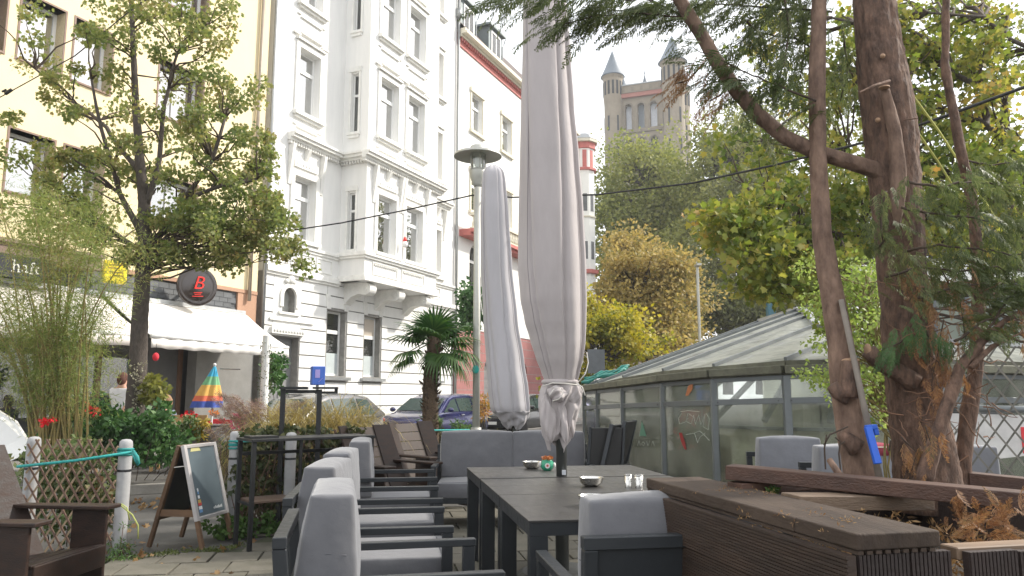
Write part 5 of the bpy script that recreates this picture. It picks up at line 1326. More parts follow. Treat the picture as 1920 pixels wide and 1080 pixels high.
# ================================================================= diamond trellises
def lattice(par, p0, p1, z0, z1, sp, ang, m1, m2, w=.022, th=.009, name='slat'):
    """crossed slats between p0 and p1; each slat one part"""
    d = (p1-p0); L = d.length; d.normalize(); n = Vector((d.y,-d.x,0)); H = z1-z0; tn = math.tan(ang)
    for sgn, m_, off_ in ((1,m1,-.5),(-1,m2,.5)):
        u = -H/tn
        while u < L+H/tn:
            # line x = u + sgn*z/tn ; clip to 0..L
            za, zb = 0, H; x = lambda z: (u+z/tn) if sgn > 0 else (u-z/tn+H/tn*0)
            if sgn > 0: za = max(0, (0-u)*tn); zb = min(H, (L-u)*tn)
            else: za = max(0, (u-L)*tn); zb = min(H, u*tn)
            if zb-za > .04:
                a = p0+d*x(za)+Vector((0,0,z0+za))+n*off_*th*1.05; b = p0+d*x(zb)+Vector((0,0,z0+zb))+n*off_*th*1.05
                q = MB(); q.beam(a, b, w, th, up=n); build(name, q, m_, par)
            u += sp
m_sl1 = mat('slat_brown', (.11,.062,.042), .75, var=.25, scale=12); m_sl2 = mat('slat_tan', (.24,.175,.11), .75, var=.2, scale=12)
TF = thing('diamond_trellis', 'brown wooden diamond trellis between the two grey posts at left', 'trellis', (0,0,0))
lattice(TF, Vector((-4.15,6.62,0)), Vector((-3.36,6.58,0)), .04, .98, .092, R(57), m_sl2, m_sl1, w=.014)
T2 = thing('diamond_trellis', 'thin dark diamond trellis at the right edge in front of the white banner', 'trellis', (0,0,0))
a = at(1735,742,6.0); b = at(1990,742,5.6)
lattice(T2, zz(a,0), zz(b,0), .62, 1.72, .125, R(56), mat('slat_grey', (.12,.115,.10), .8, var=.2), mat('slat_grey2', (.17,.16,.14), .8, var=.2), w=.013, th=.008)
q = MB(); q.beam(zz(a,.60), zz(b,.60), .03, .03); q.beam(zz(b,0),zz(b,1.72),.03,.03,up=(0,1,0)); q.beam(zz(a,0),zz(a,.6),.03,.03,up=(0,1,0)); build('trellis_frame', q, MATS['slat_grey'], T2)
T3 = thing('ivy_trellis', 'ivy-covered trellis hedge under the bar table beside the chalkboard', 'hedge', (0,0,0))
a3, b3 = Vector((-2.74,7.72,0)), Vector((-1.75,8.75,0))
lattice(T3, a3, b3, .05, .98, .115, R(60), m_sl2, m_sl1, w=.018)
m_ivy = leaf_mat('ivy_leaf', [(.018,.030,.010),(.040,.058,.018),(.085,.095,.035),(.14,.12,.05)], .2)
C = []
for _ in range(300):
    u, z = random.random(), random.uniform(.02,1.0); 
    C.append(a3.lerp(b3,u)+Vector((random.uniform(-.08,.10),random.uniform(-.06,.14),z)))
leaves('ivy', C, 26, .075, .055, STAR, m_ivy, T3)
q = MB()
for _ in range(50):
    u = random.random(); p = a3.lerp(b3,u)+Vector((.02,-.03,0)); q.tube(jitpath(p, p+Vector((random.uniform(-.25,.25),0,random.uniform(.5,.98))), 5, .08), .004, 4, cap=False)
build('vines', q, m_sl1, T3, kind='stuff')
m_green = leaf_mat('weed_leaf', [(.035,.08,.02),(.07,.14,.03),(.13,.21,.06)], .3)
def weed(label, px, py, r, n, size=.045, m=None, name='low_plant', h=1.0, t=LONG):
    p = atz(px,py,0); w_ = thing(name, label, 'plant', p)
    C = [Vector((random.gauss(0,r*.5),random.gauss(0,r*.35),abs(random.gauss(.05,.07))*h)) for _ in range(n)]
    leaves('leaf_clump', C, 14, .05, size, t, m or m_green, w_)
    q = MB()
    for c in C[:n//2]: q.tube([Vector((c.x*.2,c.y*.2,0)), c], .003, 4, cap=False)
    build('stems', q, m_sl1, w_, kind='stuff'); return w_
weed('leafy green weeds growing beside the chalkboard at the paving edge', 438,1003,.20,70,.05,t=KITE)
weed('small weed tuft at the foot of the bar table leg', 508,1000,.08,26,.04,t=KITE)
weed('tuft of grass and leaves at the foot of the roped grey post', 222,1048,.10,30,.04)
# ================================================================= cars
def car(label, s, paint, hat=False):
    o_ = 3.4; t = thing('parked_car', label, 'car', fw(s,o_,-.03), FANG+math.pi, 'cars parked along the white houses')
    st = [(2.16,.34,.60,.66),(2.08,.24,.70,.80),(1.7,.20,.80,.87),(1.05,.19,.90,.90),(.6,.19,.93,.90),(-.5,.19,.94,.90),(-1.5,.19,.96,.89),(-1.95,.22,.97,.84),(-2.12,.30,.90,.74)]
    V=[];F=[]
    for x,zb,zt,w in st:
        half = [(w*.86,zb),(w*.98,zb+.08),(w,zb+.5*(zt-zb)),(w*.975,zt-.10),(w*.93,zt-.02),(w*.8,zt+.02),(w*.35,zt+.05)]
        row = [(x,-y,z) for y,z in half]+[(x,y,z) for y,z in half[::-1]]; V += row
    m_ = 14
    for i in range(len(st)-1):
        for k in range(m_-1): F.append((i*m_+k,i*m_+k+1,(i+1)*m_+k+1,(i+1)*m_+k))
        F.append((i*m_+m_-1,i*m_,(i+1)*m_,(i+1)*m_+m_-1))
    F.append(tuple(range(m_))[::-1]); F.append(tuple((len(st)-1)*m_+k for k in range(m_)))
    q = MB(); q.add(V,F); body = build('body', q, paint, t, smooth=True); sb = body.modifiers.new('sub','SUBSURF'); sb.levels = 2; sb.render_levels = 2
    gh = [(1.10,.88,.80,.80),(.38,1.30,.84,.66),(.05,1.40,.84,.63),(-.9,1.42,.84,.63),(-1.55,1.36,.83,.61),(-2.02,.98,.80,.70)]
    V=[];F=[]
    zbelt = .93
    for x,z,wb,wr in gh:
        zb_ = min(zbelt, z-.02) if x > 1 else zbelt
        if z < 1.0: wr = wb
        V += [(x,-wb,zb_-.05),(x,-wr,z-.03),(x,-wr*.86,z),(x,wr*.86,z),(x,wr,z-.03),(x,wb,zb_-.05)]
    for i in range(len(gh)-1):
        for k in range(5): F.append((i*6+k,i*6+k+1,(i+1)*6+k+1,(i+1)*6+k))
    q = MB(); q.add(V,F); roof = build('roof', q, paint, t, smooth=True); b_ = roof.modifiers.new('b','BEVEL'); b_.width=.04; b_.segments=3
    m_g = m_carglass
    def P_(x, v, s_):   # on greenhouse side: v 0 belt 1 roof
        for a, b in zip(gh, gh[1:]):
            if b[0] <= x <= a[0]:
                u = (a[0]-x)/(a[0]-b[0]); z = a[1]+(b[1]-a[1])*u; wb = a[2]+(b[2]-a[2])*u; wr = a[3]+(b[3]-a[3])*u; zr = z-.03
                zz_ = .915+(zr-.915)*v; y = wb+(wr-wb)*(zz_-.88)/max(.01,(zr-.88)); return (x, s_*(y+.012), zz_)
    for s_ in (-1,1):
        for xa,xb,xc,xd in ((.86,.02,.02,.30),(-.04,-.90,-.90,-.04),(-.98,-1.62,-1.45,-.98)):
            pts = [P_(xa,.03,s_),P_(xb,.03,s_),P_(xc,.86,s_),P_(xd,.86,s_)]
            q = MB(); q.add(pts,[(0,1,2,3)]); build('side_window', q, m_g, t)
        q = MB(); q.ell((.78,s_*.98,.98),(.07,.10,.07)); build('mirror', q, paint, t, smooth=True)
        q = MB(); q.beam((-.18,s_*.905,.83),(-.02,s_*.905,.83),.03,.03); build('door_handle', q, m_chrome, t)
        q = MB(); q.beam((-1.08,s_*.90,.84),(-.92,s_*.90,.84),.03,.03); build('door_handle', q, m_chrome, t)
        q = MB(); q.ell((1.98,s_*.60,.64),(.12,.16,.07)); build('headlight', q, mat('headlight', (.6,.62,.62), .15, .2, spec=.8), t, smooth=True)
        q = MB(); q.ell((-2.02,s_*.66,.78),(.08,.13,.09)); build('tail_light', q, mat('tail_red', (.35,.02,.02), .2), t, smooth=True)
        for x in (1.32,-1.30):
            q = MB(); q.lathe([(.20,-.10),(.31,-.10),(.325,-.06),(.325,.06),(.31,.10),(.20,.10)], 24); w_ = build('wheel', q, m_tyre, t, smooth=True); w_.rotation_euler = (R(90),0,0); w_.location = (x,s_*.82,.325)
            q = MB(); q.lathe([(.001,.07),(.06,.09),(.19,.06),(.20,.10)], 20, cap=False); q.lathe([(.001,-.07),(.06,-.09),(.19,-.06),(.20,-.10)], 20, cap=False); build('rim', q, m_chrome, w_, smooth=True)
    q = MB(); q.add([(1.00,-.70,.945),(1.00,.70,.945),(.42,.585,1.292),(.42,-.585,1.292)],[(0,1,2,3)]); 
    for i_ in range(len(q.v)): q.v[i_] = (q.v[i_][0]+.02, q.v[i_][1], q.v[i_][2]+.018)
    build('windscreen', q, m_g, t)
    q = MB(); q.add([(-2.02,-.6,1.02),(-2.02,.6,1.02),(-1.64,.52,1.30),(-1.64,-.52,1.30)],[(3,2,1,0)]); build('rear_window', q, m_g, t)
    q = MB(); q.box(2.13,2.17,-.42,.42,.36,.52); build('grille', q, m_black, t); q = MB(); q.box(2.17,2.185,-.26,.26,.40,.50); build('number_plate', q, m_frame, t)
    q = MB(); q.tube([(.0,-.56,1.43),(-1.4,-.56,1.41)],.015,6); build('roof_rail', q, m_chrome, t); q = MB(); q.tube([(.0,.56,1.43),(-1.4,.56,1.41)],.015,6); build('roof_rail', q, m_chrome, t)
    return t
m_carglass = mat('car_glass', (.05,.075,.07), .04, .0, var=.1, spec=1.0); m_chrome = mat('chrome', (.5,.5,.5), .2, .9); m_tyre = mat('tyre', (.02,.02,.02), .85)
pb = mat('paint_blue', (.018,.022,.11), .18, .3, var=.05, spec=.8); pg = mat('paint_grey', (.15,.15,.155), .22, .6, var=.05, spec=.8); pk = mat('paint_black', (.02,.022,.026), .2, .3, spec=.8)
for m_ in (pb,pg,pk): m_.node_tree.nodes['Principled BSDF'].inputs['Coat Weight'].default_value = .6
car('grey hatchback parked behind the golden grass mound', -2.1, pg)
car('dark blue estate car parked behind the palm trunk', 3.72, pb)
car('black car parked far along the street beside the cream house', 9.6, pk)
# ================================================================= cafe terrace
m_redc = mat('red_fabric', (.60,.03,.05), .8, var=.15); m_pine = mat('pine_wood', (.48,.30,.12), .6, var=.12)
def red_chair(px, py, Y, rz, lb):
    p = at(px,py,Y); p.z = 0; t = thing('cafe_chair', lb, 'chair', p, R(rz), 'red chairs of the cafe')
    for x in (-.22,.22):
        q = MB(); q.beam((x,-.2,0),(x,.24,.92),.025,.025,up=(0,1,0)); build('leg', q, m_redc, t); q = MB(); q.beam((x,.22,0),(x,-.2,.46),.025,.025,up=(0,1,0)); build('leg', q, m_redc, t)
    for k in range(4): q = MB(); q.box(-.21,.21,-.2+k*.1,-.115+k*.1,.45,.465); build('seat_slat', q, m_redc, t)
    for k in range(3): q = MB(); q.box(-.21,.21,.15+k*.045,.165+k*.045,.66+k*.09,.73+k*.09); build('back_slat', q, m_redc, t)
red_chair(418,790,14.0,20,'red slatted cafe chair under the striped parasol'); red_chair(440,786,14.4,160,'red cafe chair next to the pink cloth')
red_chair(398,786,14.8,200,'red cafe chair behind the flower tubs')
t = thing('cafe_bench', 'pine bench with its back towards the camera behind the green bush', 'bench', (at(330,775,14).x,14,0), R(8))
q = MB(); q.box(-.45,.55,-.02,.02,.86,1.0); build('backrest', q, m_pine, t); q = MB(); q.box(-.45,.55,.05,.45,.42,.46); build('seat', q, m_pine, t)
for x in (-.4,.48):
    for y in (.0,.4): q = MB(); q.box(x,x+.05,y,y+.05,0,.419 if y else .86); build('leg', q, m_pine, t)
p = at(445,790,13.2); t = thing('pink_cloth', 'pink cloth bag hanging over a chair by the fountain grass', 'bag', p, R(-10))
q = MB(); q.hexa([(-.13,-.05,-.2),(.10,-.05,-.26),(.10,.05,-.26),(-.13,.05,-.2)],[(-.12,-.03,.14),(.16,-.03,.12),(.16,.03,.12),(-.12,.03,.14)]); build('fabric', q, mat('pink', (.7,.10,.22), .8, var=.15), t, bevel=.02)
q = MB(); q.tube([(-.08,-.055,.12),(-.03,-.06,-.06),(.06,-.06,-.12),(-.08,-.055,-.15)],.01,5); build('trim', q, m_frame, t)
# striped parasol
p = at(396,690,13.6); t = thing('striped_parasol', 'half-closed rainbow striped parasol on the cafe terrace', 'parasol', (p.x+.06,13.6,0))
zs = [at(396,y,13.6).z for y in (687,706,722,742,752,764)]; rr = [.02,.09,.15,.22,.245,.265]; cols_ = [(.05,.38,.60),(.18,.42,.22),(.72,.42,.10),(.70,.16,.08),(.50,.35,.55),(.05,.09,.35)]
for k in range(5):
    q = MB(); n = 48; V=[];F=[]
    for j,(z_,r_) in enumerate(((zs[k],rr[k]),(zs[k+1],rr[k+1]))):
        for i in range(n):
            a = 2*math.pi*i/n; f = 1+.12*math.cos(8*a); sl = (p.z-z_)*-.16; V.append((sl+r_*f*math.cos(a), r_*f*math.sin(a), z_))
    for i in range(n): F.append((i,n+i,n+(i+1)%n,(i+1)%n))
    q.add(V,F); build('canopy_band', q, mat('stripe%d'%k, cols_[k] if k<4 else cols_[5], .8, var=.1), t, smooth=True)
q = MB(); q.tube([(0,0,0),(0,0,zs[0]+.02)],.018,8); q.ell((0,0,zs[0]+.03),(.03,.03,.03),8,6); build('pole', q, m_frame, t); q = MB(); q.tube([(.1,0,zs[0]-.04),(.47,0,zs[0]-.05)],.014,6); build('crank', q, m_zinc, t)
# round stone pot and flower tubs
p = at(402,825,12.4); t = thing('stone_pot', 'round grey stone pot in front of the red chairs', 'pot', (p.x,12.4,0)); q = MB(); h_ = at(402,798,12.4).z
q.lathe([(.12,0),(.22,.15),(.30,h_-.35),(.28,h_-.12),(.20,h_)], 24); build('pot', q, mat('stone_dark', (.09,.085,.085), .8, var=.2), t, smooth=True); q = MB(); q.lathe([(.21,h_-.01),(.22,h_+.01),(.2,h_+.02)],24); build('rim', q, MATS['stone_dark'], t)
# leafy post and white fairy-light post under the awning
p = at(494,760,14.6); t = thing('ivy_post', 'white terrace post wound with pale dotted creeper under the awning corner', 'post', (p.x,14.6,0))
q = MB(); q.tube([(0,0,0),(0,0,2.5)],.075,12); build('post', q, m_frame, t); leaves('creeper', [Vector((.09*math.cos(a*2.4),.09*math.sin(a*2.4),.1+a*.02)) for a in range(115)], 5, .05, .04, KITE, m_ivy, t)
# hanging red lantern, plant hanging
p = at(292,669,14.5); t = thing('red_lantern', 'small red lantern hanging under the awning', 'lantern', p); q = MB(); q.ell((0,0,0),(.06,.06,.08)); build('shade', q, m_redc, t, smooth=True); q = MB(); q.tube([(0,0,.07),(0,0,.25)],.004,4); build('cord', q, m_black, t)
# ================================================================= people
def person(label, loc, rz, pose, shirt, hair, sc=1.0):
    t = thing('person', label, 'person', loc, R(rz)); m_sk = mat('skin', (.50,.28,.20), .6, var=.05); 
    def skin(name, pts, edges, rad, m_, par, root=0):
        me = bpy.data.meshes.new(name); me.from_pydata([tuple(Vector(p)*sc) for p in pts], edges, []); me.materials.append(m_)
        o = bpy.data.objects.new(name, me); COL.objects.link(o); o.parent = par
        sk = o.modifiers.new('skin','SKIN'); sk.use_smooth_shade = True
        for i, r_ in enumerate(rad): me.skin_vertices[0].data[i].radius = ((r_ if not isinstance(r_,tuple) else r_[0])*sc, (r_ if not isinstance(r_,tuple) else r_[1])*sc)
        me.skin_vertices[0].data[root].use_root = True
        s_ = o.modifiers.new('sub','SUBSURF'); s_.levels = 1; s_.render_levels = 1; return o
    if pose == 'sit': hip = .46; kn = [(.11,-.42,.50),(-.11,-.42,.50)]; ft = [(.11,-.44,.06),(-.11,-.44,.06)]
    else: hip = .92; kn = [(.10,-.02,.50),(-.10,.02,.50)]; ft = [(.11,.0,.06),(-.11,.04,.06)]
    P = [(0,0,hip),(0,-.01,hip+.22),(0,-.02,hip+.42),(0,-.02,hip+.53),(0,-.04,hip+.62),(0,-.05,hip+.72),
         (.18,-.02,hip+.46),(.24,-.10,hip+.22),(.16,-.34,hip+.20),(.13,-.42,hip+.21),
         (-.18,-.02,hip+.46),(-.24,-.10,hip+.22),(-.16,-.34,hip+.22),(-.13,-.42,hip+.24),
         (.10,0,hip-.02),kn[0],ft[0],(.11,ft[0][1]-.16,.03),(-.10,0,hip-.02),kn[1],ft[1],(-.11,ft[1][1]-.16,.03)]
    E = [(0,1),(1,2),(2,3),(3,4),(4,5),(2,6),(6,7),(7,8),(8,9),(2,10),(10,11),(11,12),(12,13),(0,14),(14,15),(15,16),(16,17),(0,18),(18,19),(19,20),(20,21)]
    Rr = [(.15,.11),(.14,.10),(.15,.10),.055,.085,.075,.06,.045,.035,.035,.06,.045,.035,.035,.085,.06,.042,.035,.085,.06,.042,.035]
    skin('body', P, E, Rr, m_sk, t)
    sh_ = [P[0],P[1],P[2],(0,-.02,hip+.485),P[6],Vector(P[6]).lerp(Vector(P[7]),.6),P[10],Vector(P[10]).lerp(Vector(P[11]),.6)]
    skin('shirt', sh_, [(0,1),(1,2),(2,3),(2,4),(4,5),(2,6),(6,7)], [(.165,.125),(.16,.12),(.168,.118),.075,.075,.06,.075,.06], shirt, t)
    tr_ = [(0,0,hip+.03),P[14],P[15],Vector(P[15]).lerp(Vector(P[16]),.9),P[18],P[19],Vector(P[19]).lerp(Vector(P[20]),.9)]
    skin('trousers', tr_, [(0,1),(1,2),(2,3),(0,4),(4,5),(5,6)], [(.165,.12),.10,.075,.058,.10,.075,.058], mat('denim_dark', (.03,.035,.06), .9), t)
    q = MB(); q.ell((0,-.035*sc,(hip+.70)*sc),(.088*sc,.10*sc,.10*sc)); q.ell((0,.0,(hip+.66)*sc),(.085*sc,.08*sc,.11*sc)); build('hair', q, hair, t, smooth=True)
    for x in (-.032,.032): q = MB(); q.ell((x*sc,-.128*sc,(hip+.665)*sc),(.011*sc,.008*sc,.008*sc),8,6); build('eye', q, m_black, t, smooth=True)
    q = MB(); q.ell((0,-.138*sc,(hip+.64)*sc),(.014*sc,.02*sc,.022*sc),8,6); build('nose', q, m_sk, t, smooth=True); q = MB(); q.ell((0,-.125*sc,(hip+.605)*sc),(.025*sc,.01*sc,.006*sc),8,6); build('mouth', q, m_redc, t, smooth=True)
    return t
m_tee = mat('tee_white', (.72,.70,.70), .9); m_hb = mat('hair_brown', (.10,.035,.02), .8); m_hg = mat('hair_sandy', (.25,.15,.08), .8); m_dkt = mat('shirt_dark', (.05,.05,.06), .9)
person('person in a white t-shirt standing with bent arms behind the green bush', (at(226,742,13.6).x,13.6,.10), 170, 'stand', m_tee, m_hb, .97)
p = at(316,742,15.2); person('fair-skinned person sitting in a dark shirt at the pine bench', (p.x,15.2,-.03), -70, 'sit', m_dkt, m_hg, 1.12)
p = at(300,742,15.6); person('person sitting in a blue-grey shirt left of the fair-skinned guest', (p.x,15.8,-.03), 60, 'sit', mat('shirt_bluegrey', (.16,.19,.24), .9), m_hg, 1.12)
# white folded tarpaulin at the left edge
t = thing('white_parasol', 'tilted bright white parasol canopy behind the shrub at the left edge', 'parasol', (0,0,0))
a = at(-60,735,9.5); b = at(28,790,9.5); c = at(62,845,9.3); d = at(-60,900,9.3)
q = MB(); q.prism([a,b,c,d], (0,.05,0)); build('canopy', q, m_frame, t); q = MB(); q.tube([at(-20,760,9.8),zz(at(-15,900,9.8),0)], .02, 8); build('pole', q, m_zinc, t)
# wires
m_wire = mat('cable_black', (.02,.02,.022), .7)
def wire(label, pts, r, n=4, name='overhead_wire'):
    t = thing(name, label, 'cable', (0,0,0)); P = []
    for (x0,y0,Y0),(x1,y1,Y1) in zip(pts, pts[1:]):
        a, b = at(x0,y0,Y0), at(x1,y1,Y1)
        for k in range(8): P.append(a.lerp(b,k/8))
    P.append(at(*pts[-1])); q = MB(); q.tube(P, r, 6); build('cable', q, m_wire, t, smooth=True); return t
wire('black cable sagging across from the maple past the lamp to the conifer', [(455,445,13.0),(540,433,12.8),(640,418,12.4),(760,394,12),(886,366,11.2),(960,370,10.8),(1120,365,9.5),(1300,343,8),(1450,310,7),(1640,262,6),(1760,222,5.4),(1930,160,5)], .012)
t = wire('thin wire with an insulator slanting up across the yellow house', [(-60,215,12.5),(8,178,12.2),(140,105,12),(275,-5,11.5)], .010)
q = MB(); p = at(10,176,12.2); q.tube([p, at(22,168,12.18)], .03, 8); q.tube([at(4,172,12.2),at(12,168,12.2)],.02,6); build('insulator', q, m_black, t)
t = thing('yellow_strap', 'two yellow-green guy straps tied from the conifer down to the right', 'strap', (0,0,0))
m_str = mat('strap_yellow', (.50,.50,.14), .7)
for P_ in ([(1690,150),(1760,245),(1845,375),(1880,430)],[(1712,235),(1760,305),(1800,370)]):
    q = MB(); q.tube([at(x,y,3.55+.1*i) for i,(x,y) in enumerate(P_)], .0055, 6); build('strap', q, m_str, t)
# sign seen from behind, teal mast
p = at(1118,690,19); t = thing('traffic_sign', 'grey back of a traffic sign in front of the yellowing tree', 'sign', (p.x,19,0), R(10))
q = MB(); q.box(-.22,.22,-.015,.0,at(1118,700,19).z,at(1118,655,19).z); build('plate', q, mat('sign_back', (.13,.14,.15), .5, .4), t, bevel=.0); q = MB(); q.tube([(0,.04,0),(0,.04,at(1118,652,19).z)],.035,8); build('pole', q, m_zinc, t)
p = at(1446,600,22); t = thing('teal_mast', 'teal painted steel mast behind the pavilion roof', 'mast', (p.x,22,0)); q = MB(); h_ = at(1446,548,22).z; q.box(-.11,.11,-.1,.1,0,h_); build('mast', q, mat('teal_paint', (.04,.13,.17), .5), t); q = MB(); q.box(-.5,.12,-.05,.05,h_,h_+.06); build('arm', q, m_zinc, t)
p = at(1251,560,30); t = thing('street_lamp', 'slim grey lamp column in front of the orange chestnut', 'street lamp', (p.x,25,0)); q = MB(); q.tube([(0,0,0),(0,0,at(1251,500,25).z)],.05,8); build('pole', q, m_lamp, t); q=MB(); q.box(-.08,.08,-.3,.05,at(1251,500,25).z,at(1251,496,25).z); build('lamp_head', q, m_lamp, t)
# ================================================================= vegetation
def bark(name, c1, c2, sc=8, st=(1,1,.4)):
    return mat(name, c1, .9, var=.2, scale=sc*4, bump=1.0, bscale=sc*9, col2=c2, stretch=st, detail=9)
m_bk_maple = bark('maple_bark', (.045,.035,.028), (.11,.09,.075))
m_bk_con = bark('conifer_bark', (.042,.024,.017), (.21,.13,.092), 8)
m_bk_smooth = bark('smooth_bark', (.085,.050,.035), (.25,.165,.12), 6)
m_twig = mat('twig', (.06,.042,.03), .9, var=.3)
def big_trunk(name, pts, Y, m, par, n=18, wob=.06, dY=None, rough=.006):
    path = pxpath(pts, Y); 
    if dY: path = [p+Vector((p.x/Y*dd,dd,(p.z-EYE)/Y*dd)) for p, dd in zip(path, dY)]
    rad = pxrad(pts, Y); path, rad = resample(path, rad, .022 if n > 15 else .03)
    mb = MB(); base = 0; m_ = len(path)
    for i, p in enumerate(path):
        d = (path[min(i+1,m_-1)]-path[max(i-1,0)]).normalized(); a = d.cross(Vector((0,1,0))).normalized(); b = d.cross(a).normalized()
        for k in range(n):
            t = 2*math.pi*k/n; nv = Vector((math.cos(t)*rad[i]*38, math.sin(t)*rad[i]*38, p.z*9)); nv2 = Vector((math.cos(t)*rad[i]*85, math.sin(t)*rad[i]*85, p.z*26))
            r = rad[i]*(1+wob*.5*math.sin(3*t+i*.05))+rough*(mnoise.noise(nv)*.9-abs(mnoise.noise(nv*1.7))*1.1+.45*mnoise.noise(nv2))
            mb.v.append(tuple(p+(a*math.cos(t)+b*math.sin(t))*r))
    for i in range(m_-1):
        for k in range(n):
            k2=(k+1)%n; mb.f.append((i*n+k,i*n+k2,(i+1)*n+k2,(i+1)*n+k))
    mb.f.append(tuple(range(n))[::-1]); mb.f.append(tuple((m_-1)*n+k for k in range(n)))
    return build(name, mb, m, par, smooth=True), path
# ---------------------------------------------------------------- street maple at left
m_maple = leaf_mat('maple_leaf', [(.07,.10,.03),(.12,.165,.045),(.18,.21,.065),(.25,.25,.09),(.26,.20,.08)], .5, 1.2)
MT = thing('maple_tree', 'green street maple with airy crown in front of the yellow house', 'tree', (0,0,0))
YM = 12.0
tr = [(250,860,40),(253,760,34),(258,690,32),(262,600,30),(268,520,28),(272,450,26),(270,380,22),(262,300,18),(255,200,14),(250,100,11),(246,0,8)]
_, sk1 = big_trunk('trunk', tr, YM, m_bk_maple, MT)
limbs = [[(272,470,16),(320,420,12),(345,370,10),(400,300,8),(420,220,6)],[(268,440,14),(225,360,10),(200,280,8),(180,200,6),(170,150,4)],[(270,400,12),(300,300,10),(310,200,8),(330,100,5)],[(272,480,12),(210,430,8),(150,400,7),(90,360,5)],[(265,330,10),(200,240,8),(140,190,5),(70,130,4)],[(275,460,12),(360,440,9),(440,420,7),(500,430,5)],[(340,380,9),(420,350,7),(480,330,5)]]
lm = MB(); sk = list(sk1)
for l_ in limbs:
    dd = random.uniform(-.8,.8); P = [at(x,y,YM+dd*i/3) for i,(x,y,w) in enumerate(l_)]; Rr = [w*mpp(YM)/2 for *_,w in l_]; P,Rr = resample(P,Rr,.25)
    P = [p+Vector((random.gauss(0,.015),random.gauss(0,.02),random.gauss(0,.015))) for p in P]; lm.tube(P,Rr,8); sk += P
build('limb', lm, m_bk_maple, MT, smooth=True)
ce = [(250,60,120,80,YM,1.0,46),(120,90,100,60,YM,.9,20),(170,170,110,50,YM,1,26),(370,150,90,120,YM,.9,34),(430,260,75,110,YM,.9,42),(300,270,110,80,YM,1.1,40),(200,330,130,50,YM,1,34),(60,290,80,25,YM,.8,12),(60,220,50,14,YM,.6,4),(140,300,60,20,YM,.8,8),(440,400,90,80,YM,.9,52),(360,440,110,56,YM,1.1,64),(200,430,130,40,YM,1,30),(60,400,110,40,YM,1,24),(500,430,50,50,YM,.7,34),(540,460,22,16,YM,.4,5),(572,490,14,12,YM,.3,4),(430,490,40,20,YM,.7,8),(300,475,90,18,YM,.8,14),(400,70,30,50,YM,.5,8),(430,30,20,30,YM,.4,5),(480,200,26,60,YM,.5,10),(480,310,40,60,YM,.6,20),(20,30,50,40,YM,.6,8),(330,20,60,40,YM,.7,14)]
C = clumps(ce)
C = [c for c in C if random.random() < .62]
leaves('crown', C, 78, .21, .062, STAR, m_maple, MT, flat=.8, droop=.6)
tw = MB(); branches(tw, [s for s in sk if s.z > 3.0], C, .018, .004, .8); build('twigs', tw, m_twig, MT, smooth=True)
leaves('trunk_ivy', [at(258+random.uniform(-8,14), y, YM-.16) for y in range(680,860,5)], 8, .07, .045, KITE, leaf_mat('pale_ivy', [(.10,.10,.06),(.30,.28,.20),(.55,.52,.42)], .2), MT)
# hidden neighbour crown entering at the upper left
# ---------------------------------------------------------------- feathery shrub at left
m_fea = leaf_mat('feathery_leaf', [(.10,.15,.04),(.17,.23,.06),(.27,.30,.10),(.34,.28,.11)], .45, 1.5)
FS = thing('feathery_shrub', 'tall feathery yellow-green shrub with thin arching stems behind the diamond trellis', 'shrub', (0,0,0))
YF = 9.3; mb = MB(); C = []
m_stem = mat('stem_olive', (.19,.15,.05), .7, var=.25, scale=20)
for k in range(44):
    bx = random.gauss(108,26); tx = bx+random.gauss(0,95)-5; ty = random.uniform(330,640); tx = min(272,max(-90,tx)); dy = random.uniform(-.8,.8)
    cx = bx+(tx-bx)*.35; P = []
    for i in range(10):
        u = i/9; x = (1-u)**2*bx+2*u*(1-u)*cx+u*u*tx; y = (1-u)**2*860+2*u*(1-u)*(ty+860)*.42+u*u*ty
        P.append(at(x,y,YF+dy*u))
    mb.tube(P, [.013*(1-.8*i/9)+.002 for i in range(10)], 5, cap=False)
    for i in range(2,10):
        for _ in range(2+(i>5)*2):
            C.append(P[i]+Vector((random.gauss(0,.12),random.gauss(0,.12),random.gauss(0,.10))))
for (cx,cy,rx,ry,n) in ((60,385,90,34,26),(150,430,110,50,30),(60,450,90,40,20),(200,480,60,50,20),(60,720,70,70,40),(150,720,70,60,30),(60,640,80,60,18),(230,560,30,60,10),(190,640,50,50,12)):
    for _ in range(n): C.append(at(cx+random.gauss(0,rx*.5), cy+random.gauss(0,ry*.5), YF+random.uniform(-.7,.7)))
build('stems', mb, m_stem, FS, smooth=True, kind='stuff')
C = [c for c in C if random.random() < .8]
leaves('feathery_foliage', C, 33, .19, .078, (np.array([[0,0,0],[.045,.5,.02],[0,1,-.05],[-.045,.5,.02]]), [[0,1,2,3]]), m_fea, FS, flat=.9, droop=.2)
# ---------------------------------------------------------------- red-flowered bush and tubs
m_dkg = leaf_mat('laurel_leaf', [(.015,.045,.012),(.03,.085,.02),(.06,.14,.035),(.10,.18,.05)], .22, 3)
m_rfl = leaf_mat('red_petal', [(.45,.01,.02),(.75,.03,.04)], .2)
def bush(name, label, ells, per, rad, size, m, tmpl=KITE, cat='shrub', flowers=None, fm=None, stemY=None):
    t = thing(name, label, cat, (0,0,0)); C = clumps(ells); leaves('foliage', C, per, rad, size, tmpl, m, t)
    mb = MB()
    for c in C[::7]: mb.tube(jitpath(Vector((c.x*.8+.2*C[0].x,c.y+.05,max(0,c.z-.45))), c, 4, .12), .006, 4, cap=False)
    build('stems', mb, m_twig, t, kind='stuff')
    if flowers: leaves('flowers', [at(x,y,Y) for x,y,Y in flowers], 16, .055, .05, KITE, fm or m_rfl, t, kind='stuff')
    return t
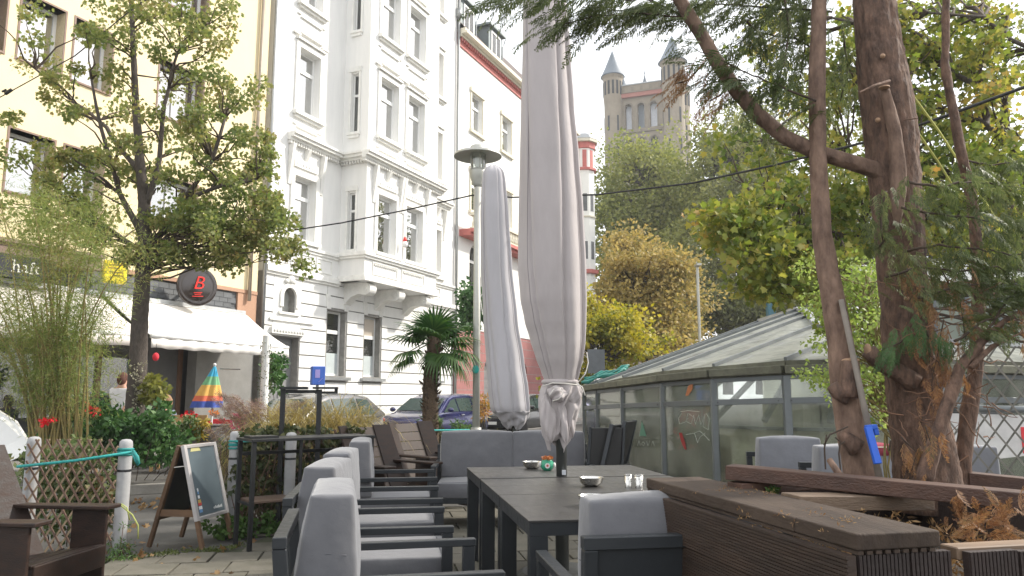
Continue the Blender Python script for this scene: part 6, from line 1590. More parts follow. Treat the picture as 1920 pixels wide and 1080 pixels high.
bush('flowering_bush','dense dark green bush with red blossoms in front of the maple trunk',[(230,816,80,38,11,.5,90),(170,790,40,40,11,.4,30),(290,830,50,30,11,.5,44),(150,830,50,20,11,.4,16),(300,790,20,30,11,.3,14),(200,850,80,18,11,.4,24)],34,.15,.085,m_dkg,flowers=[(172,768,10.6),(180,772,10.6),(82,788,9),(86,792,9),(100,787,9),(165,762,10.6)])
bush('yellow_shrub','small yellow-green leafed shrub beside the white creeper on the maple trunk',[(290,730,22,26,11.8,.2,16)],26,.10,.08,leaf_mat('ylw', [(.12,.15,.03),(.28,.27,.07)], .3),tmpl=STAR)
bush('flower_tub','white-flecked green tub planting in front of the pine bench',[(345,805,32,24,12,.25,40)],26,.09,.055,leaf_mat('varieg', [(.03,.08,.02),(.10,.16,.05),(.45,.45,.30)], .25),flowers=[(348,778,12),(354,775,12),(360,780,12),(362,776,12)])
bush('flower_tub','yellowing tub plants between the bench and the stone pot',[(375,802,14,20,12,.2,18)],24,.08,.055,leaf_mat('yellowing', [(.18,.16,.03),(.42,.30,.05)], .3),flowers=[(398,772,12.2),(404,776,12.2)],fm=leaf_mat('orange_petal',[(.55,.12,.02),(.75,.3,.05)],.2))
bush('low_hedge','low clipped green hedge behind the brown chairs along the street',[(790,835,110,22,11.6,.25,110),(900,828,60,16,11.8,.2,40),(720,850,40,26,11,.2,30)],26,.11,.06,m_ivy,cat='hedge')
bush('grassy_plant','light green tuft of leaves around the palm foot',[(806,787,18,8,11.1,.15,14),(860,800,22,8,11.3,.15,12)],22,.07,.07,m_green,tmpl=LONG,cat='plant')
bush('doorway_bush','dark green bush beside the creeper post in front of the grey door',[(518,700,16,34,15.6,.3,26)],26,.16,.10,m_dkg)
bush('red_stemmed_plant','orange and green leaved plant behind the lamp post',[(905,770,12,26,12.6,.2,16)],18,.10,.10,leaf_mat('dracaena', [(.14,.22,.05),(.40,.20,.06),(.5,.35,.12)], .3),tmpl=LONG,cat='plant')
bush('topiary_tree','round dark green tree crown beside the lamp post against the cream house',[(886,575,22,42,24,.5,40)],40,.30,.16,m_dkg,cat='tree')
# ---------------------------------------------------------------- ornamental grasses
def blades(name, base, n, L, w, m, par, spread=.5, arch=1.0, seed=1, seg=5, rx=.2):
    rg = np.random.default_rng(seed); V = []; F = []
    for i in range(n):
        a = rg.uniform(0,2*math.pi); l = L*rg.uniform(.6,1.15); tilt = abs(rg.normal(0,spread)); bx = base[0]+rg.normal(0,rx); by = base[1]+rg.normal(0,rx*.6)
        dx, dy = math.cos(a), math.sin(a); o = len(V); x = y = z = 0.0; an = math.pi/2-tilt*.4
        for s in range(seg+1):
            ww = w*(1-s/seg)**.6+.0006; px_, py_ = -dy*ww, dx*ww
            V.append((bx+x*dx+px_, by+x*dy+py_, base[2]+z)); V.append((bx+x*dx-px_, by+x*dy-py_, base[2]+z))
            x += math.cos(an)*l/seg; z += math.sin(an)*l/seg; an -= (tilt*.5+arch*.38*(s/seg+.3))*rg.uniform(.7,1.3)
        for s in range(seg): F.append((o+2*s,o+2*s+1,o+2*s+3,o+2*s+2))
    return np_mesh(name, np.array(V), np.array(F), m, par, kind='stuff')
m_gold = leaf_mat('golden_grass', [(.14,.12,.04),(.28,.22,.08),(.40,.32,.13),(.24,.25,.08)], .35, 2)
for k,(px,lb) in enumerate(((560,'left half of the golden fountain grass mound behind the steel stand'),(640,'right half of the golden fountain grass mound in front of the grey hatchback'))):
    p = at(px,742,10.4); p.z = .25; t = thing('golden_grass', lb, 'grass', (0,0,0)); blades('blades', (p.x,10.4,.15), 3000, 1.55, .0075, m_gold, t, .55, .95, 5+k, 8, .16)
    C = []
    for _ in range(120): a = random.uniform(0,6.28); r = random.uniform(.2,.62); C.append(Vector((p.x+r*math.cos(a),10.4+r*.6*math.sin(a),1.28-r*r*1.1+random.uniform(-.2,.05))))
    leaves('seed_heads', C, 26, .07, .055, (np.array([[0,0,0],[.04,.5,.02],[0,1,-.05],[-.04,.5,.02]]), [[0,1,2,3]]), m_gold, t, kind='stuff')
m_purp = leaf_mat('purple_grass', [(.16,.10,.09),(.30,.20,.17),(.42,.32,.27)], .3)
p = at(480,800,10.6); t = thing('purple_fountain_grass', 'reddish fountain grass with fuzzy arching plumes left of the steel stand', 'grass', (0,0,0)); blades('blades', (p.x,10.6,.1), 900, 1.2, .005, leaf_mat('purple_blade', [(.05,.035,.03),(.12,.09,.06),(.16,.16,.07)], .3), t, .7, 1.0, 9, 6, .16)
C = []; mb = MB()
for k in range(26):
    bx, by = p.x+random.gauss(0,.15), 10.6+random.gauss(0,.1); sd = random.choice((-1,-1,1))*random.uniform(.15,.75); zt_ = random.uniform(.95,1.55); P = [Vector((bx+sd*u**1.6, by, .2+(zt_-.2)*(1.35*u-.42*u**2.6))) for u in [i/9 for i in range(10)]]
    mb.tube(P, .003, 4, cap=False)
    for i in range(6,10):
        for v in (0,.33,.66):
            if i < 9: C.append(P[i].lerp(P[i+1],v))
leaves('plumes', C, 34, .030, .045, (np.array([[0,0,0],[.06,.5,.02],[0,1,-.05],[-.06,.5,.02]]), [[0,1,2,3]]), m_purp, t, flat=1, droop=.5, kind='stuff')
build('stems', mb, m_stem, t, kind='stuff')
# ---------------------------------------------------------------- potted palm
YP = 11.0; PM = thing('fan_palm', 'fan palm with shaggy brown trunk behind the brown wooden chair', 'palm', (0,0,0))
trp = [(808,850,30),(808,790,30),(807,740,28),(808,700,27),(812,670,25),(815,640,22),(815,625,18)]
tp_, pp = big_trunk('trunk', trp, YP, bark('palm_fibre', (.06,.04,.025), (.16,.11,.07), 14, (1,1,1)), PM, 16, .12)
q = []; 
V_ = np.array([[0,0,0],[.25,.3,.05],[0,1,.15],[-.25,.3,.05]])
P_n = np.array([tuple(p+Vector((random.uniform(-.1,.1),random.uniform(-.1,.1),0))) for p in pp for _ in range(9)])
cc = np.repeat(np.array([tuple(p) for p in pp]), 9, axis=0); dd = (P_n-cc); dd[:,2] = .06+RNG.uniform(0,.05,len(dd))
scatter('trunk_fibres', V_, [[0,1,2,3]], P_n, frames(dd, roll=.5), RNG.uniform(.05,.11,len(dd)), MATS['palm_fibre'], PM, kind='stuff')
m_palm = leaf_mat('palm_frond', [(.015,.045,.012),(.03,.075,.018),(.07,.13,.03),(.14,.20,.05)], .25, 1.0)
pc = at(814,640,YP)
def frond(az, el, Lp, Rf, seed, droop=.25):
    rs = random.Random(seed); d = Vector((math.cos(az)*math.cos(el), math.sin(az)*math.cos(el), math.sin(el))); mb = MB()
    hub = pc+d*Lp; hub.z -= .12*Lp*math.cos(el); mb.tube([pc, pc.lerp(hub,.5)+Vector((0,0,.03)), hub],[.013,.009,.007],5)
    up = Vector((0,0,1)); s = d.cross(up); s = s.normalized() if s.length>.01 else Vector((1,0,0)); n = s.cross(d).normalized(); N = 26
    for i in range(N):
        a = (i/(N-1)-.5)*R(250); l = Rf*(1-.22*abs(a)/R(125))*rs.uniform(.9,1.06); dr = (d*math.cos(a)+s*math.sin(a)).normalized(); sd = dr.cross(n).normalized(); w = .017
        p0 = hub+dr*.01; p1 = hub+dr*l*.55+n*.02-Vector((0,0,droop*l*.10)); p2 = hub+dr*l*.85-Vector((0,0,droop*l*.28)); p3 = hub+dr*l-Vector((0,0,droop*l*.5))
        mb.add([p0-sd*.004,p0+sd*.004,p1+sd*w,p1-sd*w,p2+sd*w*.55,p2-sd*w*.55,p3], [(0,1,2,3),(3,2,4,5),(5,4,6)])
    return build('frond', mb, m_palm, PM)
k = 0
for (az,el,Lp,Rf,dr) in ((170,35,.28,.46,.5),(200,12,.34,.46,.6),(150,62,.20,.45,.3),(90,80,.16,.44,.3),(270,50,.22,.44,.5),(300,72,.2,.44,.3),(30,58,.22,.46,.4),(0,30,.30,.47,.5),(340,10,.34,.46,.7),(220,-15,.42,.36,1.0),(190,-28,.45,.32,1.2),(320,-22,.40,.40,1.3),(350,-12,.40,.42,1.2),(290,-35,.30,.36,1.4),(60,30,.3,.44,.5),(120,35,.28,.44,.5),(10,-40,.38,.34,1.4),(250,25,.28,.42,.7),(30,5,.34,.42,.9)):
    frond(R(az),R(el),Lp,Rf,k,dr); k += 1
q = MB(); q.lathe([(.20,0),(.26,.36),(.28,.38),(.25,.36)],20,(pp[0].x,YP,0)); build('pot', q, MATS['stone_dark'], PM)
# ---------------------------------------------------------------- background trees
def tree(name, label, ells, per, rad, size, cols, trunk, Y, bk=m_bk_maple, tmpl=KITE, seed=0, tr_=.35, tw_=.5, group=None, clump=.35):
    t = thing(name, label, 'tree', (0,0,0), 0, group)
    C = clumps(ells); m = leaf_mat(name+'_leaf_%d' % seed, cols, tr_, clump); s_ = Y/45.0
    C = [c+Vector((mnoise.noise(c/(3.0*s_)), 0, mnoise.noise(c/(2.2*s_)+Vector((9,3,1)))))*2.6*s_ for c in C]
    C = [c for c in C if mnoise.noise(c/(1.6*s_)+Vector((5,5,5))) > -.22]
    A = [c for i, c in enumerate(C) if i % 3 == 0]; B = [c for i, c in enumerate(C) if i % 3]
    leaves('crown', A, int(per*3.2), rad*1.75, size*.66, tmpl, m, t, flat=.6, droop=.3)
    leaves('crown', B, int(per*1.3), rad*.8, size*.66, tmpl, m, t, flat=.75, droop=.5)
    P = pxpath(trunk, Y); Rr = pxrad(trunk, Y); P, Rr = resample(P, Rr, .8); mb = MB(); mb.tube(P, Rr, 8, .04); build('trunk', mb, bk, t, smooth=True)
    mb = MB(); branches(mb, P[len(P)//3:], C, .10*Y/45, .012*Y/45, tw_, 4); build('limbs', mb, bk, t, smooth=True); return t
dk = [(.07,.085,.03),(.12,.135,.045),(.18,.185,.065),(.25,.235,.09)]
ol = [(.10,.125,.035),(.17,.195,.05),(.26,.27,.075),(.33,.325,.10)]
tree('plane_tree','tall olive green tree before the foot of the church tower',[(1195,360,75,75,55,3,120),(1180,285,44,24,55,2,24),(1165,420,50,90,54,3,80),(1270,400,60,90,55,3,90),(1180,520,60,60,54,3,50)],46,1.25,.42,ol,[(1215,740,22),(1210,600,20),(1205,450,14),(1200,320,6)],55,seed=1,group='tall green trees behind the pavilion')
tree('plane_tree','tall pale green tree right of the church tower, sky showing through',[(1340,330,70,90,50,3,120),(1300,260,20,36,50,1.5,14),(1400,290,60,60,50,3,60),(1440,240,70,50,50,3,40),(1330,450,70,80,50,3,90),(1500,270,60,90,50,3,50)],44,1.15,.38,ol,[(1365,740,20),(1362,600,18),(1360,450,12),(1350,320,6)],50,seed=2,group='tall green trees behind the pavilion')
tree('dark_tree','dark green tree filling the space behind the pavilion roof ridge',[(1390,500,70,80,42,2,120),(1480,500,80,90,42,2,130),(1440,400,90,80,44,2,120),(1330,560,50,60,42,2,60),(1400,590,110,40,40,2,90),(1560,420,90,120,44,2,110),(1560,560,60,60,42,2,60),(1240,600,60,40,46,2,30)],50,.95,.34,dk,[(1430,740,26),(1432,600,22),(1440,470,14),(1445,380,7)],43,seed=3)
tree('dark_tree','dark green tree mass standing behind the conifer trunks',[(1680,420,90,140,40,2,110),(1780,480,90,120,40,2,100),(1890,420,70,140,40,2,90),(1700,580,100,60,38,2,60)],44,.95,.36,dk,[(1720,740,26),(1722,560,20),(1730,400,8)],40,seed=4)
tree('chestnut_tree','orange and gold autumn chestnut behind the left end of the pavilion',[(1205,510,58,50,27,1.2,110),(1190,480,34,28,27,1,34),(1250,570,70,60,27,1.3,120),(1180,590,50,70,27,1.2,80),(1270,620,55,50,26.5,1,70),(1220,660,80,40,26,1,70)],44,.50,.22,[(.13,.14,.05),(.24,.21,.07),(.34,.26,.09),(.44,.34,.13),(.20,.21,.07)],[(1215,745,14),(1213,660,12),(1208,560,8)],27,seed=5,tmpl=KITE,clump=1.6)
tree('yellow_tree','yellow-green leafed tree left of the orange chestnut',[(1135,600,48,42,22,.8,80),(1150,650,46,46,22,.8,80),(1120,660,30,50,22,.7,40),(1110,690,20,30,21.5,.6,20)],42,.36,.19,[(.08,.11,.016),(.20,.21,.03),(.42,.36,.05),(.55,.46,.09)],[(1130,745,9),(1132,680,8),(1135,610,5)],22,seed=6,clump=1.0)
# ---------------------------------------------------------------- broad-leaved tree with yellowing leaves at right
m_plat = leaf_mat('yellowing_maple_leaf', [(.06,.095,.02),(.11,.155,.03),(.19,.22,.045),(.32,.30,.07),(.42,.24,.08)], .45, .9)
YT = thing('yellowing_maple', 'yellowing broad-leaved maple spreading behind the conifer trunks', 'tree', (0,0,0)); Y0 = 8.5
C = clumps([(1400,440,80,60,8.2,.7,34),(1480,490,90,60,8.2,.7,40),(1370,400,50,26,8.2,.5,10),(1500,400,110,70,8.6,.8,46),(1440,540,50,20,8,.4,7),(1560,500,60,60,8.4,.6,18),(1400,290,60,60,9.5,.7,8),(1500,300,80,60,9.5,.8,18),(1620,380,80,90,9,.8,30),(1700,250,60,120,9.5,1,34),(1800,330,110,70,9.2,1,44),(1770,160,120,90,9.8,1,52),(1880,250,60,120,9.4,1,38),(1600,170,100,100,9.8,1,44),(1750,50,160,60,10,1,50),(1880,90,60,70,9.5,1,16),(1500,120,60,90,10,.8,16),(1450,60,70,60,10,.8,10),(1640,60,80,60,10,.8,16),(1860,440,80,60,9,.8,30),(1740,440,70,60,9,.8,24),(1560,600,40,30,8.4,.4,5)])
C = [c for c in C if random.random() < .8]
leaves('crown', C, 40, .26, .078, STAR, m_plat, YT, flat=.6, droop=.5)
bp = [[(2050,700,60),(1990,480,36),(1925,420,20),(1880,380,12),(1800,340,12),(1700,300,9),(1600,290,6)],[(2000,520,24),(1910,290,18),(1850,230,11),(1760,180,8),(1640,150,5)],[(1980,450,22),(1850,470,14),(1700,450,10),(1560,440,8),(1440,430,5)],[(1930,100,9),(1840,40,7),(1740,20,4)],[(1920,300,14),(1800,120,10),(1700,60,7),(1560,30,5)]]
mb = MB(); sk = []
for b_ in bp:
    P = [at(x,y,9.2) for x,y,w in b_]; Rr = [w*mpp(9.2)/2 for *_,w in b_]; P,Rr = resample(P,Rr,.3); P = [p+Vector((random.gauss(0,.02),random.gauss(0,.1),random.gauss(0,.02))) for p in P]; mb.tube(P,Rr,8); sk += P
mb.tube([Vector((at(2050,700,9.2).x,9.2,0)), at(2050,700,9.2)], .2, 10); build('trunk', mb, m_bk_maple, YT, smooth=True)
mb = MB(); branches(mb, sk, C, .022, .004, .85); build('twigs', mb, m_twig, YT, smooth=True)
# ---------------------------------------------------------------- bright green shrub behind trunk
m_lime = leaf_mat('lime_leaf', [(.12,.18,.035),(.22,.29,.07),(.34,.40,.13)], .45, 2)
LS = thing('lime_shrub', 'bright lime green fine-leaved shrub between the conifer trunks', 'shrub', (0,0,0))
C = clumps([(1630,570,50,70,5.2,.3,60),(1600,520,60,40,5.2,.3,26),(1650,660,50,80,5.0,.3,56),(1620,760,40,60,5,.25,26),(1560,640,50,16,4.9,.2,14),(1540,560,40,30,5.2,.2,10),(1545,700,50,18,4.7,.15,14),(1580,740,30,14,4.6,.15,6),(1530,500,30,20,5.2,.2,6),(1560,610,30,40,5.0,.2,10)])
C = [c for c in C if random.random() < .7]
leaves('foliage', C, 40, .085, .028, KITE, m_lime, LS, flat=.7)
mb = MB(); s0 = at(1680,830,5.0); sk = [at(1680-i*4,830-i*22,5.0) for i in range(14)]; mb.tube(sk, [.02-.001*i for i in range(14)], 6); branches(mb, sk, C, .007, .002, .8); 
for _ in range(8): mb.tube(jitpath(s0+Vector((random.uniform(-.1,.1),0,-.3)), at(random.uniform(1600,1700),random.uniform(560,700),5), 6, .06), .006, 5)
build('stems', mb, m_stem, LS, smooth=True)
# ---------------------------------------------------------------- the conifers in the planter
YC = 3.35
CT = thing('conifer_tree', 'big conifer trunk with a limb arching left over the parasols, growing from the planter', 'tree', (0,0,0))
big = [(1620,-200,70),(1628,-100,72),(1637,0,76),(1650,100,88),(1662,180,96),(1671,250,98),(1676,320,94),(1684,400,88),(1689,470,86),(1694,540,86),(1700,600,88),(1708,680,92),(1718,760,98),(1730,840,106),(1738,915,116),(1740,960,122)]
_, ct = big_trunk('trunk', big[::-1], YC, m_bk_con, CT, 56, .07, rough=.011)
limb = [(1665,330,44),(1640,318,34),(1590,302,31),(1530,285,31),(1470,256,30),(1420,215,29),(1380,168,28),(1340,108,27),(1310,58,26),(1275,0,25),(1240,-60,22),(1200,-130,18)]
_, lp = big_trunk('limb', limb, YC-.02, m_bk_smooth, CT, 24, .05, rough=.005)
_, cs = big_trunk('cut_stub', [(1684,430,8),(1682,390,26),(1684,345,32),(1683,300,31),(1678,250,26),(1668,205,22),(1658,166,21)], YC-.125, m_bk_smooth, CT, 12, .05)
q = MB(); p = at(1658,165,YC-.16); q.lathe([(.001,0),(.024,0),(.022,.006),(.001,.008)], 12, tuple(p)); build('cut_face', q, mat('cut_wood', (.33,.21,.13), .8, var=.15), CT)
big_trunk('cut_stub', [(1715,720,40),(1685,700,36),(1650,680,32),(1628,658,30)], YC-.1, m_bk_con, CT, 12, .06)
q = MB(); p = at(1627,657,YC-.1); q.ell(tuple(p), (.012,.03,.03), 10, 6); build('cut_face', q, MATS['cut_wood'], CT, smooth=True)
for (x,y) in ((1646,225),(1655,105),(1700,560)):
    q = MB(); p = at(x,y,YC-.112); q.ell(tuple(p), (.012,.012,.011), 8, 6); build('knot', q, MATS['cut_wood'], CT, smooth=True)
q = MB(); q.tube([at(1668,152,YC-.15),at(1640,160,YC-.2),at(1612,173,YC-.22)],[.008,.006,.003],6); q.tube([at(1690,225,YC-.1),at(1720,222,YC-.2)],.003,4); q.tube([at(1500,225,YC),at(1520,245,YC)],.004,4); build('snag', q, m_bk_smooth, CT, kind='stuff')
CT2 = thing('conifer_tree', 'slender reddish conifer trunk left of the big one, with cut stubs low down', 'tree', (0,0,0))
t2 = [(1537,-120,26),(1536,0,28),(1533,90,30),(1532,180,32),(1534,280,33),(1538,370,34),(1543,450,37),(1553,510,40),(1566,580,44),(1577,650,47),(1582,700,52),(1588,760,50),(1598,820,54),(1612,870,62),(1622,930,70)]
_, c2 = big_trunk('trunk', t2[::-1], YC-.05, m_bk_smooth, CT2, 32, .06, rough=.0035)
for pts in ([(1590,745,40),(1592,700,36),(1594,678,34)],[(1590,745,30),(1570,735,26),(1560,722,22)],[(1606,840,40),(1585,820,26),(1575,812,16)]): big_trunk('cut_stub', pts, YC-.12, m_bk_con, CT2, 12, .10)
q = MB(); q.ell(tuple(at(1595,676,YC-.12)), (.04,.03,.012), 10, 6); build('cut_face', q, MATS['cut_wood'], CT2, smooth=True)
CT3 = thing('conifer_tree', 'thin dark conifer stem right of the big trunk', 'tree', (0,0,0))
t3 = [(1775,-60,13),(1773,60,15),(1772,120,16),(1785,195,18),(1803,290,20),(1824,380,21),(1833,480,22),(1835,600,25),(1828,700,27),(1815,780,29),(1806,850,30),(1802,940,32)]
_, c3 = big_trunk('trunk', t3[::-1], YC+.05, m_bk_con, CT3, 20, .06)
big_trunk('limb', [(1730,905,34),(1752,830,28),(1775,760,24),(1800,690,22),(1835,645,18),(1885,600,12),(1940,575,9)], YC-.3, m_bk_con, CT3, 12, .06)
big_trunk('limb', [(1820,690,12),(1860,650,10),(1900,630,8),(1940,615,6)], YC-.32, m_bk_con, CT3, 8, .06)
# sprays: flat drooping fronds of fine twigs
def spray_t(n=13, L=1.0, sw=.42, wd=.020, dr=.16):
    V=[];F=[]
    def strip(p, q, w):
        o = len(V); d = np.array(q)-np.array(p); s = np.array([d[1],-d[0],0]); s = s/max(1e-6,np.linalg.norm(s))*w
        mid = (np.array(p)+np.array(q))/2+np.array([0,0,.02]); V.extend([tuple(np.array(p)), tuple(mid+s), tuple(np.array(q)+np.array([0,0,-dr*.3])), tuple(mid-s)]); F.append([o,o+1,o+2,o+3])
    for i in range(n):
        u = (i+.5)/n; z = -dr*u*u
        for s_ in (-1,1):
            l = sw*(1-u)**.7*(.8+.3*math.sin(i*2.3+s_)); p = (0,u*L,z); q = (s_*l*.62, u*L+l*.80, z-.10*l); strip(p, q, wd)
            if l > .14: 
                m_ = ((p[0]+q[0])/2,(p[1]+q[1])/2,(p[2]+q[2])/2); strip(m_, (m_[0]+s_*.02, m_[1]+l*.42, m_[2]-.03), wd*.85)
    for i in range(5): strip((0,i*L/5,-dr*(i/5)**2),(0,(i+1)*L/5,-dr*((i+1)/5)**2),wd*.8)
    return np.array(V), F
SPR = spray_t()
m_cg = leaf_mat('cypress_green', [(.034,.050,.020),(.068,.092,.034),(.115,.14,.055),(.18,.19,.08)], .35, 3)
m_cb = leaf_mat('cypress_brown', [(.10,.045,.025),(.20,.10,.05),(.30,.17,.08),(.09,.085,.035)], .3, 3)
def sprays(name, paths, dens, size, m, par, Y, out=(-.5,0,-.6), jit=.6, spread=.03, rw=.006):
    """paths in pixels (+depth offset); sprays grow off them, hanging along 'out'"""
    P=[];D=[]; mb = MB()
    for pth in paths:
        q = [at(x,y,Y+(dz[0] if dz else 0)) for x,y,*dz in pth]; q,_ = resample(q,[0]*len(q),.03); mb.tube([p+Vector((0,random.gauss(0,.002),random.gauss(0,.003))) for p in q], [rw*(1-.7*i/len(q)) for i in range(len(q))], 6)
        for i, p in enumerate(q):
            for _ in range(dens):
                P.append(tuple(p+Vector((random.gauss(0,spread),random.gauss(0,spread*1.5),random.gauss(0,spread))))); s_ = random.choice((-1,1))
                tdir = (q[min(i+1,len(q)-1)]-q[max(0,i-1)]).normalized()
                D.append((out[0]+tdir.x*.5+random.gauss(0,jit*.5), out[1]+s_*random.uniform(.1,jit), out[2]+tdir.z*.5+random.gauss(0,jit*.4)))
    if rw > 0: build('boughs', mb, m_twig, par, smooth=True)
    P = np.array(P); D = np.array(D)
    return scatter(name, SPR[0], SPR[1], P, frames(D, roll=.9), size*RNG.uniform(.55,1.25,len(P)), m, par)
top = [[(1560,-20),(1450,-30),(1330,-12),(1220,0),(1110,-2),(1010,-8),(930,-2)],[(1560,20,.1),(1470,18,.1),(1380,8,.1),(1290,10,.1),(1200,16,.1),(1110,22,.1),(1040,40,.1)],[(1330,46),(1260,30),(1190,26),(1120,30),(1060,44),(1015,66)],[(1530,190,-.1),(1470,165,-.1),(1400,136,-.1),(1340,108,-.1),(1300,90,-.1)],[(1545,100,.15),(1490,72,.15),(1420,60,.15),(1370,90,.15)],[(1280,30,.3),(1180,-20,.3),(1080,-30,.3),(980,-20,.3),(930,10,.3)],[(1400,150,.2),(1350,150,.2),(1310,165,.2)],[(1500,10,.4),(1400,-10,.4),(1320,10,.4)]]
sprays('needle_sprays', top, 2, .175, m_cg, CT, YC, (-.55,0,-.55), .55)
sprays('needle_sprays', [[(1400,40,.1),(1430,70,.1),(1440,120,.1)],[(1470,-10),(1480,60),(1470,120),(1450,180)],[(1500,0,.2),(1510,80,.2),(1500,150,.2)],[(1440,170),(1420,190),(1400,200)],[(1420,230,.1),(1440,240,.1)],[(1580,60,.2),(1590,130,.2),(1575,190,.2)]], 2, .15, m_cg, CT, YC, (-.2,0,-.9), .4)
sprays('brown_sprays', [[(1320,120,-.1),(1290,150,-.1),(1265,158,-.1)],[(1360,170),(1330,190)]], 4, .13, m_cb, CT, YC, (-.5,0,-.6), .5)
# low green sprays over the big trunk and to the right
sprays('needle_sprays', [[(1700,340,-.3),(1760,350,-.35),(1820,340,-.3),(1900,350,-.2),(1960,360,-.2)],[(1690,390,-.25),(1750,400,-.3),(1830,410,-.3),(1940,420,-.2)],[(1660,360,-.2),(1650,400,-.2),(1655,450,-.2)],[(1700,470,-.2),(1760,460,-.3),(1850,470,-.3),(1940,480,-.2)],[(1840,640,-.3),(1890,560,-.3),(1930,520,-.3)],[(1720,560,-.25),(1780,540,-.3),(1850,530,-.3)],[(1900,380,.1),(1880,440,.1),(1860,520,.1)],[(1800,300,.1),(1860,310,.1),(1940,300,.1)],[(1660,520,-.2),(1720,500,-.25),(1790,510,-.3),(1870,500,-.3),(1940,540,-.3)],[(1790,640,-.3),(1850,600,-.3),(1920,580,-.35)],[(1640,470,-.15),(1670,440,-.2)]], 3, .12, m_cg, CT3, YC, (.0,0,-.55), .75)
sprays('needle_sprays', [[(1700,620,-.2),(1690,640,-.2),(1675,650,-.2)],[(1730,610,-.25),(1745,640,-.25)]], 7, .10, leaf_mat('cypress_fresh', [(.04,.09,.03),(.09,.16,.06)], .3), CT3, YC, (-.3,0,-.9), .3)
sprays('brown_sprays', [[(1700,500,-.2),(1730,560,-.25),(1740,620,-.25)],[(1720,640,-.2),(1760,680,-.25),(1770,720,-.2)],[(1760,500,-.2),(1800,560,-.2),(1810,640,-.2)],[(1770,600,-.2),(1750,700,-.2),(1740,760,-.2)],[(1880,590,-.3),(1910,600,-.3),(1940,620,-.3)],[(1800,720,-.2),(1820,700,-.2)],[(1690,820,-.3),(1720,850,-.3),(1710,880,-.3)],[(1735,800,-.35),(1745,830,-.35)]], 2, .095, m_cb, CT3, YC, (.0,0,-.75), .55, rw=.003)
mb = MB()
for _ in range(90):
    x = random.uniform(1690,1860); y = random.uniform(520,860); a = at(x,y,YC-random.uniform(.05,.3)); mb.tube(jitpath(a, a+Vector((random.uniform(-.14,.14),random.uniform(-.1,.1),random.uniform(-.08,.12))), 4, .15), [.003,.0025,.002,.0015,.001], 4, cap=False)
build('dead_twigs', mb, mat('dead_twig', (.16,.085,.05), .9, var=.3), CT3, kind='stuff')
q = MB(); q.tube([at(1577,562,YC-.12), at(1655,925,YC-.22)], [.012,.015], 8); t = thing('leaning_pole', 'thin weathered pole leaning against the slender conifer trunk', 'pole', (0,0,0)); build('pole', q, mat('pole_grey', (.22,.19,.16), .8, var=.2, scale=12), t, smooth=True)
t = thing('blue_clamp', 'bright blue plastic clamp hooked on the leaning pole', 'clamp', (0,0,0)); q = MB(); a, b = at(1627,800,YC-.24), at(1646,870,YC-.27); q.beam(a, b, .028, .022, up=(0,-1,0)); build('bar', q, mat('clamp_blue', (.01,.10,.55), .35), t, bevel=.004); q = MB(); q.beam(at(1622,802,YC-.24), at(1644,800,YC-.24), .02, .02, up=(0,-1,0)); q.beam(at(1640,800,YC-.24), at(1644,816,YC-.24), .02, .016, up=(0,-1,0)); build('hook', q, MATS['clamp_blue'], t, bevel=.004)
# litter in and on the planter
m_lit = leaf_mat('dry_litter', [(.10,.05,.022),(.22,.12,.05),(.34,.22,.10),(.16,.10,.06)], .15)
LT = thing('dry_litter', 'dry brown conifer litter and leaves heaped inside the planter', 'litter', (0,0,0)); LT2 = None
C = [CA+pd*random.uniform(.1,1.3)+pr_*random.uniform(.28,1.1)+Vector((0,0,.80+random.uniform(0,.05))) for _ in range(160)]
leaves('litter', C, 16, .06, .035, LONG, m_lit, LT, flat=.4, droop=0, kind='stuff')
C = [at(random.gauss(1850,40), random.gauss(985,16), 2.3+random.uniform(-.1,.2)) for _ in range(50)]
P = np.array([tuple(c) for c in C]); scatter('dead_fronds', SPR[0], SPR[1], P, frames(RNG.normal(size=(len(P),3))), RNG.uniform(.05,.10,len(P)), m_cb, LT, kind='stuff')
def onplank(px,py): return atz(px,py,1.015)
LF = thing('fallen_needles', 'scattered brown needles and crumbs lying on the planter cap boards', 'litter', (0,0,0))
C = [onplank(random.gauss(x,sx),random.gauss(y,sy)) for x,y,sx,sy,n in ((1420,925,25,4,16),(1370,918,20,3,10),(1590,975,12,5,8),(1500,958,60,12,14),(1350,915,50,8,8),(1570,990,20,4,2)) for _ in range(n)]
leaves('needles', C, 5, .012, .011, LONG, m_lit, LF, flat=.1, droop=0, kind='stuff')
def tuft(name,label,c,n,sz,m,r):
    t = thing(name,label,'plant',c); leaves('leaf_clump',[Vector((random.gauss(0,r),random.gauss(0,r*.6),random.uniform(0,r*1.6))) for _ in range(n)],9,.012,sz,KITE,m,t); q = MB()
    for k in range(6): q.tube([Vector((0,0,-.01)), Vector((random.gauss(0,r),random.gauss(0,r*.5),random.uniform(r,r*2.2)))],.0012,4,cap=False)
    build('stems',q,m_stem,t,kind='stuff')
tuft('small_weed','tiny green weed with white tips growing on the planter cap',at(1452,925,2.85),16,.013,m_green,.014)
t = thing('bare_twigs', 'thin bare twigs sticking up behind the long plank', 'twig', (0,0,0)); q = MB()
for P_ in ([(1548,880),(1546,840),(1550,815)],[(1577,890),(1573,850),(1576,828),(1566,820)],[(1573,835),(1584,828)],[(1545,835),(1556,815),(1590,800)],[(1668,845),(1668,838),(1670,826)]): q.tube([at(x,y,3.1) for x,y in P_],.0035,5)
build('twig', q, m_twig, t, kind='stuff'); q = MB(); q.tube([at(1555,862,3.05),at(1575,892,3.0)],[.012,.014],8); build('stub', q, m_bk_smooth, t, smooth=True)
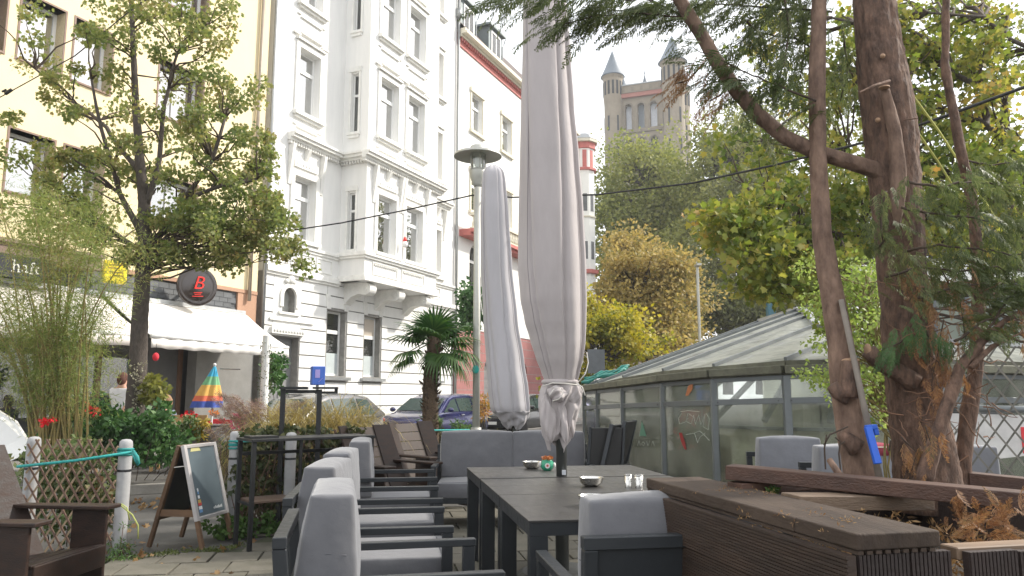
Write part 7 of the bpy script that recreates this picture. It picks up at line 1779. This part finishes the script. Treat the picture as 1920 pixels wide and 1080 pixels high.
# hanging brown frond over the plank and fallen leaves on the ground
q_ = np.array([tuple(at(1790,925,2.45)+Vector((random.gauss(0,.012),0,random.gauss(0,.012)))) for _ in range(6)]); t = thing('dead_frond', 'small dead orange frond hanging below the long plank', 'frond', (0,0,0)); scatter('frond', SPR[0], SPR[1], q_, frames(np.tile(np.array([[.3,-.1,-.9]]),(6,1))+RNG.normal(size=(6,3))*.2), np.full(6,.07), m_cb, t)
FL = thing('fallen_leaves', 'brown fallen leaves scattered over the path edge and paving', 'leaves', (0,0,0))
C = [atz(random.uniform(200,520), random.uniform(985,1075), .006) for _ in range(12)]+[Vector((random.uniform(-6,-2.5),random.uniform(9.3,10.5),-.01)) for _ in range(140)]+[Vector((random.uniform(-3.6,-2.2),random.uniform(6.4,7.5),.0)) for _ in range(10)]
leaves('leaves', C, 2, .06, .055, STAR, m_lit, FL, flat=.05, droop=0, kind='stuff')
ms = leaf_mat('moss', [(.05,.07,.015),(.10,.12,.03)], .1); 
C = [Vector((-3.5+1.05*u+random.gauss(0,.06), 6.5+.62*u+random.gauss(0,.07), .0)) for u in [random.random() for _ in range(120)]]+[Vector((-3.6+random.gauss(0,.15),6.35+random.gauss(0,.15),0)) for _ in range(30)]
mo = thing('moss_strip', 'mossy green growth along the seam between asphalt and paving', 'moss', (0,0,0)); leaves('moss', C, 14, .035, .018, KITE, ms, mo, flat=.25, droop=-.4, kind='stuff')
# far greenery that closes the view along the street behind the terrace
m_far = leaf_mat('far_shrub', dk, .3, .5)
bush('far_shrubs','dark shrubs beyond the path under the cafe awning',[(100,830,130,20,12.6,.3,60),(330,850,60,14,12.4,.3,24),(470,845,60,20,12.2,.3,30)],26,.16,.07,m_dkg)

bush('trellis_plants','mixed green and rusty plants growing just behind the brown diamond trellis',[(140,880,80,60,7.1,.15,60),(140,960,80,50,7.0,.12,40),(60,900,30,60,7.2,.15,20)],22,.10,.06,leaf_mat('trellis_leaf',[(.03,.06,.018),(.07,.11,.03),(.13,.15,.06),(.20,.10,.05)],.25,3))
